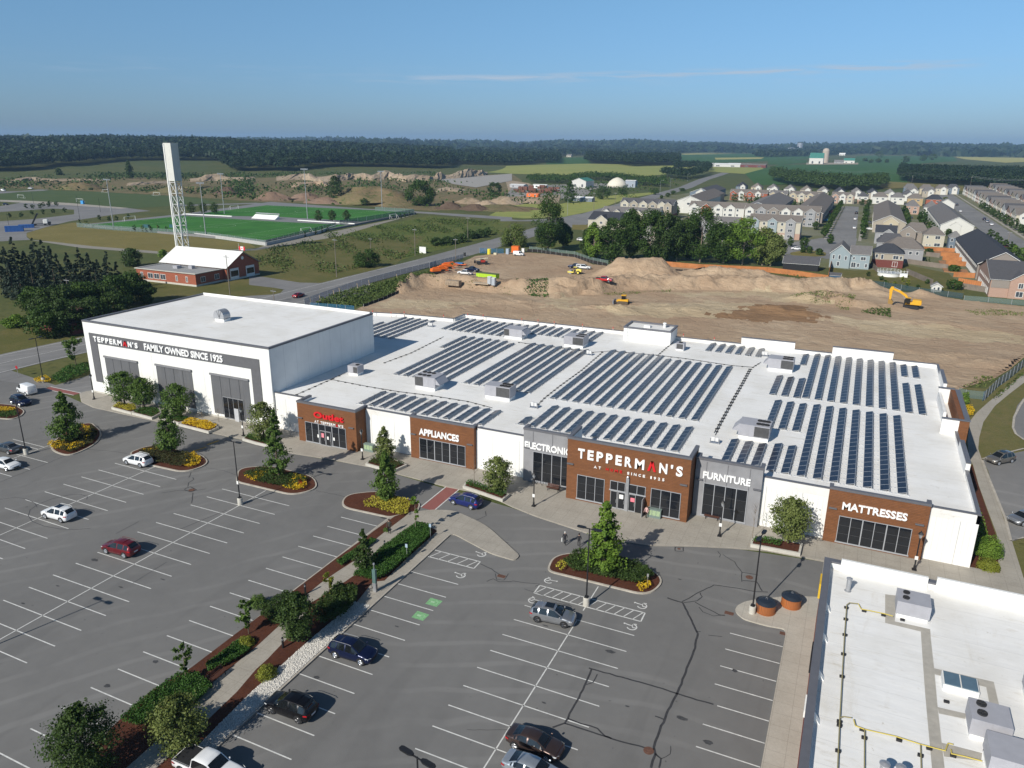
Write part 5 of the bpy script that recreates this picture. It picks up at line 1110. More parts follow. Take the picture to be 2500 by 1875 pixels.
def make_car(kind,col,label,cat,loc,rz,rim=RIM,roof=None,opts=(),group=None,small=False):
    kd=KIND[kind];key=(kind,col,rim.name,tuple(opts),small)
    names=dict(suv='parked_suv',sedan='parked_sedan',hatch='parked_hatchback',van='parked_van',pickup='pickup_truck')
    if key in _proto: return dup(_proto[key],loc,rz,label)
    t=thing(names[kind],label,cat,loc,rz,group or 'cars');pm=PC[col]
    V,body,side,shield,rear=loft(kd,pm)
    sub(V,body).build('body',pm,t,smooth=True)
    for F,nm in ((side,'side_windows'),(shield,'windscreen'),(rear,'rear_window')):
        if not F: continue
        if nm == 'side_windows':
            for s,sg in ((1,1),(-1,-1)):
                f2=[f for f in F if sum(V[i][1] for i in f)*sg >0];sub(V,f2).build('side_window',CGLASS,t)
        else: sub(V,F).build(nm,CGLASS,t)
    wr=kd['wr'];hw=.90 if kind != 'pickup' else .95
    for wx in kd['wheels']:
        for s in (1,-1):
            yo=s*(hw+.005);ar_=MB()
            k=12;pts=[(wx+(wr+.07)*math.cos(a_),(wr+.07)*math.sin(a_)+wr) for a_ in np.linspace(-.35,math.pi+.35,k)]
            ar_.add([(x,s*.8,max(z_,.2)) for x,z_ in pts]+[(x,yo+s*.025,max(z_,.2)) for x,z_ in pts],[tuple(range(k,2*k)) if s <0 else tuple(range(2*k-1,k-1,-1))]+[(i,i+1,k+i+1,k+i) for i in range(k-1)])
            ar_.build('wheel_arch',DARKP,t)
            wb=MB();wb.tube((wx,s*(hw-.22),wr),(wx,s*(hw+.045),wr),wr,wr,20);wo=wb.build('wheel',TYRE,t)
            rb=MB();rb.tube((wx,s*(hw+.03),wr),(wx,s*(hw+.062),wr),wr*.30,wr*.22,8)
            for q_ in range(5):
                a_=q_*1.2566;c_,s_=math.cos(a_),math.sin(a_);rb.tube((wx,s*(hw+.05),wr),(wx+wr*.64*c_,s*(hw+.05),wr+wr*.64*s_),wr*.13,wr*.16,4)
            for q_ in range(16):
                a_=q_*math.pi/8;b_=a_+math.pi/8;rb.tube((wx+wr*.66*math.cos(a_),s*(hw+.05),wr+wr*.66*math.sin(a_)),(wx+wr*.66*math.cos(b_),s*(hw+.05),wr+wr*.66*math.sin(b_)),wr*.055,wr*.055,4)
            rb.build('rim',rim,wo)
    S=np.array(kd['st']);Lr,Lf=S[0,0],S[-1,0]
    zl=1.0 if kind in ('suv','van','pickup') else .86;zf=.80 if kind in ('suv','van') else (.98 if kind == 'pickup' else .70)
    for s in (1,-1):
        b=MB();xr=Lr+.045;yy=.70 if kind != 'pickup' else .84
        b.add([(Lr-.012,s*(yy-.18),zl-.14),(Lr-.012,s*(yy-.18),zl-.02),(xr+.02,s*(yy+.115),zl),(xr+.02,s*(yy+.115),zl-.17),(xr+.33,s*(yy+.212),zl-.01),(xr+.33,s*(yy+.212),zl-.13)],[(0,1,2,3) if s >0 else (3,2,1,0),(3,2,4,5) if s >0 else (5,4,2,3)]);b.build('tail_lamp',LREAR,t)
        b=MB();xf=Lf-.05;yf_=.60 if kind != 'pickup' else .76
        b.add([(xf+.035,s*(yf_-.14),zf-.14),(xf+.0,s*(yf_-.12),zf-.01),(xf-.14,s*(yf_+.225),zf+.04),(xf-.11,s*(yf_+.225),zf-.12),(xf-.42,s*(yf_+.29),zf+.075),(xf-.38,s*(yf_+.29),zf-.03)],[(3,2,1,0) if s >0 else (0,1,2,3),(5,4,2,3) if s >0 else (3,2,4,5)]);b.build('headlight',LHEAD,t)
        b=MB();mx_=kd['ws'][1]-.18;zz=S[:,3].max()+.0;b.box(mx_-.07,s*.93,zz-.02,mx_+.09,s*1.06,zz+.13);b.build('wing_mirror',pm if col != 'white' or 1 else DARKP,t,bevel=.03)
        if kd['rails']: b=MB();b.path([(-1.8,s*.64,1.63),(-1.5,s*.655,1.715),(.0,s*.67,1.725),(.3,s*.665,1.65)],.022,5);b.build('roof_rail',METAL if 'rail' in opts else pm,t)
    b=MB();b.box(Lf-.06,-.38,.42 if kind != 'pickup' else .6,Lf+.012,.38,.58 if kind != 'pickup' else .9);b.build('grille',DARKP,t)
    b=MB();b.box(Lr-.02,-.26,.62,Lr+.05,.26,.76);b.build('number_plate',PLATE,t)
    b=MB();zb_=.26 if kind != 'pickup' else .42;b.box(Lr+.5,-.88,zb_-.06,Lf-.5,.88,zb_+.06);b.build('sill',DARKP,t)
    if 'sunroof' in opts: b=MB();zt=1.715 if kind == 'suv' else 1.45;b.box(-.75,-.42,zt,.1,.42,zt+.012);b.build('sunroof',CGLASS,t)
    if kind == 'pickup':
        b=MB();b.box(-2.72,-.84,1.125,-.95,.84,1.145);b.build('bed',DARKP,t)  # flat dark sheet over the bed paints in the shade of its hollow
    if 'canopy' in opts: b=MB();b.prism([(-2.75,-.85),(-.92,-.85),(-.92,.85),(-2.75,.85)],1.12,1.8);b.build('canopy',pm,t,bevel=.08);b=MB();b.box(-2.5,-.87,1.3,-1.2,.87,1.65);b.build('canopy_window',CGLASS,t)
    _proto[key]=t;return t
def car_at(kind,col,t,f,r,label,cat='car',**k):
    """placed from where its near-side front and rear tyres touch the ground"""
    a=np.array(g2(t,*f));b=np.array(g2(t,*r));d=a-b;d /= np.linalg.norm(d);n=np.array([-d[1],d[0]]);m_=(a+b)/2
    if np.dot(n,m_) <0: n=-n
    w0,w1=KIND[kind]['wheels'];c=m_+n*.86-d*(w0+w1)/2;return make_car(kind,col,label,cat,(float(c[0]),float(c[1]),.01),math.atan2(d[1],d[0]),**k)
car_at('suv','white','b1',(1092,1535),(1218,1565),'white compact SUV beside the yellow flower island of the left lot','SUV')
car_at('suv','white','c1',(390,765),(535,803),'white SUV with a dark sunroof near the circular tyre marks','SUV',opts=('sunroof',))
car_at('suv','red','c1',(912,1065),(1085,1110),'dark red SUV alone in the left lot','SUV')
car_at('suv','blue','c2',(1702,645),(1860,690),'royal blue SUV driving over the lane beside the red crosswalk','SUV',opts=('rail',))
car_at('suv','navy','d2',(925,780),(668,703),'navy wagon with silver roof rails beside the white gravel strip','SUV',opts=('rail',))
car_at('suv','black','d2',(125,1185),(380,1280),'black SUV parked nose to the gravel strip','SUV',rim=RIMD)
car_at('suv','silver','d3',(455,452),(210,400),'silver crossover parked by the tall lamp with the concrete base','SUV',rim=RIMD,opts=('sunroof',))
a=g2('p',1256.4,1830.5);make_car('sedan','brown','dark brown sedan near the bottom edge right of the long white line','car',(a[0]+1.4,a[1]+.86,.01),-.05)
a=g2('p',1232,1893);make_car('sedan','pale','pale silver sedan cut by the bottom edge beside the brown sedan','car',(a[0]+1.9,a[1]+.9,.01),-.06)
a=g2('d1',1760,1560,1.85);make_car('pickup','white','white pickup truck cut by the bottom left edge of the picture','pickup',(a[0]+.15,a[1]+.2,.01),0)
car_at('van','white','b1',(150,912),(236,945),'white delivery van with blank rear doors at the lot entrance','van')
car_at('suv','navy','b1',(192,1043),(92,1008),'dark navy SUV beside the white delivery van','SUV',opts=('rail',))
a=g2('b1',60,1470);make_car('sedan','grey','dark grey car half cut by the left edge behind the white hatchback','car',(a[0]-2.0,a[1]+1.5,.01),math.pi)
car_at('sedan','white','b1',(85,1600),(-75,1560),'white compact car cut by the left edge facing the tall lamp','car')
make_car('suv','grey','grey SUV just beyond the left edge casting its shadow into the lot','SUV',(-93.6,46.6,.01),0)
car_at('suv','beige','b4',(1985,1545),(2105,1522),'pewter grey SUV in the side car park behind the store','SUV',opts=('sunroof',))
car_at('sedan','silver','c4',(2195,832),(2330,800),'silver sedan cut by the right edge in the side car park')
c=g2('a2',350,1510);make_car('sedan','crimson','dark red sedan driving on the main road behind the tall hall','car',(c[0],c[1]+1,.04),R_(96))

# ---------------------------------------------------------------- street furniture
def lot_lamp(x,y,h,label,rz=0,sign=False,armlen=.95):
    t=thing('parking_lamp',label,'lamp post',(x,y,0),rz,'double headed lamp posts');b=MB();b.lathe([(.34,0),(.34,.95),(.31,1.0)],n=18);b.build('concrete_base',PLANT,t)
    b=MB();b.box(-.2,-.2,1.0,.2,.2,1.12);b.tube((0,0,1.1),(0,0,h),.085,.06,8);b.box(-.5,-.04,h-.1,.5,.04,h-.02);b.build('pole',BLACK,t)
    for s in (1,-1):
        b=MB();x0,x1=s*.35,s*(.35+armlen);pts=[(x0,-.1),(x0+s*.25,-.2),(x1-s*.15,-.2),(x1,-.12),(x1,.12),(x1-s*.15,.2),(x0+s*.25,.2),(x0,.1)]
        b.prism(pts,h-.06,h+.05);b.build('lamp_head',BLACK,t)
    if sign: b=MB();b.box(-.14,-.11,3.0,.14,-.09,3.45);b.build('small_sign',WHITE,t)
    return t
lot_lamp(-111.1,65.5,8.9,'tall black double lamp beside the leftmost tree island',.0);lot_lamp(-69.9,66.9,9.0,'tall black double lamp with a small white sign in the left lot',0,True)
lot_lamp(-21.0,65.0,9.0,'tall black double lamp in front of the entrance tree island',0);lot_lamp(-5.1,70.9,9.1,'tall black lamp on the pale bulb beside the round bins',R_(80));lot_lamp(-142.8,90.2,9.0,'tall black lamp in the flowers at the lot entrance',R_(90))
sh=g2('d1',885,215);lot_lamp(sh[0]-13.2*math.cos(R_(SUN_AZ)),sh[1]-13.2*math.sin(R_(SUN_AZ)),8.95,'double lamp beyond the left edge whose shadow crosses the lot',0)
hd=g2('d2',1392,1565,8.95);lot_lamp(hd[0],hd[1],8.95,'black double lamp head rising over the bottom edge of the picture',R_(-10),armlen=1.1)
def lantern(x,y,label,sign=True):
    t=thing('lantern_post',label,'lantern',(x,y,.14),0,'black lantern posts along the shop front');b=MB();b.box(-.24,-.24,0,.24,.24,.12) ;b.lathe([(.14,.1),(.12,.6),(.08,.65),(.07,3.9),(.12,3.95),(.05,4.05)],n=10);b.build('pole',BLACK,t)
    b=MB();b.lathe([(.10,4.05),(.24,4.5),(.26,4.52)],n=6);b.build('glass',M('lantern_glass',(.30,.31,.32),.2),t);b=MB();b.lathe([(.30,4.525),(.2,4.72),(.06,4.84),(.03,4.98)],n=6);b.build('cap',BLACK,t)
    if sign: b=MB();b.box(-.17,-.12,1.35,.17,-.10,1.8);b.build('small_sign',WHITE,t)
for (x,y,l) in ((-124.5,87.3,'black lantern post at the left corner of the tall hall'),(-86.95,85.5,'black lantern post before the dark glazing of the tall hall'),(-64.0,86.0,'black lantern post right of the Outlet bay'),(-34.7,83.1,'black lantern post before the ELECTRONICS bay'),(-11.0,85.65,'black lantern post before the FURNITURE bay'),(10.4,87.4,'black lantern post before the MATTRESSES bay')): lantern(x,y,l)
def bench(x,y,rz,label):
    t=thing('bench',label,'bench',(x,y,.14),rz,'brown benches');wd=M('bench_wood',(.09,.035,.022),var=.15)
    b=MB();[b.box(-.95,-.25+i*.13,.44,.95,-.15+i*.13,.48) for i in range(4)];b.build('seat',wd,t)
    b=MB();[b.box(-.95,.27+i*.03,.52+i*.12,.95,.30+i*.03,.62+i*.12) for i in range(3)];b.build('backrest',wd,t)
    for s in (-.75,.75): b=MB();b.box(s-.03,-.22,0,s+.03,-.16,.44);b.box(s-.03,.2,0,s+.03,.26,.44);b.box(s-.03,-.22,.40,s+.03,.26,.44);b.box(s-.03,.24,.44,s+.03,.30,.85);b.build('leg',BLACK,t)
c=g2('c3',385,500);bench(c[0],c[1]-1.3,0,'brown bench before the ELECTRONICS glazing');c=g2('c3',1728,765);bench(c[0],c[1]-.5,0,'brown bench before the FURNITURE glazing')
c=g2('d1',1880,900);bench(c[0],c[1],R_(90),'brown bench in the shade beside the median path')
def bikerack(x,y,label,n=4):
    b=MB();P=[]
    for i in range(n*8+1): a_=i/8*math.pi;P.append((x+(i/8)*.42,y,.55+.36*math.sin(a_)))
    b.path(P,.03,5);b.tube((x,y,.14),P[0],.03,.03,5);b.tube(P[-1],(P[-1][0],y,.14),.03);tag(b.build('bike_rack',BLACK),label,'bike rack','wavy black bike racks')
c=g2('c3',175,470);bikerack(c[0],c[1],'wavy black bike rack before the ELECTRONICS bay',5);c=g2('c3',1850,790);bikerack(c[0],c[1],'wavy black bike rack before the FURNITURE bay',6)
def recyc(x,y,label):
    t=thing('recycling_bin',label,'recycling bin',(x,y,.14),0,'green grey recycling bins');b=MB();b.box(-.85,-.32,0,.85,.32,1.15);b.box(-.9,-.36,1.15,.9,.36,1.22);b.build('cabinet',M('grey_green_cabinet',(.17,.22,.20),.5),t)
    for i in range(3): b=MB();b.box(-.75+i*.52,-.335,.35,-.30+i*.52,-.322,1.05);b.lathe([(.0,0)],n=3) if 0 else None;b.build('front_panel',M('pale_green_panel',(.32,.42,.25),var=.3,vs=7),t)
c=g2('c3',1225,765);recyc(c[0],c[1]+.2,'recycling bin beside the open entrance door');c=g2('b2',975,1430);recyc(c[0],c[1]+.2,'recycling bin right of the Outlet bay')
def roundbin(t_,x,y,label):
    c=g2(t_,x,y);t=thing('round_bin',label,'waste bin',(c[0],c[1]+.55,.14),0,'round sunken waste bins');b=MB();b.lathe([(1.02,0),(1.02,.12)],n=28);b.lathe([(.98,.12),(.98,1.02)],n=28);b.build('slatted_body',m_panel('orange_slats',(.36,.12,.035),.12,.03,.5,var=.12),t)
    b=MB();b.lathe([(1.04,1.024),(1.04,1.1),(.8,1.28),(.4,1.38),(.02,1.4)],n=28);b.build('lid',M('dark_blue_lid',(.02,.028,.042),.35),t,smooth=False)
    b=MB();b.path([(-.09+.09*(1+math.cos(a_))-.0,0,1.42+.1*math.sin(a_)+.05) for a_ in np.linspace(0,6.28,9)],.015,4);b.build('lifting_ring',METAL,t)
roundbin('c3',2180,1595,'left round bin with orange slats and a dark lid on the pale bulb');roundbin('c4',190,1545,'right round bin with orange slats and a dark lid on the pale bulb')
def signpost(t_,x,y,h,mk,label,name='sign_post',zb=.14):
    c=g2(t_,x,y);t=thing(name,label,'sign',(c[0],c[1],zb));b=MB();b.tube((0,0,0),(0,0,h),.035,.035,6);b.build('post',METAL,t);mk(t,h);return t
def plate(w_,h_,mat): 
    def f(t,h): b=MB();b.box(-w_/2,-.06,h-h_,w_/2,-.04,h);b.build('sign_plate',mat,t)
    return f
PB=M('pale_blue_sign',(.35,.45,.55),.5)
signpost('c2',1508,945,2.0,plate(.3,.45,PB),'small parking sign at the tip of the big hedge');signpost('c2',1305,1125,2.0,plate(.3,.45,PB),'small parking sign halfway along the big hedge');signpost('c3',1168,1340,1.3,plate(.2,.35,METAL),'tiny sign in the flowers of the entrance island')
def stopf(t,h): b=MB();b.tube((0,-.05,h-.38),(0,-.07,h-.38),.38,.38,8);b.build('sign_plate',M('stop_red',(.35,.02,.03),.5),t)
signpost('b1',160,775,2.3,stopf,'red octagonal stop sign at the lot entrance','stop_sign',0)
# vehicle charger on the median
c=g2('c2',1030,1405);t=thing('vehicle_charger','slim green and grey vehicle charger with hanging cables on the median','charger',(c[0],c[1],.14));b=MB();b.box(-.18,-.12,0,.18,.12,1.1);b.build('base',METAL,t);b=MB();b.box(-.2,-.14,1.1,.2,.14,2.7);b.build('cabinet',M('charger_green',(.10,.17,.16),.5),t)
b=MB();b.tube((0,0,2.7),(0,0,3.3),.05,.04,6);b.tube((0,0,3.3),(0,0,3.45),.12,.1,8);b.build('mast',METAL,t)
for s in (-1,1): b=MB();b.path([(s*.2,0,1.6),(s*.34,-.05,1.0),(s*.38,-.05,.45),(s*.28,-.05,.35),(s*.2,0,.9)],.025,5);b.build('cable',BLACK,t)
def bollard(t_,x,y,h,label):
    c=g2(t_,x,y,.14);t=thing('bollard_light',label,'bollard',(c[0],c[1],.15),0,'black bollard lights along the median path');b=MB();b.lathe([(.11,0),(.11,h*.72)],n=10);b.lathe([(.11,h*.86),(.11,h*.95),(.06,h)],n=10);b.build('post',BLACK,t);b=MB();b.lathe([(.085,h*.72),(.085,h*.86)],n=10);b.build('lens',M('bollard_lens',(.25,.26,.27),.3),t)
bollard('c2',1112,1022,1.05,'black bollard light halfway up the big hedge');bollard('c2',428,1418,1.3,'black bollard light above the round dark hedge');bollard('d2',235,622,1.2,'black bollard light beside the white gravel strip')
# people
def person(t_,x,y,label,face=0,coat=(.02,.02,.025),legs=(.015,.015,.018),skin=(.5,.33,.25),hair=(.55,.54,.52),h=1.75,stride=.25,arm=.1,extra=None,zb=.01):
    c=g2(t_,x,y);t=thing('person',label,'person',(c[0],c[1],zb),face);s=h/1.75
    Vv=[(0,0,.95),(0,0,1.15),(0,0,1.38),(0,.01,1.50),(0,.03,1.58),(0,.035,1.70),(-.10,0,.90),(-.11,stride*.4,.50),(-.11,stride*.75,.09),(-.11,stride*.75+.17,.04),(.10,0,.90),(.11,-stride*.3,.50),(.11,-stride*.8,.10),(.11,-stride*.8+.17,.04),
          (-.19,0,1.40),(-.25,-arm,1.14),(-.25,arm*1.2,.90),(-.25,arm*1.6,.81),(.19,0,1.40),(.25,arm,1.14),(.25,arm*2+.03,.90),(.25,arm*2.4+.03,.81)]
    Ee=[(0,1),(1,2),(2,3),(3,4),(4,5),(0,6),(6,7),(7,8),(8,9),(0,10),(10,11),(11,12),(12,13),(2,14),(14,15),(15,16),(16,17),(2,18),(18,19),(19,20),(20,21)]
    Rr=[.15,.15,.155,.07,.085,.095,.10,.07,.05,.045,.10,.07,.05,.045,.075,.055,.042,.035,.075,.055,.042,.035]
    me=bpy.data.meshes.new('body');me.from_pydata([(a*s,b_*s,z_*s) for a,b_,z_ in Vv],Ee,[]);o=link(bpy.data.objects.new('body',me));md=o.modifiers.new('Skin','SKIN');sv=me.skin_vertices[0].data
    for i,r_ in enumerate(Rr): sv[i].radius=(r_*s,r_*s*.8)
    sv[0].use_root=True;sb=o.modifiers.new('Sub','SUBSURF');sb.levels=2;sb.render_levels=2
    dg=bpy.context.evaluated_depsgraph_get();m2=bpy.data.meshes.new_from_object(o.evaluated_get(dg));bpy.data.objects.remove(o)
    for nm,cc in (('skin',skin),('coat',coat),('trousers',legs),('shoes',(.01,.01,.01))): m2.materials.append(M(f'{nm}_{label[:14]}',cc,.8,var=.08))
    for p in m2.polygons:
        z_=p.center.z/s;xx=abs(p.center.x)/s;p.material_index=0 if z_ >1.50 or (z_ <.87 and xx >.205) else (1 if z_ >.86 else (2 if z_ >.1 else 3));p.use_smooth=True
    o=link(bpy.data.objects.new('body',m2));o.parent=t
    b=MB();b.lathe([(.02,1.80*s),(.075*s,1.79*s),(.108*s,1.72*s),(.105*s,1.64*s),(.06*s,1.58*s)],(0,-.0),12);b.build('hair',M('hair_'+label[:10],hair,.9),t,smooth=True)
    if extra: extra(t)
    return t
def bagf(t): b=MB();b.box(-.42,.0,.35,-.32,.30,.78);b.build('carrier_bag',WHITE,t,bevel=.03)
person('c3',455,992,'white haired person in a dark suit with a white bag crossing the lane',R_(10),extra=bagf)
person('c3',577,1008,'person in dark clothes half hidden behind the entrance tree',R_(20),hair=(.03,.02,.02))
person('c3',1158,765,'person in a pale pink top standing at the open entrance door',R_(160),coat=(.6,.38,.36),hair=(.10,.06,.04),stride=.05,h=1.66,zb=.15)
person('p',951,1304,'person in long dark clothes standing on the edge of the red mulch',R_(200),coat=(.05,.05,.04),hair=(.02,.02,.02),stride=.02,h=1.85,zb=.16)
# ---------------------------------------------------------------- trees and beds of the car park
def at(kind,t_,base,top,halfpx,n,size,leaf,label,**k):
    """tree from its foot and its tip in the picture; halfpx = half its width there"""
    zb=k.pop('zb',.15);b_=g2(t_,*base,zb);h=hgt(*( (k.pop('tt',t_),)+tuple(top) ),b_)-zb
    d=math.hypot(b_[0],b_[1],CAMH);r=halfpx*_T[t_][2]*d/F_*.98
    return tree(kind,(b_[0],b_[1],zb),h,r,n,size,leaf,label,**k)
G1='trees of the car park'
at('pyramid','b1',(600,1345),(600,905),130,6500,.30,LF['mid'],'leafy pyramid tree on the leftmost full island of yellow flowers',group=G1,clear=.10)
at('pyramid','b1',(1478,1450),(1440,1050),118,6000,.28,LF['mid'],'leafy pyramid tree on the island beside the white compact SUV',group=G1,clear=.14)
at('pyramid','c2',(200,415),(150,-175),112,6000,.28,LF['mid'],'leafy pyramid tree on the island before the Outlet bay',group=G1,clear=.08)
at('pyramid','c2',(1128,605),(1120,190),135,6500,.28,LF['mid'],'leafy pyramid tree at the head of the planted median',group=G1,clear=.06)
at('pyramid','c3',(785,1215),(762,610),185,11000,.27,LF['lit'],'big bright green tree on the island before the main entrance',group=G1,clear=.04,trunk=.2)
at('round','b1',(1080,1035),(1015,745),125,4500,.27,LF['mid'],'left tree of the pair before the first grey panel of the tall hall',group=G1,clear=.2)
at('round','b1',(1248,1060),(1200,792),105,4000,.27,LF['mid'],'right tree of the pair before the first grey panel of the tall hall',group=G1,clear=.2)
at('round','b1',(1540,1140),(1520,845),125,4500,.27,LF['mid'],'tree with a pale trunk before the middle grey panel of the tall hall',group=G1,clear=.18)
at('round','b2',(70,1330),(80,995),125,4500,.26,LF['olive'],'tree left of the Outlet bay by the gate',group=G1,clear=.12)
at('pyramid','b2',(1115,1500),(1110,1210),100,4500,.25,LF['olive'],'pointed tree between the Outlet and APPLIANCES bays',group=G1,clear=.08)
at('round','c2',(2085,545),(2105,240),135,5000,.25,LF['olive'],'bushy tree left of the ELECTRONICS bay',group=G1,clear=.12)
at('round','c4',(170,995),(185,590),172,7500,.22,LF['olive'],'round crowned tree left of the MATTRESSES bay',group=G1,clear=.22)
at('thin','c2',(1378,885),(1370,570),52,900,.24,LF['lit'],'thin young tree at the tip of the big hedge',group=G1,trunk=.05,clear=.3,bark=BARKL)
at('pyramid','c2',(935,1205),(945,860),98,4500,.22,LF['dark'],'dark pointed tree between the hedge and the red mulch',group=G1,clear=.05)
at('thin','c2',(640,1480),(600,1245),65,1200,.26,LF['yel'],'small light yellow green tree above the round dark hedge',group=G1,trunk=.05,clear=.15)
at('round','d2',(368,560),(335,160),150,9000,.19,LF['dark'],'dark round tree on the mulch beside the gravel strip',group=G1,clear=.12)
at('thin','d1',(2150,500),(2105,215),95,1700,.24,LF['mid'],'small ragged tree above the yellow shrub in the median',group=G1,trunk=.06,clear=.1)
at('thin','d1',(1608,905),(1560,590),80,1100,.22,LF['mid'],'thin crooked young tree rising from the low green hedge',group=G1,trunk=.045,clear=.25,bark=BARKL)
at('round','d1',(1560,1490),(1575,1045),205,10000,.19,LF['olive'],'broad yellow tipped tree near the bottom of the median',group=G1,clear=.06)
at('round','d1',(770,1750),(745,1115),238,14000,.18,LF['dark'],'big dark round tree at the bottom left of the median',group=G1,clear=.06)
at('thin','b1',(660,700),(640,445),105,1900,.35,LF['mid'],'light feathery tree on the grass left of the tall hall',group=G1,trunk=.09,clear=.25)
def bare(t_,base,top,label):
    b_=g2(t_,*base,.15);h=hgt(t_,*top,b_);t=thing('bare_sapling',label,'tree',(b_[0],b_[1],.15),0,'bare saplings by the shop front');b=MB();b.tube((0,0,0),(0,0,h),.04,.01,5);b.build('trunk',BARKL,t);b=MB()
    for i in range(22): a_=random.uniform(0,6.28);z_=h*random.uniform(.35,.95);l_=h*.28*(1.1-z_/h)+.15;b.tube((0,0,z_),(l_*math.cos(a_),l_*math.sin(a_),z_+l_*1.2),.014,.005,4)
    b.build('twigs',BARKL,t)
bare('c2',(1885,470),(1888,230),'bare sapling right of the APPLIANCES bay');bare('c3',(2075,935),(2085,640),'bare sapling right of the FURNITURE bay');bare('b1',(1750,1180),(1735,1075),'bare sapling in the yellow flower planter of the tall hall');bare('b1',(1890,1165),(1870,1060),'bare twiggy sapling before the dark glazing of the tall hall')

SB=[LF['brownh'],LF['flower'],LF['hedge'],LF['flow2'],LF['redf']]
# island plantings: a low bed and patches of yellow flowers
def patch(t_,pts,h,dens,size,mat,label,cat='flowers',name='flower_patch',z=.15,up=.6,lump=.25,grp=None):
    p=pg(t_,pts,z+h*.5) if t_ else pts;return cover(name,p,h,dens,size,mat,label,cat,None,grp,z,lump=lump,up=up)
def bedplant(poly,h,dens,size,mat,label,name='low_shrubs',cat='shrubs',z=.15,grp=None): return cover(name,poly,h,dens,size,mat,label,cat,None,grp,z)
E1=inset(ISL['a'],.3);bedplant([(-111,70),(-108.2,68.3),(-105,68.3),(-105.6,72.5),(-108.8,76),(-112.5,77.6)],.5,170,.16,LF['brownh'],'dark low shrubs under the leftmost pyramid tree',grp='low shrubs of the islands')
patch('b1',[(420,1340),(560,1330),(720,1340),(740,1370),(600,1415),(480,1400),(410,1370)],.5,95,.17,LF['flower'],'yellow flowers along the near edge of the leftmost tree island');patch('b1',[(700,1190),(780,1215),(800,1270),(760,1330),(715,1330),(740,1260)],.5,95,.17,LF['flower'],'yellow flowers along the right edge of the leftmost tree island')
bedplant([(-96,73),(-92,71.3),(-86,71.6),(-85,74),(-88,75.8),(-95.5,75.6)],.6,170,.16,LF['brownh'],'olive low shrubs beside the white compact SUV',grp='low shrubs of the islands')
patch('b1',[(1220,1405),(1400,1390),(1430,1400),(1260,1425)],.5,95,.17,LF['flower'],'yellow flowers at the far left of the island by the white compact SUV');patch('b1',[(1600,1450),(1680,1430),(1740,1490),(1720,1530),(1640,1560),(1570,1540),(1580,1500)],.5,95,.17,LF['flower'],'yellow flowers at the right end of the island by the white compact SUV')
bedplant([(-76,73.8),(-72,72.6),(-66,73),(-66.5,76.6),(-75,77)],.6,170,.16,LF['dark'],'dark low shrubs on the island before the Outlet bay',grp='low shrubs of the islands')
patch('c1',[(2110,400),(2211,370),(2330,350),(2320,380),(2211,440),(2130,420)],.5,95,.17,LF['flower'],'yellow flowers at the left of the island before the Outlet bay');patch('c2',[(330,380),(430,410),(440,470),(410,510),(300,515),(220,490),(300,440)],.55,95,.17,LF['flower'],'yellow flowers at the right of the island before the Outlet bay');patch('c2',[(365,445),(395,445),(395,475),(365,475)],.7,150,.16,LF['redf'],'small red flower tuft in the yellow flowers')
patch('c2',[(925,625),(1000,585),(1250,585),(1340,620),(1310,720),(1230,735),(1050,680),(940,660)],.7,95,.18,LF['flow2'],'yellow green flowering shrubs at the head of the median','shrubs','flowering_shrubs')
bedplant([(-26,71.2),(-24.5,69.9),(-16.8,70.3),(-15.8,72.6),(-18,74.3),(-25,74.2)],1.0,330,.17,LF['dark'],'dark green spreading shrubs under the big entrance tree',grp='low shrubs of the islands')
patch('c3',[(370,1190),(420,1130),(480,1110),(480,1170),(430,1215)],.7,110,.15,LF['flow2'],'yellow flowers at the left tip of the entrance island');patch('c3',[(1070,1350),(1130,1290),(1190,1300),(1200,1350),(1120,1400)],.6,110,.15,LF['flower'],'yellow flowers at the right tip of the entrance island');patch('c3',[(985,1185),(1040,1180),(1060,1200),(1010,1210)],.8,150,.15,LF['flow2'],'small yellow flower tuft behind the entrance island shrubs')
patch('b1',[(-60,1040),(90,1040),(140,1060),(60,1075),(-60,1080)],.5,95,.18,LF['flower'],'yellow flowers on the small island at the left edge');patch('b1',[(-60,1085),(140,1070),(150,1110),(60,1130),(-60,1125)],.5,80,.18,LF['hedge'],'green low shrubs on the small island at the left edge','shrubs','low_shrubs')
# planters along the shop front
def planter(t_,pts,label,h=.42,fill=MULCH):
    p=pg(t_,pts,.14+h);t=thing('planter',label,'planter',(p[0][0],p[0][1],.14),0,'concrete planters along the shop front');o=(p[0][0],p[0][1],.14);b=MB();q_=inset(p,.25);n=len(p)
    b.prism(p,.14,.14+h-.06);[b.prism([p[i],p[(i+1) % n],q_[(i+1) % n],q_[i]],.14+h-.06,.14+h) for i in range(n)];b.build('kerb_wall',PLANT,t,o);b=MB();b.prism(q_,.14+h-.059,.14+h-.03);b.build('soil',fill,t,o);return q_
q_=planter('b1',[(960,1040),(1130,1085),(1190,1060),(1185,1020),(1010,1000)],'left planter of yellow flowers before the tall hall');bedplant(q_,.35,120,.16,LF['flow2'],'yellow green flowers in the left planter of the tall hall','flower_patch','flowers',.5)
q_=planter('b1',[(1135,1085),(1310,1130),(1395,1085),(1380,1050),(1230,1030)],'second planter with green ground cover before the tall hall');bedplant(q_,.3,120,.16,LF['hedge'],'green ground cover in the second planter of the tall hall','ground_cover','ground cover',.5)
q_=planter('b1',[(1545,1185),(1800,1250),(1890,1210),(1830,1170),(1640,1135)],'right planter with yellow flowers before the tall hall');bedplant(q_,.45,130,.18,LF['flower'],'yellow flowers in the right planter of the tall hall','flower_patch','flowers',.5)
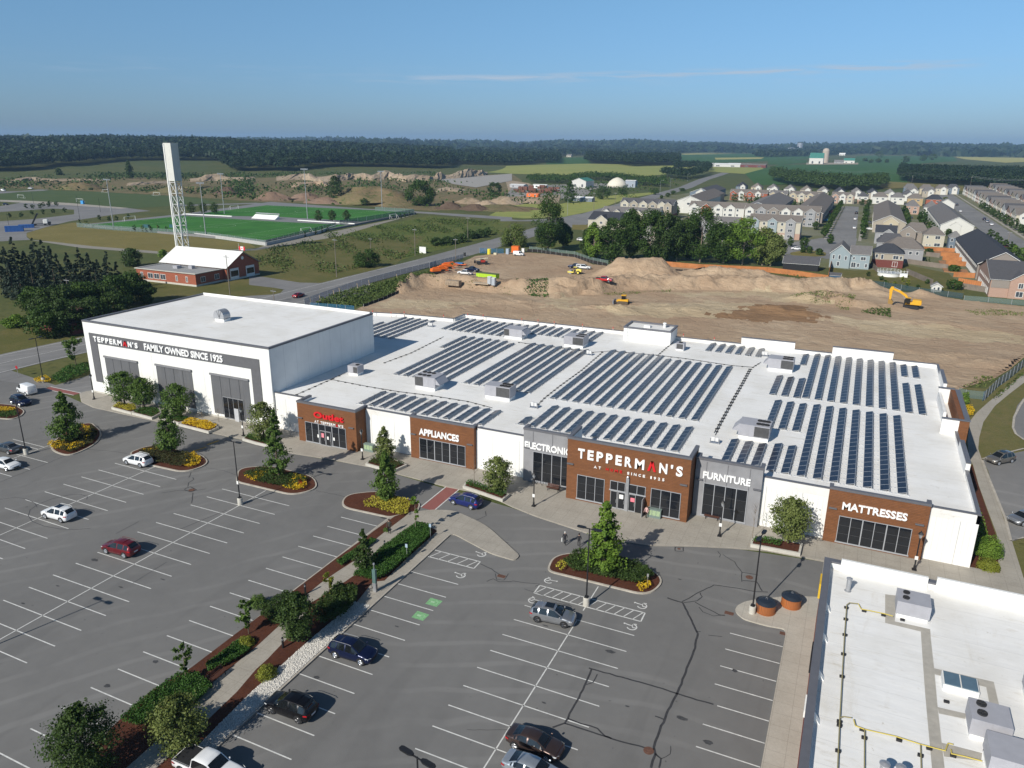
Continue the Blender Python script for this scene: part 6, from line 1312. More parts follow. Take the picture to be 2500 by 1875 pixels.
q_=planter('b1',[(1400,1130),(1540,1175),(1640,1150),(1640,1120),(1500,1100)],'small dark planter under the pale trunked tree');bedplant(q_,.35,110,.16,LF['hedge'],'green ground cover under the pale trunked tree','ground_cover','ground cover',.5)
q_=planter('b2',[(0,1345),(130,1375),(210,1340),(150,1300),(-60,1260),(-120,1310)],'planter under the tree left of the Outlet bay');bedplant(q_,.35,110,.16,LF['hedge'],'green ground cover in the planter left of the Outlet bay','ground_cover','ground cover',.5)
q_=planter('b2',[(945,1525),(1180,1590),(1305,1535),(1180,1475),(1000,1475)],'planter between the Outlet and APPLIANCES bays');bedplant(q_,.4,110,.15,LF['dark'],'dark ground cover between the Outlet and APPLIANCES bays','ground_cover','ground cover',.5)
q_=planter('c2',[(1785,480),(2130,600),(2190,550),(1830,430)],'long planter left of the ELECTRONICS bay');bedplant(q_,.5,120,.16,LF['hedge'],'green shrubs in the long planter left of the ELECTRONICS bay','low_shrubs','shrubs',.5)
q_=planter('c4',[(-150,960),(-150,985),(280,1065),(300,975),(130,945),(-120,915)],'long planter left of the MATTRESSES bay');bedplant(q_[:3]+[( -1.0-6,q_[2][1])] if 0 else pg('c4',[(-140,970),(100,1010),(130,960),(-110,925)],.6),.5,130,.16,LF['hedge'],'green shrubs in the long planter left of the MATTRESSES bay','low_shrubs','shrubs',.5)
# hedges of the median
def hedge(t_,pts,h,label,leaf='hedge',dens=420,size=.16,lump=.18,nm='hedge'): return patch(t_,pts,h,dens,size,LF[leaf],label,'hedge',nm,up=.5,lump=lump,grp='hedges of the median')
hedge('c2',[(1400,800),(1500,830),(1515,900),(1300,1110),(1110,1260),(990,1290),(840,1255),(1040,1060),(1250,900)],.75,'big green ground cover hedge along the upper median')
hedge('c2',[(690,1140),(1000,930),(1040,955),(740,1170)],.4,'narrow green ground cover strip along the left median kerb')
hedge('c2',[(560,1480),(700,1345),(830,1350),(880,1400),(870,1470),(760,1600),(560,1680),(490,1600)],1.3,'big round dark hedge beside the white gravel','dark',420,.17,.3)
hedge('c2',[(60,1530),(260,1400),(360,1440),(300,1600),(160,1680),(40,1600)],.9,'dark hedge behind the round median tree','dark',400,.16)
hedge('d1',[(1780,760),(2060,560),(2160,640),(2000,740),(1800,830)],.5,'low green hedge below the yellow shrub','hedge')
hedge('d1',[(1040,1250),(1180,1110),(1540,850),(1700,840),(1840,960),(1700,1090),(1420,1230),(1200,1300)],.75,'broad low green hedge at the lower median','hedge',430,.15)
hedge('d1',[(1440,1560),(1550,1480),(1570,1500),(1480,1600)],.3,'small green clump beside the white pickup','hedge',200,.12)
def shrub(t_,x,y,r,h,leaf,label,n=2200,size=.12,grp=None,zb=.15,cat='shrub',nm='round_shrub'):
    c=g2(t_,x,y,zb);u=rng.normal(size=(n,3));u /= np.linalg.norm(u,axis=1)[:,None];u[:,2]=np.abs(u[:,2]);rad=rng.uniform(.6,1.03,n)[:,None];P=u*rad*np.array([r,r,h])*(1+.12*np.sin(u[:,:1]*7)*np.sin(u[:,1:2]*6))+np.array([c[0],c[1],zb])
    return tag(quads_mesh(nm,P,size,LF[leaf],out=u),label,cat,grp)
shrub('d2',95,860,.95,1.0,'yel','round yellow green shrub beside the white gravel');shrub('d1',2120,590,.9,.7,'yel','yellow shrub under the ragged median tree');shrub('d2',20,250,1.0,1.1,'mid','leafy green shrub beside the round median tree');shrub('c2',1125,870,.4,.5,'mid','tiny green plant beside the person on the mulch',300)
# planting at the right-hand end of the store and by the side path
shrub('c4',1905,1075,1.5,2.4,'lit','tall fresh green shrub at the right end of the store',4000,.16);shrub('c4',1900,1190,1.2,1.2,'yel','low pale shrub at the foot of the store corner',2500,.14)
patch(None,[(16.6,93),(18.6,93),(18.9,103),(18.2,112),(17.6,112),(16.6,104)],1.0,70,.2,LF['lit'],'tall pale stemmed plants along the store side wall','shrubs','low_shrubs',z=.05,lump=.4)
patch('b4',[(1710,1030),(1760,1030),(1785,1090),(1750,1120),(1720,1100)],.7,70,.2,LF['flower'],'yellow flowers at the far end of the store side',z=.02)
patch('b4',[(1680,930),(1730,930),(1740,1010),(1700,1030)],1.2,60,.25,LF['lit'],'green shrub behind the brown side tower','shrubs','low_shrubs',z=.02)
# by the lot entrance
patch('b1',[(290,800),(400,770),(440,800),(430,825),(310,825)],.6,70,.2,LF['flower'],'yellow flowers round the lamp at the lot entrance',z=.02)
patch('b1',[(440,790),(560,700),(760,660),(775,730),(640,790),(520,840)],.9,45,.28,LF['hedge'],'green and white shrubs beside the tall hall driveway','shrubs','low_shrubs',z=.02,lump=.35)
# gate beside the outlet
c0=g2('b2',300,1290);t=thing('metal_gate','grey wire gate left of the Outlet bay','gate',(c0[0],c0[1],.14));b=MB()
for x in (0,1.1,2.2): b.tube((x,0,0),(x,0,2.2),.04,.04,6)
b.tube((0,0,2.2),(2.2,0,2.2),.03,.03,5);b.tube((0,0,.1),(2.2,0,.1),.03,.03,5);b.build('gate_frame',METAL,t);b=MB();[b.tube((i*.1,0,.1),(i*.1,0,2.2),.008,.008,3) for i in range(1,22)];[b.tube((0,0,.1+i*.15),(2.2,0,.1+i*.15),.008,.008,3) for i in range(1,14)];b.build('wire_mesh',METAL,t)
# ---------------------------------------------------------------- construction site behind the store
def bump(x,y,cx,cy,rx,ry,h,rot=0,p=1.0):
    c,s=math.cos(rot),math.sin(rot);u=((x-cx)*c+(y-cy)*s)/rx;v=(-(x-cx)*s+(y-cy)*c)/ry
    return h*np.exp(-(u*u+v*v)**p)
def ridge(x,y,pts,h,front,back):
    """bank along a line: steep towards the viewer, gentle away"""
    P=np.array(pts,float);best=np.full(np.shape(x),1e9);sgn=np.zeros(np.shape(x));
    for a,b in zip(P,P[1:]):
        d=b-a;L2=(d**2).sum();t=np.clip(((x-a[0])*d[0]+(y-a[1])*d[1])/L2,0,1);px,py=a[0]+t*d[0],a[1]+t*d[1]
        q=np.hypot(x-px,y-py);s=np.sign(d[0]*(y-a[1])-d[1]*(x-a[0]));m=q <best;best=np.where(m,q,best);sgn=np.where(m,s,sgn)
    w_=np.where(sgn >0,back,front);return h*np.clip(1-best/w_,0,1)**1.0
R1=[g2('a2',1240,1450),g2('a2',1400,1410),g2('a2',1700,1405),g2('a2',2000,1440),g2('a3',-20,1455),g2('a3',330,1470)]
R2=[g2('a3',720,1460),g2('a3',900,1430),g2('a3',1300,1425),g2('a3',1750,1425),g2('a3',2211,1440),g2('a4',250,1450),g2('a4',600,1440)]
def dirtz(x,y):
    x=np.asarray(x,float);y=np.asarray(y,float)
    z=ridge(x,y,R1,3.6,5,18)+ridge(x,y,R2,3.6,4.5,20)
    def M_(t_,cx,cy,rx,ry,h,p=1.0):
        nonlocal z;c=g2(t_,cx,cy);z=z+bump(x,y,c[0],c[1],rx,ry,h,0,p)
    M_('a3',1010,1330,7,7,4.8,1.2);M_('a3',1190,1335,6,6,4.3,1.2);M_('a3',1310,1340,5,6,3.3);M_('a3',860,1330,6,5,2.6);M_('a3',1850,1330,14,5,2.2);M_('a3',1700,1320,7,4,1.2);M_('a3',2060,1330,8,4,1.6)
    M_('a3',850,1620,7,3,1.6);M_('a3',1500,1620,20,6,.8);M_('a4',150,1640,11,5,1.6);M_('a4',330,1540,5,3,2.0);M_('a4',480,1520,6,4,2.2);M_('a4',640,1560,6,4,2.0);M_('a4',860,1440,5,3,2.2);M_('a4',950,1480,4,3,1.6);M_('a4',1330,1500,5,3,1.4);M_('a4',1060,1600,4,2,.8);M_('a4',800,1590,5,2.5,1.4)
    M_('a3',100,1560,14,5,.8);M_('b4',1800,640,14,6,.9);M_('b4',1500,330,12,4,.7)
    return z
dout=[(-128,170),(-137.3,231),(-147,283),(-139,300),(-130,303.5)]+pg('a3',[(550,1155),(700,1225),(830,1232)])+[(-88,284),(-71,292.5),(-30.5,294),(-20,288),(9,278),(31,270.5),(60,266),(80,262),(80,190)]+pg('b4',[(2300,540),(2211,610),(2080,720),(1960,790),(1700,870)])+[(18,160),(-84,157.5),(-104,151)]
xs=np.arange(-149,84,.75);ys=np.arange(146,306,.75);GX,GY=np.meshgrid(xs,ys);GZ=dirtz(GX,GY)
ins=inpoly(GX,GY,dout);nz_=np.array([noise.fractal((a*.16,b_*.16,0),.8,2.1,5)*.75+noise.fractal((a*.8,b_*.8,5),.6,2.1,3)*.28 for a,b_ in zip(GX.ravel(),GY.ravel())]).reshape(GX.shape)
env=np.clip(GZ/1.2,.16,1.5);tz=GZ+nz_*env+.12
nx_,ny_=len(xs),len(ys);idx=-np.ones((ny_,nx_),int);cnt=0;V=[]
use=ins
for j in range(ny_):
    for i in range(nx_):
        if use[j,i]: idx[j,i]=cnt;cnt += 1;V.append((xs[i],ys[j],float(max(tz[j,i],.03))))
F=[(idx[j,i],idx[j,i+1],idx[j+1,i+1],idx[j+1,i]) for j in range(ny_-1) for i in range(nx_-1) if use[j,i] and use[j,i+1] and use[j+1,i+1] and use[j+1,i]]
FA=np.array([V[f[0]][:2] for f in F]);jx=FA[:,0]+2.2*np.sin(FA[:,1]*.9)+1.5*np.sin(FA[:,0]*1.7+2);jy=FA[:,1]+1.2*np.sin(FA[:,0]*.5);MI=np.zeros(len(F),int)
def zone(t_,pts,k): MI[inpoly(jx,jy,[gz(t_,a,b_)[:2] for a,b_ in pts])]=k
def gz(t_,x,y):
    z=0.
    for _ in range(6): q=g(t_,x,y,z);z=z*.4+.6*float(max(dirtz(q[0],q[1])+.12,.05)) if inpoly(np.array(q[0]),np.array(q[1]),dout) else .02
    return float(q[0]),float(q[1]),z
zone('a3',[(740,1620),(900,1590),(1200,1560),(1700,1545),(2211,1570),(2150,1640),(1700,1680),(1300,1680),(900,1659)],1);zone('a3',[(380,1470),(520,1500),(480,1620),(250,1600)],1);zone('b4',[(460,250),(900,290),(1400,330),(2000,400),(2211,420),(2211,500),(1800,480),(1100,420),(700,350)],1);zone('a2',[(1100,1520),(1500,1530),(1900,1560),(1500,1610),(1000,1600)],1);zone('a3',[(1280,1470),(2211,1440),(2211,1500),(1500,1500)],1);zone('a4',[(0,1440),(250,1480),(400,1480),(500,1560),(300,1570),(0,1530)],1)
zone('b3',[(1700,250),(2211,150),(2500,170),(2650,230),(2640,300),(2211,300),(1900,290)],2);zone('a3',[(900,1350),(800,1320),(1000,1200),(1300,1210),(1430,1330),(1350,1360)],3);zone('a2',[(1290,1400),(1600,1395),(2211,1440),(2211,1520),(1700,1500),(1300,1480)],3)
b=MB();b.add(V,F);b.m=[(0,1,2,0)[i] for i in MI];struct('dirt_ground',b,[DIRT,PALED,RICHD],smooth=True)
flat('dirt_apron',dout,DIRT,.022)
def weeds(t_,pts,h,label,leaf='willowd',dens=16,size=.45,n_='weed_patch',grp=None,kind='stuff',cat='weeds'):
    p=[gz(t_,a,b_)[:2] for a,b_ in pts];xs_=[q[0] for q in p];ys_=[q[1] for q in p];n=int((max(xs_)-min(xs_))*(max(ys_)-min(ys_))*dens)
    x=rng.uniform(min(xs_),max(xs_),n);y=rng.uniform(min(ys_),max(ys_),n);k=inpoly(x,y,p);x,y=x[k],y[k];z0=np.where(inpoly(x,y,dout),dirtz(x,y)+.1,0)
    P=np.stack([x,y,z0+h*rng.uniform(0,1,len(x))*(.6+.4*np.sin(x*.9)*np.sin(y*1.1))],1)
    return tag(quads_mesh(n_,P,size,LF[leaf],up=.6),label,cat,grp,kind)
weeds('a2',[(510,1560),(700,1475),(1000,1400),(1300,1330),(1500,1290),(1530,1325),(1400,1380),(1150,1490),(930,1580),(700,1600)],1.3,'rough green growth between the road fence and the black silt fence','willowd',7,.6)
weeds('a3',[(20,1410),(150,1400),(310,1420),(320,1445),(180,1450),(40,1430)],.8,'green weed strip on the left of the site','hedge',8,.5);weeds('a3',[(740,1455),(900,1425),(1150,1410),(1380,1400),(1380,1425),(1170,1460),(1000,1490),(830,1490)],.35,'dry olive weeds on top of the pit bank','olive',4,.4)
weeds('a4',[(190,1490),(330,1450),(480,1470),(760,1490),(740,1540),(700,1620),(600,1610),(570,1540),(400,1560),(330,1510),(200,1520)],.5,'weeds on the rubble mounds left of the excavator','olive',3.6,.4);weeds('a4',[(790,1640),(880,1600),(1060,1610),(1060,1680),(930,1660)],.9,'green weeds in front of the excavator','willowd',6,.5)
weeds('a4',[(1700,1620),(1900,1610),(2211,1640),(2300,1660),(2211,1670),(1800,1660)],.4,'thin weed strip right of the excavator','olive',4,.4);weeds('b4',[(1680,870),(1800,780),(1960,790),(1880,870)],.7,'weeds at the fence corner behind the store','olive',4,.45);weeds('a4',[(100,1310),(330,1320),(480,1350),(300,1345)],.6,'weeds at the foot of the orange fence','willowd',5,.4)
weeds('b4',[(1940,960),(2060,850),(2211,720),(2300,660),(2300,700),(2100,860),(1960,990)],.6,'green growth between blue fence and path','willowd',6,.4)
weeds('a2',[(1500,1340),(1900,1370),(2211,1400),(2211,1430),(1900,1400),(1500,1360)],.4,'thin weeds along the top of the left bank','olive',2.2,.4)
# silt fence, mesh fences
def wallstrip(name,P,h,mat,label,cat,th=.06,posts=None,pm=None,base=0,zf=None,grp=None,pparts=True):
    o=(P[0][0],P[0][1],0);t=thing(name,label,cat,o,0,grp);b=MB()
    for p,q_ in zip(P,P[1:]):
        d=Vector((q_[0]-p[0],q_[1]-p[1]));
        if d.length <.01: continue
        d.normalize();n=Vector((-d.y,d.x))*th/2;z0=zf(*p) if zf else base;z1=zf(*q_) if zf else base
        vs_=[(p[0]-n.x,p[1]-n.y,z0),(q_[0]-n.x,q_[1]-n.y,z1),(q_[0]+n.x,q_[1]+n.y,z1),(p[0]+n.x,p[1]+n.y,z0)];b.add(vs_+[(a,c,z_+h) for a,c,z_ in vs_],[(0,3,2,1),(4,5,6,7),(0,1,5,4),(1,2,6,5),(2,3,7,6),(3,0,4,7)])
    b.build('panel',mat,t,o)
    if posts:
        acc=0;c_=0
        for p,q_ in zip(P,P[1:]):
            L_=math.dist(p,q_);k=max(1,round(L_/posts))
            for i in range(k):
                if c_ >90: break
                x=p[0]+(q_[0]-p[0])*i/k;y=p[1]+(q_[1]-p[1])*i/k;z0=zf(x,y) if zf else base;b=MB();b.box(x-.05,y-.05,z0,x+.05,y+.05,z0+h+.08);b.build('post',pm or METAL,t,o);c_ += 1
    return t
def m_mesh(name,c,alpha):
    k=NT(name);k.done(c,.8,spec=.2);tr=k.n('BsdfTransparent');ms=k.n('MixShader');ms.inputs[0].default_value=alpha;k.lk(tr.outputs[0],ms.inputs[1]);k.lk(k.b.outputs[0],ms.inputs[2]);k.lk(ms.outputs[0],k.t.nodes['Material Output'].inputs[0]);return k.m
BMESH=m_mesh('blue_mesh',(.03,.16,.32),.3);CHAIN=m_mesh('chain_link',(.16,.22,.20),.42);CHAINB=m_mesh('dark_chain_link',(.05,.09,.10),.5)
SILT=M('black_silt_cloth',(.022,.02,.018),.9,var=.2)
wallstrip('silt_fence',pg('a2',[(930,1592),(1100,1530),(1300,1440),(1480,1345),(1570,1318)]),.9,SILT,'black silt fence between the green growth and the bare soil','fence',posts=3)
wallstrip('silt_fence',pg('a3',[(130,1115),(220,1118),(330,1135),(430,1150),(540,1162),(620,1190),(700,1215),(820,1240)]),1.3,SILT,'long black silt fence curving along the lawn behind the pickups','fence',posts=3)
wallstrip('silt_fence',pg('a3',[(1400,1285),(1480,1290),(1560,1288),(1680,1262)]),1.0,SILT,'short black silt fence below the orange fence','fence',posts=3)
wallstrip('mesh_fence',pg('a3',[(150,1100),(330,1120),(540,1145),(620,1175),(700,1200),(830,1225)]),1.7,CHAIN,'green wire fence just behind the curving silt fence','fence',posts=4)
wallstrip('mesh_fence',pg('a2',[(420,1575),(620,1500),(850,1420),(1100,1350),(1250,1310),(1500,1250),(1560,1230)]),1.9,BMESH,'blue mesh fence along the main road','fence',posts=4)
wallstrip('mesh_fence',pg('a2',[(1500,1255),(1560,1235),(1700,1200),(1790,1175)]),2.0,BMESH,'blue mesh fence beside the orange lifts','fence',posts=3);wallstrip('mesh_fence',pg('a2',[(1930,1125),(2080,1130),(2140,1130)]),2.2,BMESH,'blue mesh fence beside the yellow tank','fence',posts=3)
wallstrip('mesh_fence',pg('b2',[(470,190),(700,205),(850,218)]),1.8,BMESH,'blue mesh fence right behind the tall hall','fence',posts=3)
wallstrip('mesh_fence',pg('b4',[(2400,530),(2211,690),(2080,800),(1980,870),(1870,980),(1850,990)]),2.0,BMESH,'blue mesh fence along the curved path behind the store','fence',posts=3)
wallstrip('mesh_fence',pg('b4',[(1860,975),(1700,960),(1640,940)]),1.6,CHAIN,'sagging wire fence at the store corner','fence',posts=3)
wallstrip('mesh_fence',pg('a4',[(520,1370),(760,1390),(1000,1420),(1300,1470),(1680,1520)]),1.8,CHAINB,'dark wire fence between the back lawn and the soil','fence',posts=5);wallstrip('mesh_fence',pg('a4',[(1690,1535),(1900,1550),(2100,1570),(2400,1590)]),1.6,CHAIN,'wire fence below the pink brick house','fence',posts=5)
wallstrip('board_fence',pg('a3',[(1290,1235),(1600,1262),(1900,1275),(2211,1290)])+pg('a4',[(250,1322),(515,1362)]),1.9,FENCEW,'long orange board fence behind the soil mounds','fence',th=.12,posts=6,pm=FENCEW)
wallstrip('board_fence',pg('a4',[(515,1362),(545,1225)]),2.6,FENCEW,'short orange board fence going back beside the black roofed shed','fence',th=.12)
for i,(x,y) in enumerate(((475,1560),(555,1540),(675,1495),(725,1475),(880,1432),(980,1405),(1220,1350))):
    c=g2('a2',x,y);b=MB();b.tube((c[0]+.5,c[1]-.6,0),(c[0]-.6,c[1]+.4,1.7),.06,.06,4)
    tag(b.build('fence_brace',M('timber_brace',(.5,.38,.2))),'pale timber brace leaning on the blue road fence','brace','timber braces of the blue road fence')

# machines
def ringtrack(L_,h,w_,y0): 
    b=MB();pts=[];r_=h/2
    for a_ in np.linspace(math.pi/2,3*math.pi/2,7): pts.append((-L_/2+r_+r_*math.cos(a_),r_+r_*math.sin(a_)))
    for a_ in np.linspace(-math.pi/2,math.pi/2,7): pts.append((L_/2-r_+r_*math.cos(a_),r_+r_*math.sin(a_)))
    k=len(pts);b.add([(p[0],y0,p[1]) for p in pts]+[(p[0],y0+w_,p[1]) for p in pts],[tuple(range(k)),tuple(range(2*k-1,k-1,-1))]+[(i,i+k,(i+1) % k+k,(i+1) % k) for i in range(k)]);return b
def profile(b,pts,y0,y1,m=0):
    k=len(pts);return b.add([(p[0],y0,p[1]) for p in pts]+[(p[0],y1,p[1]) for p in pts],[tuple(range(k)),tuple(range(2*k-1,k-1,-1))]+[(i,i+k,(i+1) % k+k,(i+1) % k) for i in range(k)],m)
x,y,z=gz('a4',1230,1600);t=thing('excavator','yellow excavator with bent arm digging on the soil bank','excavator',(x,y,z),R_(-4))
for s in (-1.5,.9): ringtrack(4.2,.95,.6,s).build('track',DARKP,t)
b=MB();b.box(-1.0,-.9,.6,1.0,.9,1.15);b.build('undercarriage',DARKP,t)
b=MB();profile(b,[(-1.7,1.2),(2.5,1.2),(2.7,1.6),(2.6,2.6),(.3,2.7),(.2,1.9),(-1.7,1.9)],-1.35,1.35);b.build('body',EQY,t,bevel=.08)
b=MB();profile(b,[(-1.9,1.3),(-.3,1.3),(-.3,3.1),(-1.5,3.1),(-1.95,2.4)],-1.35,-.35);b.build('cab',CGLASS,t);b=MB();b.box(-1.6,-1.4,3.1,-.2,-.3,3.2);b.build('cab_roof',EQY,t)
b=MB();profile(b,[(-.8,1.9),(-.2,1.9),(-1.6,3.9),(-3.3,4.9),(-5.6,5.6),(-5.75,5.1),(-3.5,4.3),(-2.1,3.4)],-.2,.3);b.build('boom',EQY,t)
b=MB();profile(b,[(-5.2,5.9),(-5.9,5.9),(-6.3,5.0),(-6.0,2.0),(-5.5,2.0),(-5.4,4.6)],-.17,.27);b.build('stick',EQY,t);b=MB();profile(b,[(-6.2,2.1),(-5.4,2.1),(-4.8,1.4),(-5.0,.6),(-5.6,.4),(-6.2,1.0)],-.6,.7);b.build('bucket',M('worn_bucket',(.30,.18,.05)),t);b=MB();b.tube((-1.5,.05,2.2),(-3.4,.05,4.6),.1,.07,6);b.tube((-3.3,.05,5.0),(-5.5,.05,5.85),.09,.07,6);b.build('hydraulic_ram',METAL,t)
x,y,z=gz('a3',960,1565);t=thing('bulldozer','yellow bulldozer with a grey blade in the pit','bulldozer',(x,y,z),R_(4))
for s in (-1.2,.7): o=ringtrack(3.3,.95,.5,s).build('track',M('dusty_track',(.10,.075,.05)),t)
b=MB();profile(b,[(-1.9,.7),(1.5,.7),(1.55,1.5),(.6,1.6),(.5,1.5),(-.5,1.45),(-1.7,1.35),(-1.95,1.1)],-.7,.7);b.build('body',EQY,t,bevel=.06)
b=MB();b.box(-.45,-.65,1.5,.75,.65,2.6);b.build('cab',CGLASS,t);b=MB();b.box(-.6,-.8,2.6,.9,.8,2.75);b.build('cab_roof',EQY,t)
b=MB();profile(b,[(-2.5,.05),(-2.75,.1),(-2.9,.7),(-2.7,1.3),(-2.55,1.3),(-2.65,.7)],-1.6,1.6);b.build('blade',M('blue_grey_blade',(.22,.25,.30),.4),t);b=MB();b.box(-2.5,-1.0,.4,-1.4,-.85,.55);b.box(-2.5,.85,.4,-1.4,1.0,.55);b.build('push_arm',DARKP,t)
x,y,z=gz('a3',545,1305);t=thing('soil_roller','pale yellow soil roller with canopy on the site','roller',(x,y,z),R_(5))
b=MB();b.tube((-1.7,-.95,.72),(-1.7,.95,.72),.7,.7,18);b.build('drum',METAL,t);b=MB();b.box(-2.5,-1.15,.55,-.5,-.98,1.0);b.box(-2.5,.98,.55,-.5,1.15,1.0);b.box(-.6,-1.1,.55,-.35,1.1,1.0);b.box(-2.6,-1.1,.6,-2.45,1.1,1.0);b.build('drum_frame',ROLY,t)
b=MB();profile(b,[(.4,.9),(2.4,.9),(2.5,1.6),(1.9,1.9),(.5,1.9)],-.7,.7);b.build('engine_hood',ROLY,t,bevel=.1)
for s in (-1.1,.75): b=MB();b.tube((1.3,s,.7),(1.3,s+.35,.7),.7,.7,18);w_=b.build('wheel',TYRE,t);b=MB();b.tube((1.3,s-.02,.7),(1.3,s+.37,.7),.38,.38,12);b.build('hub',ROLY,w_)
b=MB();[b.tube((a_,c_,1.0),(a_,c_,2.5),.05,.05,4) for a_ in (-.35,.55) for c_ in (-.6,.6)];b.build('canopy_post',BLACK,t);b=MB();b.box(-.6,-.8,2.5,.8,.8,2.62);b.build('canopy',ROLY,t);b=MB();b.box(-.3,-.4,.9,.4,.4,1.4);b.build('seat',BLACK,t)
x,y,z=gz('f4',1260,605);t=thing('telehandler','telehandler with red body and pale boom near the road','telehandler',(x,y,z),R_(30))
for a_ in (-1.4,1.4):
    for s in (-1.15,.8): b=MB();b.tube((a_,s,.62),(a_,s+.35,.62),.62,.62,14);b.build('wheel',TYRE,t)
b=MB();b.box(-2.2,-.75,.6,2.2,.75,1.2);b.build('chassis',BLACK,t);b=MB();b.box(-.5,-1.0,1.0,1.3,-.2,1.75);b.build('engine_cover',M('machine_red',(.35,.03,.02)),t);b=MB();b.tube((2.4,.3,2.4),(-2.4,.3,1.9),.22,.18,6);b.build('boom',M('cream_boom',(.55,.5,.38)),t);b=MB();b.box(-.6,.25,1.2,.7,.95,2.4);b.build('cab',CGLASS,t);b=MB();b.box(-3.1,-.3,.5,-2.4,.9,1.5);b.build('fork_carriage',BLACK,t)
def lift(t_,x,y,rz,label,L_=6):
    x,y,z=gz(t_,x,y);t=thing('boom_lift',label,'boom lift',(x,y,z),rz,'orange lifts parked by the road fence');b=MB();b.box(-1.6,-1.0,.4,1.6,1.0,.95);b.build('chassis',DARKP,t)
    for a_ in (-1.2,1.2):
        for s in (-1.15,.85): b=MB();b.tube((a_,s,.42),(a_,s+.3,.42),.42,.42,12);b.build('wheel',TYRE,t)
    b=MB();profile(b,[(-1.9,.95),(1.6,.95),(1.9,1.5),(1.2,2.1),(-1.7,2.0)],-.95,.95);b.build('turret',ORG,t,bevel=.08);b=MB();b.tube((-1.2,0,2.2),(L_*.5,0,2.5),.22,.18,6);b.tube((L_*.5,.0,2.4),(L_*.72,0,1.5),.15,.12,6);b.build('boom',ORG,t);b=MB();b.box(L_*.65,-.7,1.0,L_*.65+.9,.7,1.06);[b.tube((L_*.65+a_,c_,1.0),(L_*.65+a_,c_,2.0),.03,.03,4) for a_ in (0,.9) for c_ in (-.7,.7)];b.box(L_*.65,-.7,1.95,L_*.65+.9,.7,2.0);b.build('basket',ORG,t)
lift('f4',220,815,R_(55),'orange boom lift nearest to the green growth');lift('f4',370,765,R_(50),'orange boom lift in the middle of the group');lift('f4',470,705,R_(45),'orange boom lift at the back of the group',5)
x,y,z=gz('f4',770,640);t=thing('flat_trailer','orange low trailer with a blue load near the road fence','trailer',(x,y,z),R_(10));b=MB();b.box(-2.5,-1,.6,2.5,1,.8);b.build('deck',ORG,t);b=MB();b.box(-2,-.9,.81,1.2,.9,1.3);b.build('load',M('blue_tarp',(.04,.18,.42)),t,bevel=.1)
for a_ in (-.6,.4): 
    for s in (-1.1,.9): b=MB();b.tube((a_,s,.35),(a_,s+.2,.35),.35,.35,10);b.build('wheel',TYRE,t)
def site_car(kind,col,t_,x,y,rz,label,**k): X,Y,Z=gz(t_,x,y);return make_car(kind,col,label,k.pop('cat','pickup'),(X,Y,Z),rz,**k)
site_car('pickup','white','f4',880,835,math.pi+.08,'white pickup truck in front of the dark one on the site');site_car('pickup','navy','f4',1040,760,-.1,'dark pickup truck behind the white one on the site');site_car('pickup','white','f7',850,170,.12,'white pickup with a white rear canopy near the yellow roller',opts=('canopy',));site_car('pickup','navy','f7',650,150,.1+math.pi,'navy pickup behind the yellow roller')
site_car('pickup','fire','f7',1350,555,0,'bright red pickup truck with a pale stripe on the site');site_car('van','white','f4',2090,405,0,'white van beside the orange container',cat='van')
# containers, toilets
def crate(t_,x,y,sx,sy,sz,mat,label,cat,name,rz=0,ribs=0,grp=None,roof=None):
    X,Y,Z=gz(t_,x,y);t=thing(name,label,cat,(X,Y,Z),rz,grp);b=MB();b.box(-sx/2,-sy/2,0,sx/2,sy/2,sz)
    for i in range(ribs): xx=-sx/2+sx*(i+.5)/ribs;b.box(xx-.05,-sy/2-.05,.05,xx+.05,-sy/2-.002,sz-.05)
    b.build('body',mat,t);b=MB();b.box(-sx/2-.04,-sy/2-.06,sz+.003,sx/2+.04,sy/2+.06,sz+.1);b.build('lid',roof or mat,t);return t
crate('f4',1390,950,7.6,2.4,1.85,M('lime_green_steel',(.40,.62,.03),.6,var=.08),'lime green waste container on the site','container','waste_container',R_(-4),9,roof=M('container_dark',(.12,.14,.06)))
for q_,l_ in (((1435,990),'left grey portable toilet beside the lime container'),((1525,1000),'right grey portable toilet beside the lime container')): crate('f4',*q_,1.15,1.15,2.3,M('toilet_grey',(.42,.46,.50),.5),l_,'portable toilet','portable_toilet',0,3,roof=WHITE)
crate('f4',2020,330,3.2,2.4,2.6,ORG,'orange site container behind the white van','container','site_container',R_(5),5);crate('f4',1840,370,1.3,1.2,2.2,M('toilet_blue',(.35,.42,.5)),'blue grey portable toilet beside the orange container','portable toilet','portable_toilet',0,3);crate('f4',1560,385,1.3,.7,.7,M('cream_box',(.6,.56,.4)),'low cream box beside the yellow tank','box','cream_box');crate('f4',2190,330,1.2,1.1,1.6,WHITE,'small white trailer box at the end of the white van','trailer','small_trailer')
X,Y,Z=gz('f4',1420,380);b=MB();b.lathe([(.75,0),(.78,.3),(.78,2.3),(.72,2.4)],n=16);tag(b.build('yellow_tank',M('yellow_tank_plastic',(.72,.62,.05),.5),loc=(X,Y,Z)),'upright yellow tank by the road fence','tank')
crate('f4',615,960,5,2.0,1.5,M('timber_stack',(.32,.25,.18),var=.25),'stack of grey timber and pipes in front of the white pickup','timber stack','timber_stack',0,6);crate('f4',1250,1010,5.5,1.6,.25,M('pale_slab',(.42,.34,.25)),'pale slab of spilled sand before the lime container','sand','sand_slab')
crate('f4',870,420,.8,.6,1.4,DARKP,'dark cabinet standing by the road edge','cabinet','dark_cabinet')

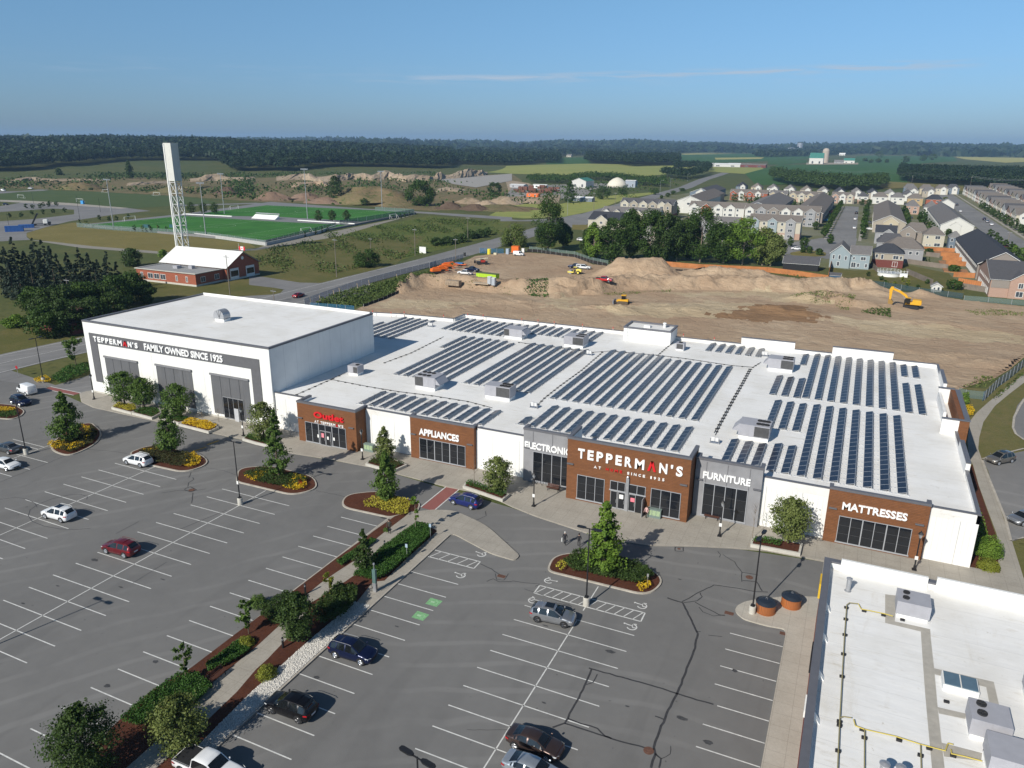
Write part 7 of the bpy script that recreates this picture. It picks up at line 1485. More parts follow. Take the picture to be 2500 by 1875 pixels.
# ---------------------------------------------------------------- houses
def gable_roof(b,x0,x1,y0,y1,ze,zr,axis='x',ov=.35,m=0,hip=0):
    if axis == 'x':
        ym=(y0+y1)/2;k=(zr-ze)/((y1-y0)/2);e=ov;zl=ze-k*e;h0=hip
        P=[(x0-e,y0-e,zl),(x1+e,y0-e,zl),(x1+e,y1+e,zl),(x0-e,y1+e,zl),(x0-e+h0,ym,zr),(x1+e-h0,ym,zr)]
        F_l=[(0,1,5,4),(2,3,4,5)];F_l += [(3,0,4),(1,2,5)] if hip else []
        b.add([(p[0],p[1],p[2]+.08) for p in P],F_l,m);b.add(P,[f[::-1] for f in F_l],m)
        b.add([P[0],P[1],(P[1][0],P[1][1],P[1][2]+.08),(P[0][0],P[0][1],P[0][2]+.08)],[(0,1,2,3)],1)
    else:
        xm=(x0+x1)/2;k=(zr-ze)/((x1-x0)/2);e=ov;zl=ze-k*e;h0=hip
        P=[(x0-e,y0-e,zl),(x1+e,y0-e,zl),(x1+e,y1+e,zl),(x0-e,y1+e,zl),(xm,y0-e+h0,zr),(xm,y1+e-h0,zr)]
        F_l=[(3,0,4,5),(1,2,5,4)];F_l += [(0,1,4),(2,3,5)] if hip else []
        b.add([(p[0],p[1],p[2]+.08) for p in P],F_l,m);b.add(P,[f[::-1] for f in F_l],m)
def hwin(x,z,w_,h,y,t,o,face='y',n=2):
    f=MB();p=MB();e=.11
    def bx(B,a0,z0,a1,z1,d0,d1):
        if face == 'y': B.box(a0,y-d1,z0,a1,y-d0,z1)
        elif face == 'x': B.box(y+d0,a0,z0,y+d1,a1,z1)
        else: B.box(y-d1,a0,z0,y-d0,a1,z1)
    bx(f,x-w_/2-e,z-e,x-w_/2,z+h+e,.004,.07);bx(f,x+w_/2,z-e,x+w_/2+e,z+h+e,.004,.07);bx(f,x-w_/2,z+h,x+w_/2,z+h+e,.004,.07);bx(f,x-w_/2,z-e,x+w_/2,z,.004,.07)
    for i in range(1,n): xx=x-w_/2+w_*i/n;bx(f,xx-.04,z,xx+.04,z+h,.03,.07)
    fo=f.build('window',TRIM,t,o);bx(p,x-w_/2,z,x+w_/2,z+h,.005,.028);p.build('pane',LGLASS,fo,o)
def block_house(name,label,x0,x1,y0,y1,ze,zr,wall,roof,axis='x',gables=(),wins=(),lower=None,group=None,cat='house',hip=0,side=None,porch=None,doors=(),pipes=True):
    """gables: (centre x, width, depth proud, colour); wins: (x, z, w, h[, face])"""
    xc,yc=(x0+x1)/2,(y0+y1)/2;o=(xc,yc,0);t=thing(name,label,cat,o,0,group)
    b=MB();b.box(x0,y0,3.0 if lower else 0,x1,y1,ze)
    if axis == 'x' and not hip: ym=yc;b.add([(x0,y0,ze),(x0,y1,ze),(x0,ym,zr-.1)],[(0,2,1)]);b.add([(x1,y0,ze),(x1,y1,ze),(x1,ym,zr-.1)],[(0,1,2)])
    if axis == 'y' and not hip: b.add([(x0,y0,ze),(x1,y0,ze),(xc,y0,zr-.1)],[(0,1,2)]);b.add([(x0,y1,ze),(x1,y1,ze),(xc,y1,zr-.1)],[(0,2,1)])
    b.build('wall',wall,t,o)
    if lower: b=MB();b.box(x0-.04,y0-.04,0,x1+.04,y1+.04,2.99);b.build('lower_wall',lower,t,o)
    b=MB();gable_roof(b,x0,x1,y0,y1,ze,zr,axis,hip=hip);r_=b.build('roof',[roof,TRIM],t,o)
    if axis == 'x' and not hip:
        b=MB();
        for xx in (x0-.37,x1+.31): ym=yc;b.add([(xx,y0-.35,ze-.25),(xx,ym,zr-.12),(xx,ym,zr+.06),(xx,y0-.35,ze-.05),(xx+.06,y0-.35,ze-.25),(xx+.06,ym,zr-.12),(xx+.06,ym,zr+.06),(xx+.06,y0-.35,ze-.05)],[(0,1,2,3),(7,6,5,4),(0,4,5,1),(2,6,7,3)])
        b.build('barge_board',TRIM,t,o)
    if axis == 'y' and not hip:
        b=MB();yy=y0-.38
        for s,xe in ((1,x0-.35),(-1,x1+.35)): b.add([(xe,yy,ze-.25),(xc,yy,zr-.12),(xc,yy,zr+.06),(xe,yy,ze-.05),(xe,yy+.06,ze-.25),(xc,yy+.06,zr-.12),(xc,yy+.06,zr+.06),(xe,yy+.06,ze-.05)],[(0,1,2,3),(7,6,5,4),(0,4,5,1),(2,6,7,3)])
        b.build('barge_board',TRIM,t,o)
    for g_ in gables:
        cx,w_,pr,gc=g_[:4];zg=ze+w_*.36;b=MB();z0=g_[4] if len(g_) >4 else 0;b.box(cx-w_/2,y0-pr,z0,cx+w_/2,y0+.3,ze-.02);b.add([(cx-w_/2,y0-pr,ze-.02),(cx+w_/2,y0-pr,ze-.02),(cx,y0-pr,zg-.05)],[(0,1,2)]);b.build('gable_wall',gc,t,o)
        b=MB();yb=min(y0+(zg-ze)/max(.05,(zr-ze)/((y1-y0)/2))+.2,yc) if axis == 'x' else y0+3;e=.25;k=(zg-ze)/(w_/2)
        P=[(cx-w_/2-e,y0-pr-e,ze-k*e),(cx,y0-pr-e,zg),(cx+w_/2+e,y0-pr-e,ze-k*e),(cx-w_/2-e,y0+.1,ze-k*e),(cx,yb,zg),(cx+w_/2+e,y0+.1,ze-k*e)]
        b.add([(p[0],p[1],p[2]+.1) for p in P],[(0,1,4,3),(1,2,5,4)]);b.build('gable_roof',roof,t,o)
        b=MB();b.add([P[0],P[1],(P[1][0],P[1][1],P[1][2]+.16),(P[0][0],P[0][1],P[0][2]+.16)],[(0,1,2,3)]);b.add([P[1],P[2],(P[2][0],P[2][1],P[2][2]+.16),(P[1][0],P[1][1],P[1][2]+.16)],[(0,1,2,3)]);b.v=[(a,c_-.03,d_) for a,c_,d_ in b.v];b.build('barge_board',TRIM,t,o)
    for w_ in wins:
        fc=w_[4] if len(w_) >4 else 'y';pr=w_[5] if len(w_) >5 else 0
        hwin(w_[0],w_[1],w_[2],w_[3],(y0-pr) if fc == 'y' else (x1 if fc == 'x' else x0),t,o,fc,2 if w_[2] >1.1 else 1)
    for x,w_,h,mt,nm in doors: b=MB();b.box(x-w_/2,y0-.12,.05,x+w_/2,y0-.045,h);b.build(nm,mt,t,o)
    return t
def townrow(label,x0,x1,y0,ze,cols,roof='grey',dep=11,gw=5.2,step=6.2,rise=3.0,start=None,lower=None,storeys=3,gcol=None,group='rows of townhouses',side=True,garage=False,name='townhouse_row'):
    """terrace facing the viewer: a projecting gable to each dwelling, paired windows between"""
    gs=[];ws=[];ds=[];x=x0+(start if start is not None else gw/2+.3);i=0
    while x+gw/2 <= x1+.1:
        c=cols[i % len(cols)];gs.append((x,gw,.6,c));
        for s_ in range(storeys):
            zz=ze-1.9-2.9*s_
            if zz <.3: break
            ws.append((x,zz,1.9,1.25,'y',.6));
            if x+step/2+.5 <x1: ws.append((x+step/2+gw*.08,zz,1.0,1.2,'y',0))
        x += step;i += 1
    if side:
        for s_ in range(storeys): ws.append((y0+dep*.35,ze-1.9-2.9*s_,.9,1.1,'x',0))
    if garage:
        x=x0+2.2
        while x <x1-1.5: ds.append((x,2.5,2.3,M('pale_garage_door',(.56,.53,.45)),'garage_door'));x += 3.1
    return block_house(name,label,x0,x1,y0,y0+dep,ze,ze+rise,gcol or cols[0],SH[roof],'x',gs,ws,lower,group,'townhouses',doors=ds)
HW=SD
townrow('beige townhouse row nearest the green roadside bank, four gables above the dark trees',-146.5,-121,488,8.6,[HW['cream'],HW['beige']],'charcoal')
block_house('townhouse','tall beige townhouse with dark red base at the end of the beige row',-121,-111.5,486,498,8.6,11.6,HW['beige'],SH['charcoal'],'x',[(-118.5,5.5,.9,HW['cream']),(-114.5,5,2,HW['beige'])],[(-118.5,6.2,1.8,1.3,'y',.9),(-114.5,6.2,1,1.3,'y',2),(-114.5,1,1.2,1.4,'y',2)],BRICKD,None,'townhouse')
townrow('townhouse row whose grey roof shows just above the dark trees on the left',-137,-104,420,8.2,[HW['white'],HW['cream']],'grey',12)
block_house('corner_house','large pale house with a nearly black roof at the left end of the dark trees',-139,-116,403,423,5.6,9.2,HW['cream'],SH['dark'],'x',[(-131,7,1.5,HW['cream'])],[(-131,3.6,1.4,1.2,'y',1.5),(-136,3.4,.9,1.1),(-126,3.4,.9,1.1),(-136,.9,.9,1.2),(-126,.9,.9,1.2)])
block_house('townhouse','white ended townhouse row seen end on with wide paired windows under its gable',-120.5,-102,533,600,8.2,11.8,HW['white'],SH['brown'],'y',[(-111,9,.5,HW['white'])],[(-111,5.8,3.4,1.3,'y',.5),(-115,2.8,1.2,1.2),(-108,2.8,1.2,1.2)]+[(540+i*6.5,5,1,1.4,'x') for i in range(8)],None,'rows of townhouses','townhouses')
block_house('townhouse','long brown roofed townhouse row along the diagonal road',-128,-110,604,665,6.5,10,HW['beige'],SH['brown'],'y',[(-119,8,.4,BRICK)],[(610+i*7,4,1,1.3,'x') for i in range(8)],None,'rows of townhouses','townhouses')
block_house('townhouse','dark roofed far townhouse row at the bend of the diagonal road',-140,-122,670,742,6,9.5,HW['steel'],SH['charcoal'],'y',[(-131,8,.4,HW['white'])],[],None,'rows of townhouses','townhouses')
townrow('white townhouse row with brick bases right above the dark tree tops',-101,-67.7,485,8.5,[HW['white'],BRICK,HW['white']],'brown',11,5.5,7.4,lower=BRICK)
townrow('townhouse row whose long roof runs behind the tall dark maple',-80,-56,385,8.5,[HW['white'],HW['grey']],'grey',11)
townrow('white townhouse front glimpsed between the maple trunks',-101,-82,372,7.5,[HW['white'],HW['cream']],'grey',11)
townrow('mixed white and taupe townhouse row in the middle of the estate',-66.5,-24.3,479,8.6,[HW['white'],HW['grey'],HW['taupe'],HW['white']],'brown',12,5.0,6.9,gcol=HW['taupe'])
townrow('cream townhouse row with blue grey gables and garages at the cul de sac',-54,-29,409,8.7,[HW['bluegrey'],HW['bluegrey'],HW['grey']],'brown',11,4.6,8.8,2.9,lower=BRICKP,gcol=HW['cream'],garage=True)
townrow('townhouse row with red and white gables in the third line of the estate',-108,-77.5,681,6.4,[BRICK,HW['white']],'brown',11,4.4,6.8,2.6,storeys=2,lower=BRICKP);townrow('grey roofed townhouse row left of the cream one in the third line',-76,-62,684,6.2,[HW['tan']],'grey',11,4.6,7,2.6,storeys=2)
townrow('cream townhouse row with brick base in the third line',-60,-34.5,684,6.2,[HW['tan'],HW['cream']],'brown',11,4.6,6.8,2.6,storeys=2,lower=BRICKP);townrow('townhouse row with pink and cream gables at the street end',-27.5,-10.5,690,6.2,[BRICKP,HW['white'],HW['cream']],'brown',11,4.4,5.6,2.6,storeys=2,lower=HW['taupe'])
block_house('townhouse','big plain grey roofed block between the second and third lines',-75,-52,514,632,6.2,10.5,HW['steel'],SH['grey'],'y',(),[(520+i*8,4,1,1.2,'x') for i in range(13)],None,'rows of townhouses','townhouses')
block_house('townhouse','long roofed block whose porches face the wide straight street',-42,-24,505,655,6.0,10.4,HW['taupe'],SH['brown'],'y',(),[(512+i*7,4.2,1.1,1.2,'x') for i in range(20)]+[(512+i*7,1.2,1.4,1.4,'x') for i in range(20)],None,'rows of townhouses','townhouses')
# far detached houses in a line before the dark wood
hx=[(-134,812,'dark','steel'),(-122.5,805,'brown','tan'),(-103,778,'grey','white'),(-84,796,'grey','white'),(-66,768,'grey','beige'),(-55,765,'brown','cream'),(-42.5,762,'dark','bluegrey'),(-31,772,'grey','taupe'),(-14,775,'dark','beige'),(0,770,'light','cream'),(14,778,'charcoal','white'),(27,775,'charcoal','grey'),(39,772,'grey','white'),(52,770,'grey','tan')]
hx=[(-117,800,'dark','steel'),(-101,790,'brown','tan'),(-85,782,'grey','white'),(-69,776,'grey','white'),(-54,770,'brown','beige'),(-39,765,'grey','cream'),(-25,760,'dark','bluegrey'),(-11,758,'grey','taupe'),(2,756,'dark','beige'),(16,752,'light','cream'),(30,748,'charcoal','white')]
for i,(x,y,rf,wl) in enumerate(hx):
    block_house('detached_house',f'{wl} house with {rf} roof, {ORD[i]} from the left in the far line',x-5,x+5,y,y+12,5.8,9.6,SD[wl],SH[rf],'y',[(x+1.8,4.6,.8,HW['white'])],[(x+1.8,3.6,1.5,1.2,'y',.8),(x-2.6,3.4,1.1,1.2),(x-2.6,.8,1.1,1.3)],None,'detached houses of the far line','house',hip=3)
for i,(x0_,x1_,y,wl,rf,lo) in enumerate(((-8.5,-.5,698,HW['white'],'charcoal',BRICKP),(3.0,14,700,HW['white'],'brown',None),(16.5,26.5,702,HW['white'],'grey',None),(28.5,39.5,696,BRICKY,'brown',None),(41.5,53,690,BRICK,'dark',None))):
    block_house('detached_house',['white backed house with charcoal roof at the end of the street','white backed house with brown roof behind the street end','white backed house with grey roof, second behind the street end','tan brick house with brown roof in the back line','red brick house with dark roof in the back line'][i],x0_,x1_,y,y+11,5.8,9.2,wl,SH[rf],'x',(),[((x0_+x1_)/2-2,3.6,1.0,1.1),((x0_+x1_)/2+2.2,3.6,1.8,1.1),((x0_+x1_)/2-1.5,.9,1.8,1.5)],lo,'detached houses of the back line','house',hip=4)
block_house('detached_house','pink brick house with a plain back and grey hip roof',24,33,606,617,5.8,9.6,BRICKP,SH['grey'],'x',(),[(27,3.6,1,1.1),(30.5,3.6,1.4,1.1),(26.5,.8,1.4,1.8),(30.5,.8,2.2,1.9)],None,None,'house',hip=4.2)
block_house('detached_house','white house with grey roof right of the pink brick one',35.5,44,600,611,5.8,9.4,HW['white'],SH['grey'],'x',(),[(38,3.6,1,1.1),(42,3.6,1.6,1.1),(38,.8,1.6,1.8)],None,None,'house',hip=4)
block_house('detached_house','white gabled house between the red brick house and the wide road',47,57,640,651,6,9.3,HW['white'],SH['grey'],'y',(),[(52,3.6,1.1,1.2)])
block_house('townhouse','long grey roofed block with a cream gable end right of the wide street',4.2,20.4,468,600,5.7,9.6,HW['beige'],SH['brown'],'y',[(13,7.5,.5,HW['tan'])],[(13,3.6,1.2,1.5,'y',.5)]+[(475+i*7,3.8,1.0,1.2,'w') for i in range(16)]+[(475+i*7,.8,1.6,1.7,'w') for i in range(16)],None,'rows of townhouses','townhouses')
block_house('detached_house','small house with a nearly black roof and white porch at the street corner',5.3,14.5,413,424,5.6,8.6,HW['grey'],SH['dark'],'x',[(11,4.2,.8,HW['grey'])],[(8,3.4,1,1.1),(11,3.4,.9,1,'y',.8),(8,.9,1,1.3)])
block_house('detached_house','brown roofed house with a broad white edged gable behind the corner house',18,29,425,438,5.6,9.4,HW['taupe'],SH['brown'],'x',[(20,7,2.2,HW['taupe'])],[(20,3.6,1.2,1.1,'y',2.2)],None,None,'house',hip=3)
block_house('detached_house','white boxy house with brown hip roof behind the orange fences',26.3,35.2,413,424,5.7,9.0,HW['cream'],SH['brown'],'x',(),[(28,3.9,.7,1.0),(32.3,3.7,2.0,1.4),(28.2,.5,.8,.5),(29.5,.5,.8,.5),(32.5,.3,2.4,1.4)],None,None,'house',hip=4)
block_house('detached_house','blue grey end house with grey roof left of the long dark roofed row',36.6,41.5,407,415,5.6,8.0,HW['steel'],SH['light'],'x',(),[(37.8,3.6,.9,1.3),(37.9,.6,1.0,1.2)],None,None,'house',hip=2.4)
# three houses in front on the right
t=block_house('detached_house','grey blue sided house with a pointed white edged gable and brown roof',-10.6,-3.4,321.5,337.5,5.7,9.0,HW['bluegrey'],SH['grey'],'y',(),[(-9.3,3.5,.6,1.5),(-7.2,3.5,.7,1.5),(-4.9,3.3,.7,1.4),(-7.4,.9,.8,1.5)])
t=block_house('detached_house','grey blue rear wing with patio door beside the pointed gable',-3.38,3.6,322.5,333,5.7,8.4,HW['bluegrey'],SH['grey'],'x',(),[(-2.0,3.6,.6,.9),(1.3,3.5,1.7,1.2),(-1.9,.5,1.5,1.9),(-.2,.8,.7,1.3),(2.6,.8,.7,1.3)])
block_house('detached_house','beige house with dark red brick base and dark hip roof beside the round pool',4.6,15.6,331.5,343,5.7,8.8,HW['beige'],SH['dark'],'x',(),[(6.0,3.7,.8,1.3),(8.0,3.3,.8,1.7),(12.8,3.5,1.8,1.3),(14.6,3.5,.7,1.2),(12.8,.6,1.6,1.8)],BRICKD,None,'house',hip=4.5)
block_house('detached_house','house with a broad brown grey hip roof behind the dark roofed one',8.5,23.2,349,364,5.8,9.6,HW['grey'],SH['brown'],'x',(),[(18.5,3.6,1,1.1),(21,3.6,.9,1.1)],None,None,'house',hip=5);block_house('detached_house','house with a dark low roof behind the brown grey hip roof',6.0,17,368,380,5.8,9.2,HW['grey'],SH['charcoal'],'x',(),(),None,None,'house',hip=3)
# the long row with the nearly black roof
block_house('townhouse','long terrace with a nearly black roof and white downpipes stretching away',39,54.5,317,404,5.7,10.2,HW['taupe'],SH['dark'],'y',(),[(321+i*3.3,3.9,.8,.8,'w') for i in range(25)]+[(321+i*3.3,.4,1.6,1.9,'w') for i in range(25)],None,'rows of townhouses','townhouses')
block_house('townhouse','pink brick end house with arched gable and grey roof at the right edge',39,66,281,313,5.7,9.8,BRICKP,SH['charcoal'],'x',[(47.2,6,.6,BRICKP),(60,6,.6,BRICKP)],[(40.6,3.6,.8,1.2),(47.2,3.4,1.2,1.5,'y',.6),(47.2,.7,1.8,1.6,'y',.6)]+[(285+i*3.3,3.9,.8,.8,'w') for i in range(8)]+[(285+i*3.3,.4,1.6,1.9,'w') for i in range(8)],None,'rows of townhouses','townhouses')
b=MB();b.box(39.2,280.9,3.05,44.2,280.98,5.5);tag(b.build('dark_siding_panel',HW['taupe']),'dark siding panel on the corner of the pink brick house','panel')
block_house('townhouse','grey roofed terrace with a white blank end wall in the estate on the right',37,52.5,469,590,5.7,10.0,HW['white'],SH['grey'],'y',[(44,5,.4,HW['white'])],[(476+i*5,3.9,.8,1.0,'w') for i in range(22)],None,'rows of townhouses','townhouses')
# beyond the second street: rows seen at a slant
k=0
for (x0_,x1_,ya,yb,cols) in ((84,99,560,900,(HW['cream'],BRICKP,HW['white'],HW['tan'])),(112,127,620,960,(HW['white'],HW['tan'],BRICKP)),(88,103,425,545,(HW['white'],BRICKP,HW['cream']))):
    n=int((yb-ya)/22)
    for i in range(n):
        y=ya+i*22;rf=['brown','grey','charcoal','brown'][(i+k) % 4]
        block_house('townhouse',f'{ORD[i]} block from the near end of the {["inner", "outer", "nearest"][k]} row beyond the second street',x0_,x1_,y,y+19,5.8,9.4,cols[i % len(cols)],SH[rf],'x',[(x0_+4,4.4,.5,HW['white']),(x0_+10.5,4.4,.5,cols[(i+1) % len(cols)])],[(x0_+4,3.5,1.6,1.2,'y',.5),(x0_+10.5,3.5,1.6,1.2,'y',.5)]+[(y+3+j*5,3.6,1.2,1.2,'w') for j in range(4)]+[(y+3+j*5,.8,1.8,1.6,'w') for j in range(4)],None,'townhouse blocks beyond the second street','townhouses')
        b=MB()
    k += 1
for i,(x,y,wl,rf) in enumerate(((36,870,'steel','grey'),(50,862,'tan','brown'),(64,868,'cream','brown'),(75,885,'steel','charcoal'),(36,818,'white','grey'),(50,812,'beige','grey'))):
    block_house('detached_house',f'{ORD[i]} house of the far group near the woods, {wl} with {rf} roof',x-5.5,x+5.5,y,y+13,5.8,9.4,SD[wl],SH[rf],'x',[(x+1.5,4.6,.6,HW['white'])],[(x+1.5,3.6,1.5,1.2,'y',.6),(x-3,3.6,1,1.2)],None,'far group of houses near the woods','house',hip=3)
# shed, pool, fences, little things in the gardens
block_house('garden_shed','black walled shed with a wide grey roof behind the orange fence',-26.5,-13.8,308,316,2.6,5.0,BLACK,SH['charcoal'],'x',(),(),None,None,'shed')
block_house('garden_shed','small blue shed at the end of the orange fence',-8.9,-5.3,290,293,1.9,2.6,M('blue_shed_wall',(.05,.13,.24)),SH['charcoal'],'x',(),(),None,None,'shed');x,y=g2('a4',1450,1460);block_house('garden_shed','small white shed with two dark windows in the back gardens',x-1.5,x+1.5,y,y+3,1.9,3.0,HW['white'],SH['light'],'y',(),[(x-.6,.8,.5,.6),(x+.6,.6,.6,1.0)],None,None,'shed')
x,y=g2('a4',1040,1320);t=thing('garden_pool','round above ground pool with a white railing','pool',(x,y,0));b=MB();b.lathe([(3.7,0),(3.7,1.2),(3.85,1.22),(3.85,1.3)],n=36);b.build('pool_wall',WHITE,t);b=MB();b.lathe([(3.5,1.31),(3.5,1.33)],n=36);b.build('water',M('pool_water',(.16,.24,.33),.08,var=.1),t)
b=MB();P=[(3.9*math.cos(i*.3491),3.9*math.sin(i*.3491)) for i in range(19)];[b.tube((p[0],p[1],1.2),(p[0],p[1],2.2),.05,.05,4) for p in P];[b.tube((p[0],p[1],z_),(q_[0],q_[1],z_),.035,.035,4) for p,q_ in zip(P,P[1:]) for z_ in (2.2,1.7)];b.build('railing',WHITE,t);b=MB();b.box(3.6,-1.6,0,6.2,.9,1.25);[b.tube((a_,c_,1.2),(a_,c_,2.2),.05,.05,4) for a_ in (4,5,6.1) for c_ in (-1.5,.8)];b.box(3.9,-1.55,2.15,6.2,-1.45,2.22);b.build('pool_deck',WHITE,t)
for i,(p0,p1,m_,l) in enumerate((((1340,1105),(1610,1120),FENCEW,'orange board fence across the first garden behind the white boxy house'),((1490,1150),(1650,1165),FENCEW,'orange board fence across the second garden of the long row'),((1505,1185),(1670,1200),FENCEW,'orange board fence across the third garden of the long row'),((1535,1230),(1720,1240),FENCEW,'orange board fence across the fourth garden of the long row'),((1600,1330),(1830,1345),FENCEW,'orange board fence across the fifth garden of the long row'),((1640,1385),(1850,1420),FENCEW,'orange board fence in front of the nearest garden deck'),((885,1235),(940,1290),FENCEG,'grey board fence between the two rear gardens'),((1200,1215),(1550,1265),FENCEG,'grey board fence behind the round pool garden'),((1360,1150),(1480,1165),FENCEG,'short pale grey fence with the small evergreens behind'),((1190,1300),(1420,1400),FENCEG,'long grey board fence slanting away from the pool'),((1660,1430),(1880,1465),FENCEG,'grey board fence left of the pink brick house'))):
    P=pg('a4',[p0,p1]);wallstrip('board_fence',P,1.9,m_,l,'fence',th=.1,posts=3,pm=m_)
for i,(x0_,y0_) in enumerate(((30,385),(30,352),(30,330),(31,300))):
    b=MB();b.box(x0_,y0_,.0,38.2,y0_+9,.35);tag(b.build('garden_deck',M('cedar_deck',(.34,.17,.08),var=.2)),['far','second','third','nearest'][i]+' orange timber deck beside the long dark roofed row','deck')
flat('lawn',pg('a4',[(520,1235),(700,1275),(900,1270),(1200,1225),(1560,1300),(1700,1440),(1680,1520),(1300,1465),(900,1405),(560,1370)]),LAWN,.03)
flat('estate_ground',[(-140,395),(-104,400),(-100,360),(-40,350),(-12,320),(0,318),(40,300),(75,300),(190,420),(190,1000),(-10,800),(-150,820),(-175,640),(-166,500)],m_ground('estate_yards',((.15,.15,.07),(.25,.235,.20),(.10,.125,.04)),.03,.12),.016)
flat('lawn',pg('a3',[(330,1010),(600,1020),(620,1090),(600,1150),(540,1140),(300,1100),(200,1080)]),GRASS,.02);flat('lawn',pg('a3',[(1350,1110),(1720,1115),(1730,1140),(1350,1135)]),GRASS,.025)
flat('street',[(-15.8,420),(-15.8,660),(-6,660),(-3,430),(-3,418)],ROADM,.04);flat('street',pg('a4',[(-1000,1040),(0,1100),(120,1130),(500,1170),(560,1030),(560,990),(900,1000),(900,1020),(600,1060)])[:4]+[(-14,345),(-3,352),(-2.5,432),(-16,432),(-40,378),(-90,350)],ROADM,.036)
isl=rounded(pg('a4',[(185,1125),(330,1100),(500,1120),(500,1150),(330,1160),(200,1140)]),3);b=MB();b.prism(isl,0,.2);struct('street_island',b,DRYG)
st2=[(60,1000),(58,880),(76,860),(66,690),(62,660),(62,545),(60,450),(64,330),(72,330),(74,430),(73,540),(73,690),(84,900),(84,1000)]
flat('street',[(60.5,330),(60.5,930),(75,930),(75,330)],ROADM,.04)
b=MB();b.strip([(-17.2,420),(-17.2,655)],1.5,.045);b.strip([(-1.2,420),(-1.2,655)],1.5,.045);b.strip([(58.5,330),(58.5,930)],1.5,.045);b.strip([(77.5,330),(77.5,930)],1.5,.045);struct('sidewalk',b,CONC)
for i in range(15): 
    y=440+i*14;flat('driveway',[(77,y),(84,y),(84,y+5),(77,y+5)],CONC,.05)
# street parked cars in the estate
def far_car(kind,col,x,y,rz,label): make_car(kind,col,label,'car',(x,y,.06),rz,group='cars in the estate')
for kd,cl,(t_,a,c_),rz,l in (('sedan','white',('a4',245,1098),0,'white sedan at the near side of the cul de sac'),('suv','black',('a4',340,1095),0,'black SUV right of the white sedan at the cul de sac'),('sedan','sky',('a4',510,850),0,'bright blue and white car in a driveway of the wide street'),('suv','crimson',('a4',555,780),0,'red car in a driveway of the wide street'),('suv','black',('a4',762,785),1.57,'black car farthest along the wide street kerb'),('sedan','white',('a4',752,838),1.57,'silver white car parked second on the wide street kerb'),('sedan','white',('a4',745,915),1.57,'white car parked nearest on the wide street kerb'),('suv','grey',('a4',880,870),0,'grey SUV in a driveway right of the wide street'),('sedan','white',('a4',880,925),0,'white car in a driveway right of the wide street'),('suv','navy',('a4',1220,825),0,'dark blue car beside the orange decks'),('suv','black',('a4',1630,715),1.57,'black car parked far along the second street'),('sedan','white',('a4',1660,770),1.57,'white car parked far along the second street'),('suv','navy',('a4',1865,840),1.57,'dark blue car parked on the second street'),('sedan','silver',('a4',1893,860),1.57,'pale car behind the dark blue one on the second street'),('sedan','white',('a4',1928,885),1.57,'white car nearest on the second street'),('suv','red',('a4',2055,1085),0,'dark red car near the end of the black roofed row'),('hatch','white',('a3',597,1020),0,'white car parked on the street left of the dark trees'),('van','white',('a1',30,590),0,'white van far left beside the sports grounds'),('hatch','navy',('a1',50,710),0,'dark car in the far left car park'),('pickup','white',('a1',265,572),0,'white pickup at the edge of the far playing field')):
    p=g2(t_,a,c_);far_car(kd,cl,p[0],p[1],rz,l)
# ---------------------------------------------------------------- woods
def forest(name,label,t_,front,f,sp,h,r,per,size,leaf='wood',near=0,kind='stuff',jit=.5):
    P=[q for tt,pts in (front if t_ is None else [(t_,front)]) for q in pg(tt,pts)];poly=P+[(a*f,b_*f) for a,b_ in P[::-1]]
    xs_=[p[0] for p in poly];ys_=[p[1] for p in poly];gx=np.arange(min(xs_),max(xs_),sp);gy=np.arange(min(ys_),max(ys_),sp)
    X,Y=np.meshgrid(gx,gy);X=X.ravel()+rng.uniform(-jit,jit,X.size)*sp;Y=Y.ravel()+rng.uniform(-jit,jit,Y.size)*sp;k=inpoly(X,Y,poly);X,Y=X[k],Y[k];n=len(X)
    Z=terrain(X,Y);H_=h*rng.uniform(.7,1.18,n)*(1+.12*np.sin(X/60.)*np.cos(Y/70.));R_2=r*rng.uniform(.75,1.25,n)
    u=rng.normal(size=(n,per,3));u /= np.linalg.norm(u,axis=2)[:,:,None];u[:,:,2]=u[:,:,2]*.5+.5*np.abs(u[:,:,2])
    C=np.empty((n,per,3));rad=rng.uniform(.7,1.08,(n,per));C[:,:,0]=X[:,None]+u[:,:,0]*R_2[:,None]*rad;C[:,:,1]=Y[:,None]+u[:,:,1]*R_2[:,None]*rad;C[:,:,2]=Z[:,None]+H_[:,None]*(.58+.42*u[:,:,2]*rad)
    return tag(quads_mesh(name,C.reshape(-1,3),size,LF[leaf],out=u.reshape(-1,3),up=.3),label,'woods',None,kind)
LFR=[('a1',[(-700,440),(0,440),(300,430),(480,405),(560,412),(1100,372),(1850,370),(1940,410)]),('a2',[(-200,430),(150,425),(250,430),(600,405),(1000,402),(1500,405),(1650,398),(1700,365)])]
forest('forest','long dark deciduous forest filling the left horizon',None,LFR,1.06,5.0,19,4.6,70,1.9)
forest('forest','rising wooded hills behind the front of the left forest',None,LFR,2.4,13.5,19,9,16,6.5)
forest('forest','dark woods right of the forest behind the pale field',None,[('a2',[(1640,372),(1760,366),(1850,370),(2211,368)]),('a3',[(0,366),(150,362),(230,345),(400,352),(410,330)])],1.5,9,17,6.5,34,3.6)
forest('forest','rounded dark woodlot between the pale and green fields','a3',[(640,350),(900,358),(1000,378),(1430,368),(1440,340)],1.38,7.5,19,6,46,2.9)
forest('forest','distant belt of woods behind the centre fields','a3',[(-400,300),(240,292),(640,282),(1440,262),(2211,240)],1.5,22,18,14,14,11)
forest('forest','dense dark wood on the right beyond the houses','a4',[(1130,500),(1240,520),(1640,540),(1800,552),(2350,575)],1.42,5.5,15,4.8,60,2.0)
forest('forest','dark evergreen belt right behind the far line of houses','a4',[(20,500),(160,540),(450,572),(760,600),(1010,570)],1.16,5.0,13,4.2,60,1.7,'dark')
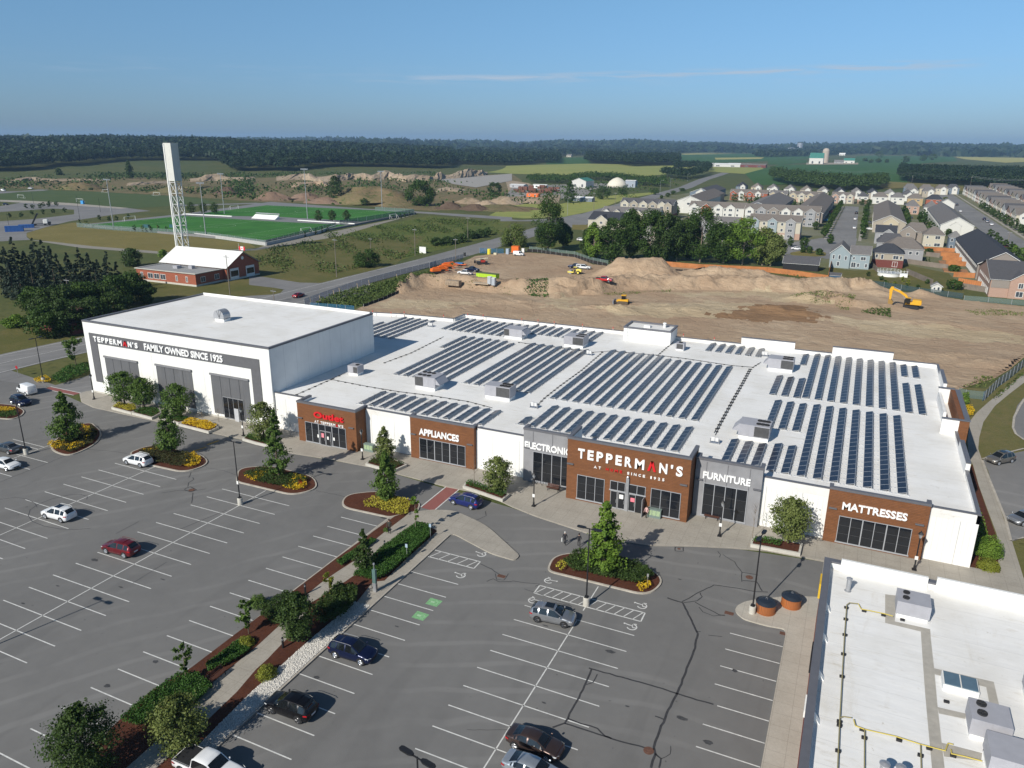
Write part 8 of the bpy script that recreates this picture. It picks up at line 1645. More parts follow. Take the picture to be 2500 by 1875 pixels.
forest('forest','distant woods behind the farm fields on the right','a4',[(-100,300),(330,290),(740,276),(1200,262),(1600,284),(2300,258)],1.5,24,18,15,14,12)
forest('forest','trees around the grey barn by the diagonal road','a3',[(1300,470),(1500,500),(1650,470),(1720,420),(1560,400),(1400,430)],1.1,7,14,5,60,1.9)
forest('forest','scrubby tree belt behind the machine yard','a3',[(140,520),(480,530),(640,500),(900,500),(1050,540),(1330,560),(1300,500)],1.09,6,8,3.6,45,1.5,'maple')
n=15000;az_=np.radians(rng.uniform(-66,22,n));rr=rng.uniform(3900,8500,n);X=rr*np.sin(az_);Y=rr*np.cos(az_);k=(np.sin(X/420)+np.cos(Y/380)+.8*np.sin(X/170+Y/230)) >-.75;X,Y=X[k],Y[k]
tag(quads_mesh('forest',np.stack([X,Y,terrain(X,Y)+rng.uniform(3,16,len(X))],1),48,LF['wood'],up=.5),'farthest hazy wooded ridge along the horizon','woods',None,'stuff')
# ---------------------------------------------------------------- trees one can tell apart
def T(kind,t_,base,top,hp,leaf,label,n=2600,size=.8,**k):
    k.setdefault('zb',0);return at(kind,t_,base,top,hp,n,size,LF[leaf],label,**k)
BT=(('big','a3',(310,1115),(290,600),125,'maple','tall ragged tree right of the weeping willow'),('big','a3',(440,1080),(445,850),75,'maple','small tree between the tall ragged tree and the road'),('big','a3',(650,1170),(640,905),60,'dark','dark bush at the left end of the big maples'),('big','a3',(860,1200),(830,800),140,'maple','leftmost big maple with a pale bare trunk'),('big','a3',(1010,1190),(1020,715),115,'maple','second big maple from the left'),('big','a3',(1185,1195),(1150,725),140,'maple','third big maple with forked trunks'),('big','a3',(1300,1200),(1290,745),105,'dark','dark maple in the middle of the row'),('big','a3',(1420,1195),(1420,770),120,'dark','darkest maple left of the tall one'),('big','a3',(1620,1205),(1600,690),150,'maple','tallest maple with the long pale trunk'),('big','a3',(1520,1180),(1510,790),110,'dark','dark maple squeezed behind the tallest one'),('big','a3',(1825,1215),(1830,830),140,'maple','maple right of the tallest one'),('big','a3',(1990,1225),(2020,805),155,'lit','bright maple near the right end of the row'),('big','a3',(2160,1230),(2170,890),100,'olive','thin olive tree behind the right maples'),('big','a4',(20,1235),(10,930),110,'olive','olive maple at the right end of the row'),('big','a3',(700,1190),(730,840),70,'lit','fresh green sapling cluster under the leftmost maple'))
for kd,t_,b_,tp,hp,lf,l in BT: T(kd,t_,b_,tp,hp,lf,l,9000,.62,trunk=.38,group='row of big maples behind the site',clear=.10,bark=BARKL,limbs=9)
T('willow','a3',(20,1065),(0,850),115,'willow','broad weeping willow beside the main road',8000,.55,trunk=.4,clear=.1)
T('big','a2',(965,1245),(970,1085),105,'maple','round dark bush at the edge of the meadow',4000,.5,clear=.02,trunk=.1)
for i,(x,y,w_) in enumerate(((1560,1060,55),(1660,1050,60),(1760,1030,65),(1850,1000,60),(1940,990,50),(2000,970,40))): T('big','a2',(x,y),(x,y-72),w_,'dark',ORD[i]+' bush from the left in the hedgerow by the main road',1500,.6,clear=.02,trunk=.08,cat='bush',name='hedgerow_bush',group='hedgerow bushes')
T('round','a2',(690,690),(690,455),62,'dark','slim poplar in front of the gravel pit',2600,.9,clear=.05);T('big','a2',(1420,715),(1420,480),120,'maple','broad green tree behind the far artificial pitch',4500,1.0,clear=.03);T('round','a2',(935,715),(930,650),35,'dark','small bush between the poplar and the broad tree',600,.8,clear=.02)
T('big','a2',(2060,620),(2055,500),60,'dark','dark round tree at the edge of the gravel yard',1500,1.0,clear=.03);T('pyramid','a3',(500,690),(490,490),72,'maple','tall green tree before the green roofed building',2200,.8,clear=.04);T('big','a3',(785,660),(785,530),62,'dark','round tree below the white dome tent',1700,.7,clear=.03);T('big','a3',(955,620),(955,570),45,'dark','low round bush right of the dome tent',900,.7,clear=.02);T('big','a3',(1230,620),(1930,620) if 0 else (1230,560),40,'maple','small bush at the roadside below the street lamps',700,.7,clear=.02)
for i,(x,y,tp,w_) in enumerate(((890,345,315,16),(950,343,303,22),(1026,343,312,13),(1190,338,283,28),(1338,328,270,26),(1420,322,262,30),(960,300,240,35),(840,332,302,20))): T('big','a4',(x,y),(x,tp),w_,'dark',ORD[i]+' tree of the scattered group in the green crop field',400,3,clear=.04,group='field trees')
T('pyramid','a1',(515,455),(512,380),32,'dark','lone tree before the left forest',700,1.6,clear=.03);T('pyramid','a1',(1125,480),(1125,325),42,'dark','tall tree on the pit edge left of the white tower',1200,1.6,clear=.03)
for i,x in enumerate((1655,1760,1855)): T('round','a1',(x,785),(x,690 if i else 685),36,'dark',ORD[i]+' round tree from the left beside the white tower',900,.55,clear=.12,zb=1,group='round trees between the pitches')
for i,x in enumerate((540,660,785)): T('round','a2',(x,850),(x,755),36,'dark',ORD[i]+' round tree from the left on the bank of the far pitch',900,.55,clear=.12,zb=1,group='round trees between the pitches')
for i,(x,y) in enumerate(((422,985),(470,972),(520,965),(573,948),(622,937))): T('spruce','a2',(x,y),(x,y-62),15,'dark',ORD[i]+' small cypress from the left along the pitch wall',350,.4,clear=.02,trunk=.06,group='cypresses along the pitch wall')
for i,(x,y) in enumerate(((1183,835),(1215,830),(1250,824),(1285,815),(1323,808))): T('spruce','a2',(x,y),(x,y-44),13,'dark',ORD[i]+' small cypress from the left at the end of the far pitch',260,.45,clear=.02,trunk=.06,group='cypresses at the end of the far pitch')
for i,(x,y) in enumerate(((690,895),(750,905),(1165,940),(1235,948),(1305,950),(1370,945),(1437,950))): T('thin','a1',(x,y),(x,y-60),20,'olive' if i % 2 else 'dark',ORD[i]+' young tree from the left below the near pitch fence',200,.5,trunk=.05,group='young trees below the pitch')
for i,(x,y) in enumerate(((80,820),(185,815),(278,795),(375,790),(462,785),(560,775),(230,740),(285,745),(345,738),(375,728),(420,725),(435,715),(490,722),(860,840),(945,850),(1005,845),(1110,830))): T('round','a1',(x,y),(x,y-42),16,'dark',ORD[i]+' small street tree from the left around the sports car park',200,.6,trunk=.06,group='small trees of the sports car park')
T('round','a1',(1140,1240),(1140,1085),78,'dark','dense dark tree left of the brick fire hall',3500,.5,clear=.02);T('round','a1',(1405,1160),(1408,1095),36,'lit','small bright tree behind the brick fire hall',900,.5,clear=.05)
SP=((20,1400,1000,75),(90,1420,1060,70),(165,1380,985,85),(250,1400,1100,80),(330,1300,990,90),(410,1350,1010,85),(480,1420,1060,85),(540,1480,1130,80),(620,1430,1120,80),(720,1420,1075,85),(800,1440,1120,80),(880,1480,1180,80),(960,1450,1110,90),(1040,1470,1200,70),(200,1520,1200,90),(400,1520,1180,95),(690,1540,1220,90),(120,1500,1180,80),(300,1470,1150,80),(850,1500,1200,80))
for i,(x,y,tp,w_) in enumerate(SP): T('spruce','a1',(x,y),(x,tp),w_,'spruce',f'blue green spruce in the dark grove, {ORD[i]} of the grove counted from the left edge of the picture' if 0 else ORD[min(i,19)]+' blue green spruce of the dark grove behind the brown roof',3200,.5,clear=.02,trunk=.2,group='spruces of the dark grove',limbs=4)
DG=((330,1720,1400,130,'maple'),(480,1750,1370,130,'dark'),(620,1740,1380,130,'dark'),(760,1700,1340,130,'maple'),(900,1680,1350,120,'dark'),(1020,1600,1300,120,'maple'),(1150,1560,1270,125,'maple'),(1250,1560,1350,85,'dark'),(420,1850,1560,140,'maple'),(600,1830,1500,130,'dark'),(800,1770,1480,130,'dark'),(1000,1700,1450,110,'dark'))
for i,(x,y,tp,w_,lf) in enumerate(DG): T('big','a1',(x,y),(x,tp),w_,lf,ORD[i]+' broad leafed tree of the dark grove left of the tall hall',5200,.48,clear=.06,trunk=.25,group='broad leafed trees of the dark grove')
T('big','b1',(130,350),(130,240),75,'lit','bright bush on the lawn left of the dark grove',2500,.4,clear=.03,trunk=.08,cat='bush')
# street and garden trees of the estate
k=0
for (x,ya,yb,st,lf,l) in ((-18.5,425,650,12,'maple','left kerb of the wide street'),(-.3,430,640,10,'maple','right kerb of the wide street'),(78.8,400,900,15,'dark','far kerb of the second street'),(59.5,340,470,17,'dark','near kerb of the second street')):
    P0=None;i=0
    for y in np.arange(ya,yb,st):
        h=random.uniform(4.5,7);r_=random.uniform(1.3,2.0)
        t=tree('round',(x+random.uniform(-.4,.4),float(y),0),h,r_,420,.75,LF[lf],f'{ORD[i] if i < 20 else "far"} leafy tree from the near end of the {l}',group='trees on the '+l,trunk=.1,clear=.15,limbs=2);i += 1
        if i >= 20: break
for i,(t_,x,y,tp,w_,lf) in enumerate((('a4',410,925,850,30,'dark'),('a4',310,1090,990,40,'maple'),('a4',190,1070,985,22,'dark'),('a4',300,1125,1070,22,'dark'),('a4',355,1130,1065,24,'dark'),('a4',440,1145,1085,28,'maple'),('a4',535,1045,960,28,'maple'),('a4',1385,1140,1085,35,'maple'),('a4',1600,1440,1360,60,'maple'),('a4',1600,1290,1230,45,'maple'),('a4',1555,980,915,25,'dark'),('a4',1645,940,895,25,'dark'),('a4',2190,1180,1080,55,'lit'),('a4',2110,1120,1050,30,'lit'),('a4',1525,700,640,22,'olive'),('f2',690,530,400,80,'maple'),('f2',830,510,380,60,'olive'),('f3',1060,600,490,60,'dark'),('f3',1180,600,490,50,'dark'),('a3',1470,590,565,30,'dark'),('a3',1390,615,585,25,'dark'),('a3',1345,640,605,20,'dark'),('a3',1290,655,625,15,'dark'))):
    T('round',t_,(x,y),(x,tp),w_,lf,['leafy tree by the beige end house of the middle row','bright tree on the lawn before the middle row','small tree before the garages of the cream row','left shrub like tree on the oval street island','middle shrub like tree on the oval street island','right tree on the oval street island','tree at the corner of the wide street','bushy tree in the first orange fenced garden','round tree by the nearest orange deck','smaller round tree by the orange decks','slim dark tree beside the blue end house','dark tree before the white blank end wall','bright tree at the right edge beyond the black roof','bright shrub at the right edge beyond the black roof','golden tree where the second street bends','bushy tree before the red gabled townhouses','olive tree before the red gabled townhouses','dark tree at the head of the wide street','second dark tree at the head of the wide street','first roadside tree by the white ended row','second roadside tree by the white ended row','third roadside tree by the white ended row','last roadside tree by the white ended row'][i],900,.55,clear=.1,trunk=.1)
for i in range(5): T('spruce','a4',(1275+28*i,1212),(1275+28*i,1160),14,'dark',ORD[i]+' small evergreen from the left behind the grey garden fence',250,.35,clear=.01,trunk=.05,group='small evergreens behind the grey garden fence')
for i,(x,y) in enumerate(((665,1375),(762,1390),(825,1390),(865,1325),(1010,1400),(1090,1410),(1190,1430),(1290,1440),(1165,1370),(980,1360),(1370,1390),(1210,1395))): T('round','a4',(x,y),(x,y-42),18,('dark','maple','yel')[i % 3],ORD[i]+' garden shrub from the left behind the dark wire fence',220,.4,clear=.03,trunk=.05,cat='shrub',name='garden_shrub',group='garden shrubs behind the dark wire fence')

# ---------------------------------------------------------------- fire hall, tower, sports gear
FH='brick fire hall with a white gabled roof below the white tower'
ft=thing('fire_hall',FH,'fire hall',(-210,192,0));fo=(-210,192,0)
b=MB();b.box(-222,178.5,.6,-195,190.6,4.0);b.box(-223.5,190.6,.6,-193.6,206,4.6);b.add([(-193.58,190.6,4.6),(-193.58,206,4.6),(-193.58,198.3,8.7)],[(0,1,2)]);b.box(-237,202,.6,-223.6,207,2.9);b.build('wall',BRICK,ft,fo)
b=MB();b.box(-222.1,178.4,0,-194.9,190.6,.6);b.box(-223.6,190.61,0,-193.5,206.1,.6);b.build('stone_base',PLANT,ft,fo);b=MB();b.box(-221.9,178.6,4.004,-195.2,190.5,4.05);b.build('flat_roof',M('grey_gravel_roof',(.3,.3,.3)),ft,fo)
b=MB();b.box(-222.4,178.1,4.06,-194.6,178.7,4.3);b.box(-195.2,178.7,4.06,-194.6,190.5,4.3);b.box(-222.4,178.7,4.06,-221.8,190.5,4.3);b.build('coping',PLANT,ft,fo)
b=MB();b.add([(-224.2,189.8,4.5),(-192.8,189.8,4.5),(-192.8,198.3,9.2),(-224.2,198.3,9.2),(-224.2,206.8,4.5),(-192.8,206.8,4.5)],[(0,1,2,3),(3,2,5,4)]);b.add([(-224.2,189.8,4.42),(-192.8,189.8,4.42),(-192.8,198.3,9.1),(-224.2,198.3,9.1),(-224.2,206.8,4.42),(-192.8,206.8,4.42)],[(3,2,1,0),(4,5,2,3)]);b.build('white_roof',WHITE,ft,fo)
for x,w_ in ((-219.5,1),(-215.5,2.2),(-212.6,2.2),(-209.7,2.2),(-203.5,.7),(-199,.7)): hwin(x,1.3,w_,1.6,178.5,ft,fo)
for y in (181.5,187.5): hwin(y,1.3,1.8,1.5,-195,ft,fo,'x')
for y in (194,201.5): b=MB();b.box(-193.57,y-2,.2,-193.4,y+2,4.0);q_=b.build('bay_door',TRIM,ft,fo);b=MB();b.box(-193.39,y-1.7,1.3,-193.36,y+1.7,3.2);b.build('pane',GLASS,q_,fo)
b=MB();b.tube((-193.56,198.3,7.0),(-193.45,198.3,7.0),.6,.6,14);b.build('round_emblem',WHITE,ft,fo);b=MB();b.box(-211,184,4.05,-209,186,5.0);b.box(-206,186,4.05,-204.4,187.4,5.1);b.build('roof_unit',HVACM,ft,fo)
tb=g2('a1',1580,1160);tw=thing('white_tower','very tall white lattice tower with a solid slab head beside the fire hall','tower',(-250.5,225,0));cx,cy=-250.5,225;q_=1.5
b=MB()
C4=[(-q_,-q_),(q_,-q_),(q_,q_),(-q_,q_)]
for x,y in C4: b.tube((x,y,0),(x,y,44),.2,.2,6)
z_=0
while z_ <30:
    for i in range(4): p,r_=C4[i],C4[(i+1) % 4];b.tube((*p,z_),(*r_,z_+4.2),.09,.09,4);b.tube((*r_,z_),(*p,z_+4.2),.09,.09,4);b.tube((*p,z_),(*r_,z_),.09,.09,4)
    z_ += 4.2
b.build('lattice',WHITE,tw);b=MB();b.box(-2.15,-2.0,0,-1.7,-1.55,44);b.build('side_mast',WHITE,tw);b=MB();b.box(-2.1,-1.8,30,1.8,1.8,44.3);b.build('slab_head',m_panel('tower_cladding',(.62,.62,.58),1.2,.04,.85),tw)
def pole(t_,x,y,tx,ty,label,r_=.13,arms='',mat=None,grp=None,name='utility_pole',cat='pole'):
    c=g2(t_,x,y);h=hgt(t_,tx,ty,c);t=thing(name,label,cat,(c[0],c[1],0),0,grp);m_=mat or M('grey_wood_pole',(.20,.17,.14));b=MB();b.tube((0,0,0),(0,0,h),r_,r_*.6,6);b.build('shaft',m_,t)
    if arms == 'lamp': b=MB();b.tube((0,0,h-.2),(2.2,-1,h+.3),.07,.05,5);b.box(1.9,-1.1,h+.2,2.9,-.8,h+.38);b.build('lamp_arm',METAL,t)
    if arms == 'flood': b=MB();b.box(-2.4,-.1,h-.3,2.4,.1,h-.1);[b.box(-2.3+i*.9,-.3,h-.1,-1.8+i*.9,.1,h+.4) for i in range(6)];b.build('floodlights',METAL,t)
    if arms == 'cross': b=MB();b.box(-1.0,-.06,h-.7,1.0,.06,h-.55);b.build('crossarm',METAL,t)
    return t
for a_ in (('a2',697,1333,683,995,'utility pole before the round meadow bush'),('a2',1375,1150,1370,910,'utility pole behind the white meadow sign'),('a2',1725,1195,1722,995,'utility pole at the blue road fence'),('a2',1830,1030,1828,810,'utility pole with two boxes by the hedgerow'),('a1',1990,1510,1955,1140,'tall pole with transformer before the fire hall'),('a1',625,1659,565,1340,'tall pole standing in the dark grove'),('a2',990,1085,985,990,'broken stub pole above the round meadow bush'),('a2',157,1550,152,1435,'thin dark pole beside the main road'),('a3',705,760,705,600,'utility pole on the grass left of the estate'),('a3',890,712,890,600,'second utility pole on the grass left of the estate'),('a4',1240,525,1245,455,'utility pole before the dark wood'),('a4',1742,570,1752,465,'tall utility pole before the right wood'),('a4',905,500,908,440,'utility pole in the green crop field'),('a4',137,495,140,405,'utility pole left of the evergreen belt'),('a4',2062,1080,2080,935,'dark lamp pole beyond the black roofed row')): pole(*a_,arms='cross',r_=.16,grp='utility poles')
for a_ in (('a3',478,800,485,650,'street lamp at the big junction'),('a3',1278,610,1280,500,'street lamp beside the long white road'),('a3',1365,560,1368,480,'second street lamp beside the long white road'),('a3',1515,505,1517,440,'third street lamp beside the long white road'),('a1',1080,1240,1068,1125,'white lamp left of the fire hall'),('a4',150,1145,155,1010,'dark lamp pole at the cul de sac')): pole(*a_,arms='lamp',r_=.12,mat=METAL,grp='street lamps',name='street_lamp',cat='lamp')
for a_ in (('a1',985,925,925,490,'tall floodlight mast at the near corner of the near pitch'),('a1',1780,985,1735,520,'tall floodlight mast right of the white tower'),('a2',447,845,420,400,'tall floodlight mast between the two pitches'),('a2',1090,740,1078,420,'tall floodlight mast behind the far pitch'),('a1',1940,800,1908,440,'tall floodlight mast left of the far pitch')): pole(*a_,arms='flood',r_=.28,mat=METAL,grp='floodlight masts',name='floodlight_mast',cat='floodlight')
for a_ in (('a1',692,845,668,618,'black car park lamp above the sports car park'),('a1',868,770,852,645,'second black car park lamp above the sports car park'),('a1',290,695,275,595,'far black lamp at the sports fields'),('a1',75,880,62,780,'black lamp behind the blue truck')): pole(*a_,r_=.1,mat=BLACK,grp='sports car park lamps',name='lamp_post',cat='lamp')
fl=pole('a1',2088,1330,2070,1040,'white flagpole before the fire hall',.07,mat=WHITE,name='flagpole',cat='flagpole');hh=hgt('a1',2070,1060,g2('a1',2088,1330));b=MB();b.box(.06,-.02,hh-1.5,.75,.02,hh-.2,0);b.box(.76,-.02,hh-1.5,2.0,.02,hh-.2,1);b.box(2.01,-.02,hh-1.5,2.7,.02,hh-.2,0)
b.add([(1.38+.42*math.sin(i*math.pi/4)*(1 if i % 2 == 0 else .45),-.03,hh-.85+.45*math.cos(i*math.pi/4)*(1 if i % 2 == 0 else .45)) for i in range(8)],[tuple(range(8))],0);b.build('flag',[RED,WHITE],fl)
def goal(t_,x,y,w_,label,zb=0):
    c=g2(t_,x,y,zb);b=MB();s=w_/2
    for q_ in ((-s,0),(s,0)): b.tube((0,q_[0],0),(0,q_[0],2.44),.1,.1,5);b.tube((0,q_[0],2.44),(-1.8,q_[0],0),.05,.05,4)
    b.tube((0,-s,2.44),(0,s,2.44),.1,.1,5);b.tube((-1.8,-s,.05),(-1.8,s,.05),.05,.05,4);o=tag(b.build('soccer_goal',WHITE,loc=(c[0],c[1],zb)),label,'goal','soccer goals');return o
goal('a1',1125,845,7.3,'soccer goal at the left end of the near pitch',1).rotation_euler[2]=0;goal('a2',430,948,7.3,'soccer goal at the right end of the near pitch',1).rotation_euler[2]=math.pi;goal('a1',2025,745,7.3,'soccer goal at the left end of the far pitch',1);goal('a2',1185,825,7.3,'soccer goal at the right end of the far pitch',1).rotation_euler[2]=math.pi
goal('a1',915,600,7.3,'soccer goal at the back of the grass field').rotation_euler[2]=1.57;goal('a1',1355,627,7.3,'soccer goal at the back right of the grass field').rotation_euler[2]=1.57;goal('a1',180,650,7.3,'soccer goal at the left of the grass field').rotation_euler[2]=-1.57;goal('a1',690,685,7.3,'soccer goal by the blue toilets').rotation_euler[2]=-1.57
wallstrip('pitch_fence',pg('e1',[(40,435),(440,470),(1170,518),(1500,545),(2150,640)],0)+pg('e2',[(415,640),(1200,430)],0),2.4,CHAIN,'green wire fence around the near pitch','fence',posts=6)
wallstrip('pitch_wall',pg('e1',[(1340,530),(1700,575),(2165,645)])+pg('e2',[(418,643),(700,580),(1000,510),(1200,440)]),1.5,M('white_stone_blocks',(.42,.42,.41),var=.15),'white stone retaining wall below the near pitch','wall',th=.5);wallstrip('pitch_fence',pg('e2',[(1240,410),(1640,350),(2080,275),(1640,250)],1),3.5,CHAIN,'tall green wire fence at the end of the far pitch','fence',posts=8)
wallstrip('low_wall',pg('e2',[(770,362),(1410,402)],1),.5,WHITE,'white low wall between the two pitches','wall',th=.5,base=1);wallstrip('low_wall',pg('e1',[(1230,290),(1780,318)],1),.5,WHITE,'white low wall right of the white tower','wall',th=.5,base=1)
c=g2('e2',380,345,1);t=thing('bleachers','white aluminium bleachers between the pitches','bleachers',(c[0],c[1],1));b=MB();[b.box(-9,i*.8,0,9,i*.8+.75,.4+i*.45) for i in range(5)];b.build('tiers',TRIM,t);b=MB();b.box(-9,4.1,2.6,9,4.15,3.2);b.build('guard_rail',METAL,t)
for i,x in enumerate((1265,1495)): c=g2('a1',x,905,1);b=MB();profile(b,[(-2.2,0),(2.2,0),(1.9,1.6),(-1.9,1.6)],-.6,.6);tag(b.build('team_shelter',M('blue_green_shelter',(.03,.10,.12)),loc=(c[0],c[1],1)),['left','right'][i]+' dark blue team shelter on the near pitch','shelter')
crate('a1',715,700,2.6,1.3,2.3,M('toilet_bright_blue',(.05,.28,.6)),'pair of bright blue toilets by the grass field','portable toilet','portable_toilet');crate('a2',1440,1125,3.2,.12,2.6,WHITE,'white notice board in the meadow beside the road','sign','notice_board')
# blue roll-off truck
c=g2('f8',1100,560);t=thing('roll_off_truck','white cab truck with raised dark ramp and blue containers','truck',(c[0],c[1],.05),R_(50));b=MB();b.box(1.5,-1.2,1.0,3.6,1.2,3.2);b.build('cab',WHITE,t,bevel=.15);b=MB();b.box(3.6,-1.0,.8,5,1.0,1.9);b.box(-4.5,-.6,.7,3.6,.6,1.0);b.build('chassis',BLACK,t);b=MB();profile(b,[(-4.2,1.0),(-3.4,1.0),(-.2,6.4),(-1,6.6)],-.9,.9);b.build('raised_ramp',BLACK,t)
for x in (-3.6,-2.4,2.2,4.2):
    for s in (-1.25,.95): b=MB();b.tube((x,s,.5),(x,s+.3,.5),.5,.5,12);b.build('wheel',TYRE,t)
for i,(x,y,L_) in enumerate(((720,590,7),(400,690,8))): crate('f8',x,y+30,L_,2.6,1.6 if i == 0 else 2.7,M('blue_container',(.02,.09,.30)),['low blue container lying behind the raised ramp','tall blue container at the end of the truck'][i],'container','blue_container',R_(50),5)
# brown house at the far left
block_house('brown_roof_house','low house with a dark brown roof at the left edge',-186,-172,118,132,3,6,BRICKD,m_shingle('red_brown_shingles',(.06,.032,.028)),'x',(),(),None,None,'house',hip=4)
# ---------------------------------------------------------------- gravel pit and farm buildings
def bank(t_,line,h,w_,mat,n_='sandy_bank',back=60):
    P=pg(t_,line);V=[];F=[];m_=5;out=[]
    for p,q_ in zip(P,P[1:]):
        k=max(1,int(math.dist(p,q_)/5));out += [(p[0]+(q_[0]-p[0])*i/k,p[1]+(q_[1]-p[1])*i/k) for i in range(k)]
    out.append(P[-1]);k=6
    for i,p in enumerate(out):
        d=math.hypot(*p);e=min(1,i/4,(len(out)-1-i)/4)
        for j,(f,zz) in enumerate(((0,-.3),(.25,.28),(.6,.72),(1,1),(1.6,1.02),(5,.3),(7,-.05))):
            nz=.62+.75*noise.noise((p[0]*.03,p[1]*.03,2));s=1+(w_*f*(.7+nz*.5))/d;V.append((p[0]*s+random.uniform(-1.5,1.5),p[1]*s+random.uniform(-1.5,1.5),max(-.2,h*zz*e*nz*random.uniform(.82,1.12))))
    k=7
    F=[(i*k+j,(i+1)*k+j,(i+1)*k+j+1,i*k+j+1) for i in range(len(out)-1) for j in range(k-1)];b=MB();b.add(V,F);return struct(n_,b,mat,smooth=False)
flat('pit_floor',pg('a2',[(-600,600),(-500,490),(250,470),(1500,470),(2211,440),(2300,500),(2211,640),(2100,740),(1500,760),(700,700),(0,680),(-300,640)]),WEEDY,.02);flat('pit_floor',pg('a3',[(-60,490),(140,520),(250,560),(420,620),(400,700),(0,690)]),SANDP,.05)
flat('pit_floor',pg('a2',[(1550,480),(1700,530),(1900,560),(2211,500),(2211,440),(1800,470)]),M('grey_gravel',(.33,.31,.28)),.3);flat('pit_floor',pg('a1',[(-300,560),(0,560),(600,580),(1500,630),(2211,680),(2211,480),(1400,470),(900,460),(0,470),(-300,480)]),WEEDY,.018)
bank('a2',[(180,500),(400,490),(560,508),(700,505),(850,488),(1000,497),(1150,488),(1300,510),(1500,505),(1620,488),(1750,480),(2000,455)],10,22,SANDP);bank('a2',[(1540,600),(1650,590),(1800,600)],3,8,SANDP);bank('a2',[(300,560),(520,540),(640,555)],6,14,DIRT);bank('a1',[(1500,560),(1700,575),(1900,560)],4,10,WEEDY);bank('a1',[(20,520),(280,505),(560,502),(900,500)],5,8,SANDP);bank('a1',[(1640,510),(1850,500),(2211,500)],8,14,SANDP);bank('a1',[(1090,545),(1300,530),(1480,520)],5,9,SANDP)
def pile(t_,x,y,r_,h,mat,label): 
    c=g2(t_,x,y);m_=22;V=[(r_*.1,0,h)];
    for j,(a_,zz) in enumerate(((.3,.8),(.55,.52),(.8,.2),(1,0))): V += [(r_*a_*math.cos(i*6.283/m_)*random.uniform(.7,1.25),r_*a_*.8*math.sin(i*6.283/m_)*random.uniform(.7,1.25),h*zz*random.uniform(.7,1.2)) for i in range(m_)]
    b=MB();b.add(V,[(0,1+i,1+(i+1) % m_) for i in range(m_)]+[(1+j*m_+i,1+(j+1)*m_+i,1+(j+1)*m_+(i+1) % m_,1+j*m_+(i+1) % m_) for j in range(3) for i in range(m_)]);tag(b.build('earth_pile',mat,loc=(c[0],c[1],0),smooth=True),label,'earth pile')
for a_ in (('a2',150,660,18,6,BSOIL,'large brown earth pile left of the rusty machine'),('a2',420,660,17,5.5,BSOIL,'large brown earth pile behind the floodlight mast'),('a1',1960,610,14,6,DSOIL,'dark earth pile at the left of the brown ones'),('a2',1000,680,50,12,WEEDY,'overgrown hill between the poplar and the broad tree'),('a2',620,690,20,4.5,BSOIL,'low brown earth pile beside the poplar'),('a2',1680,740,12,4.5,DSOIL,'dark red earth pile behind the path'),('a2',1890,750,13,4,DSOIL,'second dark red earth pile behind the path'),('a2',1850,690,14,4,SANDP,'pale gravel pile behind the red earth'),('a2',1980,715,13,4,SANDP,'second pale gravel pile behind the red earth'),('a2',2140,700,16,6,SANDP,'tall pale gravel pile near the yard'),('a3',180,690,12,3.5,SANDP,'pale gravel pile left of the tall yard tree'),('a2',2100,740,30,3,WEEDY,'low green mound behind the junction'),('a1',700,570,26,6,WEEDY,'green mound behind the grass field'),('a1',1500,600,22,6,WEEDY,'green mound behind the white tower')): pile(*a_)
def barn(t_,x,y,sx,sy,ze,zr,wall,roof,label,axis='x',name='barn',cat='barn'):
    c=g2(t_,x,y);return block_house(name,label,c[0]-sx/2,c[0]+sx/2,c[1],c[1]+sy,ze,zr,wall,roof,axis,(),[(c[0]-sx*.25,1,sx*.12,ze*.4),(c[0]+sx*.25,1,sx*.12,ze*.4)],None,None,cat)
GR=M('green_metal_roof',(.05,.20,.16));
barn('a3',575,562,16,26,7,10,HW['white'],GR,'tall pale building with a green roof in the machine yard','y','yard_building','building');barn('a3',1020,558,11,8,7,7.6,M('blue_grey_metal',(.32,.36,.42)),WHITE,'grey box building right of the dome tent',name='yard_building',cat='building');barn('a3',610,680,16,7,3,3.8,M('blue_grey_shed',(.16,.2,.25)),WHITE,'low blue grey shed with a white roof below the yard',name='yard_shed',cat='shed')
barn('a3',240,565,15,4,3.6,4.0,WHITE,WHITE,'long white trailer in the machine yard',name='white_trailer',cat='trailer');barn('a3',175,640,11,5,2.8,3.2,ORG,ORG,'orange stacked containers in the machine yard',name='orange_container',cat='container');barn('a3',40,560,16,10,3,3.6,M('grey_yard_shed',(.4,.4,.42)),WHITE,'grey low shed at the left of the machine yard',name='yard_shed',cat='shed')
flat('yard_ground',pg('a3',[(-60,640),(0,560),(150,540),(500,530),(820,520),(960,555),(700,575),(640,630),(420,660),(420,620)]),M('yard_gravel',(.26,.245,.22),var=.25,vs=.1),.1)
b=MB();YJ=M('rusty_machinery',(.14,.06,.04),var=.4,vs=.5)
for i in range(26):
    c=g2('a3',random.uniform(30,400),random.uniform(565,610));s=random.uniform(1.5,4);b.box(c[0]-s,c[1]-s*.4,.1,c[0]+s,c[1]+s*.4,random.uniform(1,4))
tag(b.build('machinery_heap',YJ),'jumble of rusty machines in the gravel yard','scrap',None,'stuff')
c=g2('a3',888,558);t=thing('dome_tent','white dome tent with a dark opening in the machine yard','tent',(c[0],c[1],0));b=MB();b.lathe([(11,0),(10.5,3),(8.5,6),(5,8.6),(1.5,10),(.05,10.2)],(0,8),20);b.build('fabric',M('tent_fabric',(.66,.62,.52)),t,smooth=True);b=MB();b.add([(-1.8,-3.1,0),(1.8,-3.1,0),(0,.6,7)],[(0,1,2)]);b.build('opening',BLACK,t)
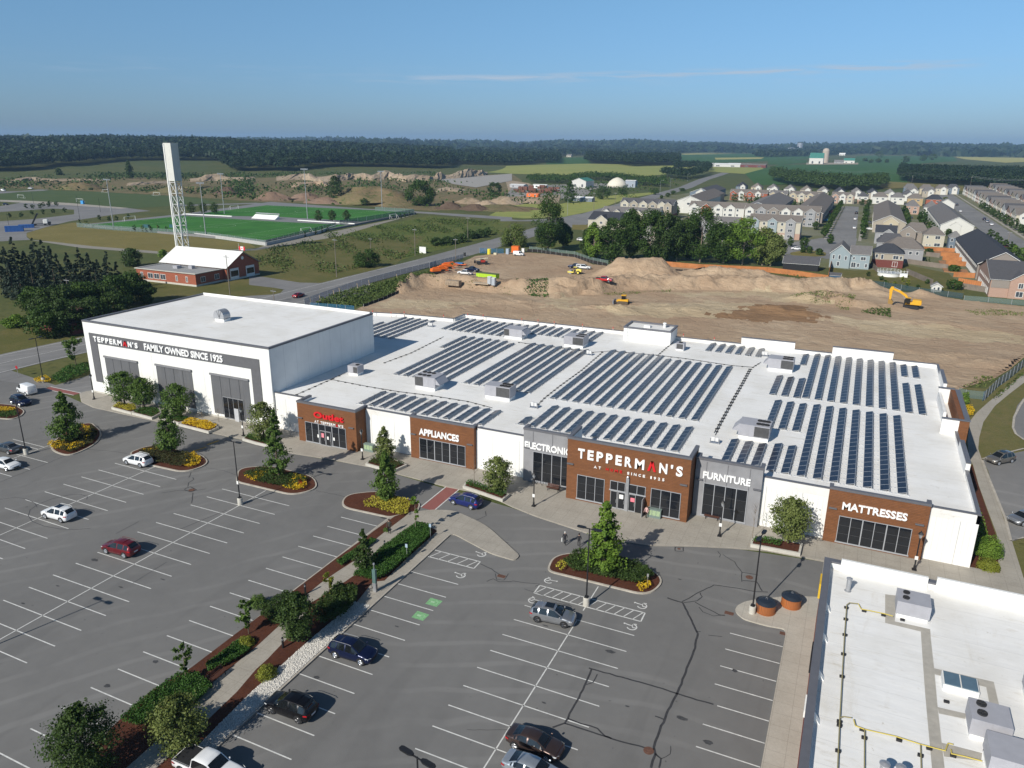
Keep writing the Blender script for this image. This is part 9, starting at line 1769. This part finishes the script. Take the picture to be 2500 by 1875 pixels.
barn('a3',1405,425,12,22,5,8,HW['grey'],SH['grey'],'grey barn among trees beside the diagonal road','y');barn('a3',1840,380,60,22,5,7,HW['white'],WHITE,'long white greenhouse like farm building');barn('a3',1960,382,46,18,5,7.5,HW['white'],WHITE,'second white farm building beside the long one');barn('a3',2080,385,50,18,5,7.5,BRICKD,SH['brown'],'brown roofed farm building right of the white ones')
barn('a3',490,295,16,14,5,9,HW['cream'],SH['grey'],'pale farmhouse between two dark woods');barn('a4',412,355,32,34,14,26,HW['white'],GR,'big white barn with a green roof beside the tall silo');barn('a4',610,352,22,20,4,9,HW['grey'],SH['light'],'small grey farm building right of the tall silo');barn('a4',698,350,26,22,7,13,HW['white'],GR,'white open shed with a green edge on the farm')
def silo(t_,x,y,ty,r_,mat,label,dome=True):
    c=g2(t_,x,y);h=hgt(t_,x,ty,c);b=MB();b.lathe([(r_,0),(r_,h-r_*.8)]+([(r_*.85,h-r_*.4),(r_*.5,h-r_*.08),(.02,h)] if dome else [(.1,h-r_*.7)]),n=18);tag(b.build('silo',mat,loc=(c[0],c[1],0),smooth=False),label,'silo','farm silos')
SC_=M('silo_concrete',(.42,.36,.30),var=.1)
silo('a4',490,345,218,8.5,SC_,'tall round topped concrete silo by the green roofed barn');silo('a3',162,270,232,14,SC_,'left one of two pale silos in the woods',False);silo('a3',273,292,240,9,SC_,'right one of two pale silos in the woods',False);silo('a4',270,260,152,16,METAL,'very tall white grain tower on the horizon',False);silo('a4',200,260,212,36,METAL,'low wide silver grain bin beside the grain tower');silo('a4',293,245,215,12,METAL,'small silver grain bin right of the grain tower')
for i,(t_,x,y,s) in enumerate((('a1',235,132,30),('a3',60,175,60),('a3',1380,203,60),('a4',640,282,24),('a4',1640,285,30),('a4',1775,280,14),('a4',600,275,20),('a4',855,262,24),('a2',2050,158,50))):
    if y <250: continue
    barn(t_,x,y,s,s*.6,6,11,HW['white'],WHITE,['','','','white farmhouse right of the tall silo','white house at the left of the wheat field','small white shed at the wheat field','tiny white house in the trees behind the silo','tiny white house at the far green field',''][i],name='farmhouse',cat='house')

def scrub(t_,pts,n,h,size,leaf,label,cl=26,nm='scrub'):
    P=pg(t_,pts);xs_=[p[0] for p in P];ys_=[p[1] for p in P];X=rng.uniform(min(xs_),max(xs_),n);Y=rng.uniform(min(ys_),max(ys_),n);k=inpoly(X,Y,P)&((np.sin(X/cl+1)+np.sin(Y/cl*1.3)+np.sin((X+Y)/cl*2.7)+.8*rng.normal(size=n)) >.35);X,Y=X[k],Y[k]
    tag(quads_mesh(nm,np.stack([X,Y,h*rng.uniform(.05,1,len(X))],1),size,LF[leaf],up=.8),label,'scrub',None,'stuff')
scrub('a2',[(0,1110),(700,940),(1200,870),(1500,820),(2100,850),(2100,960),(1150,1200),(700,1300),(0,1320)],26000,.8,.8,'willowd','rough tufts of taller weeds over the roadside meadow',9)
scrub('a2',[(-500,640),(-400,480),(200,440),(1550,430),(1550,500),(2211,560),(2211,650),(1500,740),(300,690)],15000,3,2.6,'maple','scattered scrub over the gravel pit banks',40);scrub('a1',[(-200,590),(0,470),(900,440),(2211,440),(2211,640),(1500,610),(900,590),(300,580)],16000,3,2.6,'dark','dark scrub along the left rim of the gravel pit',45)
scrub('a3',[(0,690),(0,560),(500,500),(900,480),(1300,490),(1600,460),(1450,540),(1100,640),(420,720)],7000,2.5,2.0,'maple','scattered scrub around the machine yard',22)
gt=None
for i in range(64):
    x,y=random.choice([(random.uniform(21.5,24),random.uniform(470,600)),(random.uniform(-58,-44),random.uniform(500,670)),(random.uniform(-130,-80),random.uniform(505,530)),(random.uniform(-100,-66),random.uniform(640,672)),(random.uniform(30,36),random.uniform(440,580)),(random.uniform(-110,20),random.uniform(735,750)),(random.uniform(99,111),random.uniform(430,900))])
    if gt is None: gt=tree('round',(x,y,0),6,2.1,320,.8,LF['maple'],'small leafy garden tree between the rows of townhouses',group='garden trees between the townhouses',trunk=.1,clear=.1,limbs=2)
    else: dup(gt,(x,y,0),random.uniform(0,6),scale=random.uniform(.7,1.25))
tops=[(*g2('a4',x,y),14) for x,y in ((137,495),(547,500),(905,500),(1240,525),(1742,570),(2300,600))];b=MB()
for dz_ in (0,-1.2):
    for p,q_ in zip(tops,tops[1:]): b.path([(p[0]+(q_[0]-p[0])*i/8,p[1]+(q_[1]-p[1])*i/8,14+dz_-2.2*(1-(i/4-1)**2)) for i in range(9)],.05,3)
tag(b.build('power_line',METAL),'pair of power lines slung before the green fields on the right','power line')
# ---------------------------------------------------------------- air
b=MB();b.box(-11500,-11500,-3,11500,11600,130);hz=tag(b.build('haze',None),'thin blue summer haze over the countryside','haze',None,'stuff')
hm=bpy.data.materials.new('haze');hm.use_nodes=True;nn=hm.node_tree;nn.nodes.remove(nn.nodes['Principled BSDF']);pv=nn.nodes.new('ShaderNodeVolumePrincipled');pv.inputs['Color'].default_value=(.42,.66,.98,1);pv.inputs['Density'].default_value=.000085;pv.inputs['Anisotropy'].default_value=.0
nn.links.new(pv.outputs[0],nn.nodes['Material Output'].inputs['Volume']);hz.data.materials.clear();hz.data.materials.append(hm)
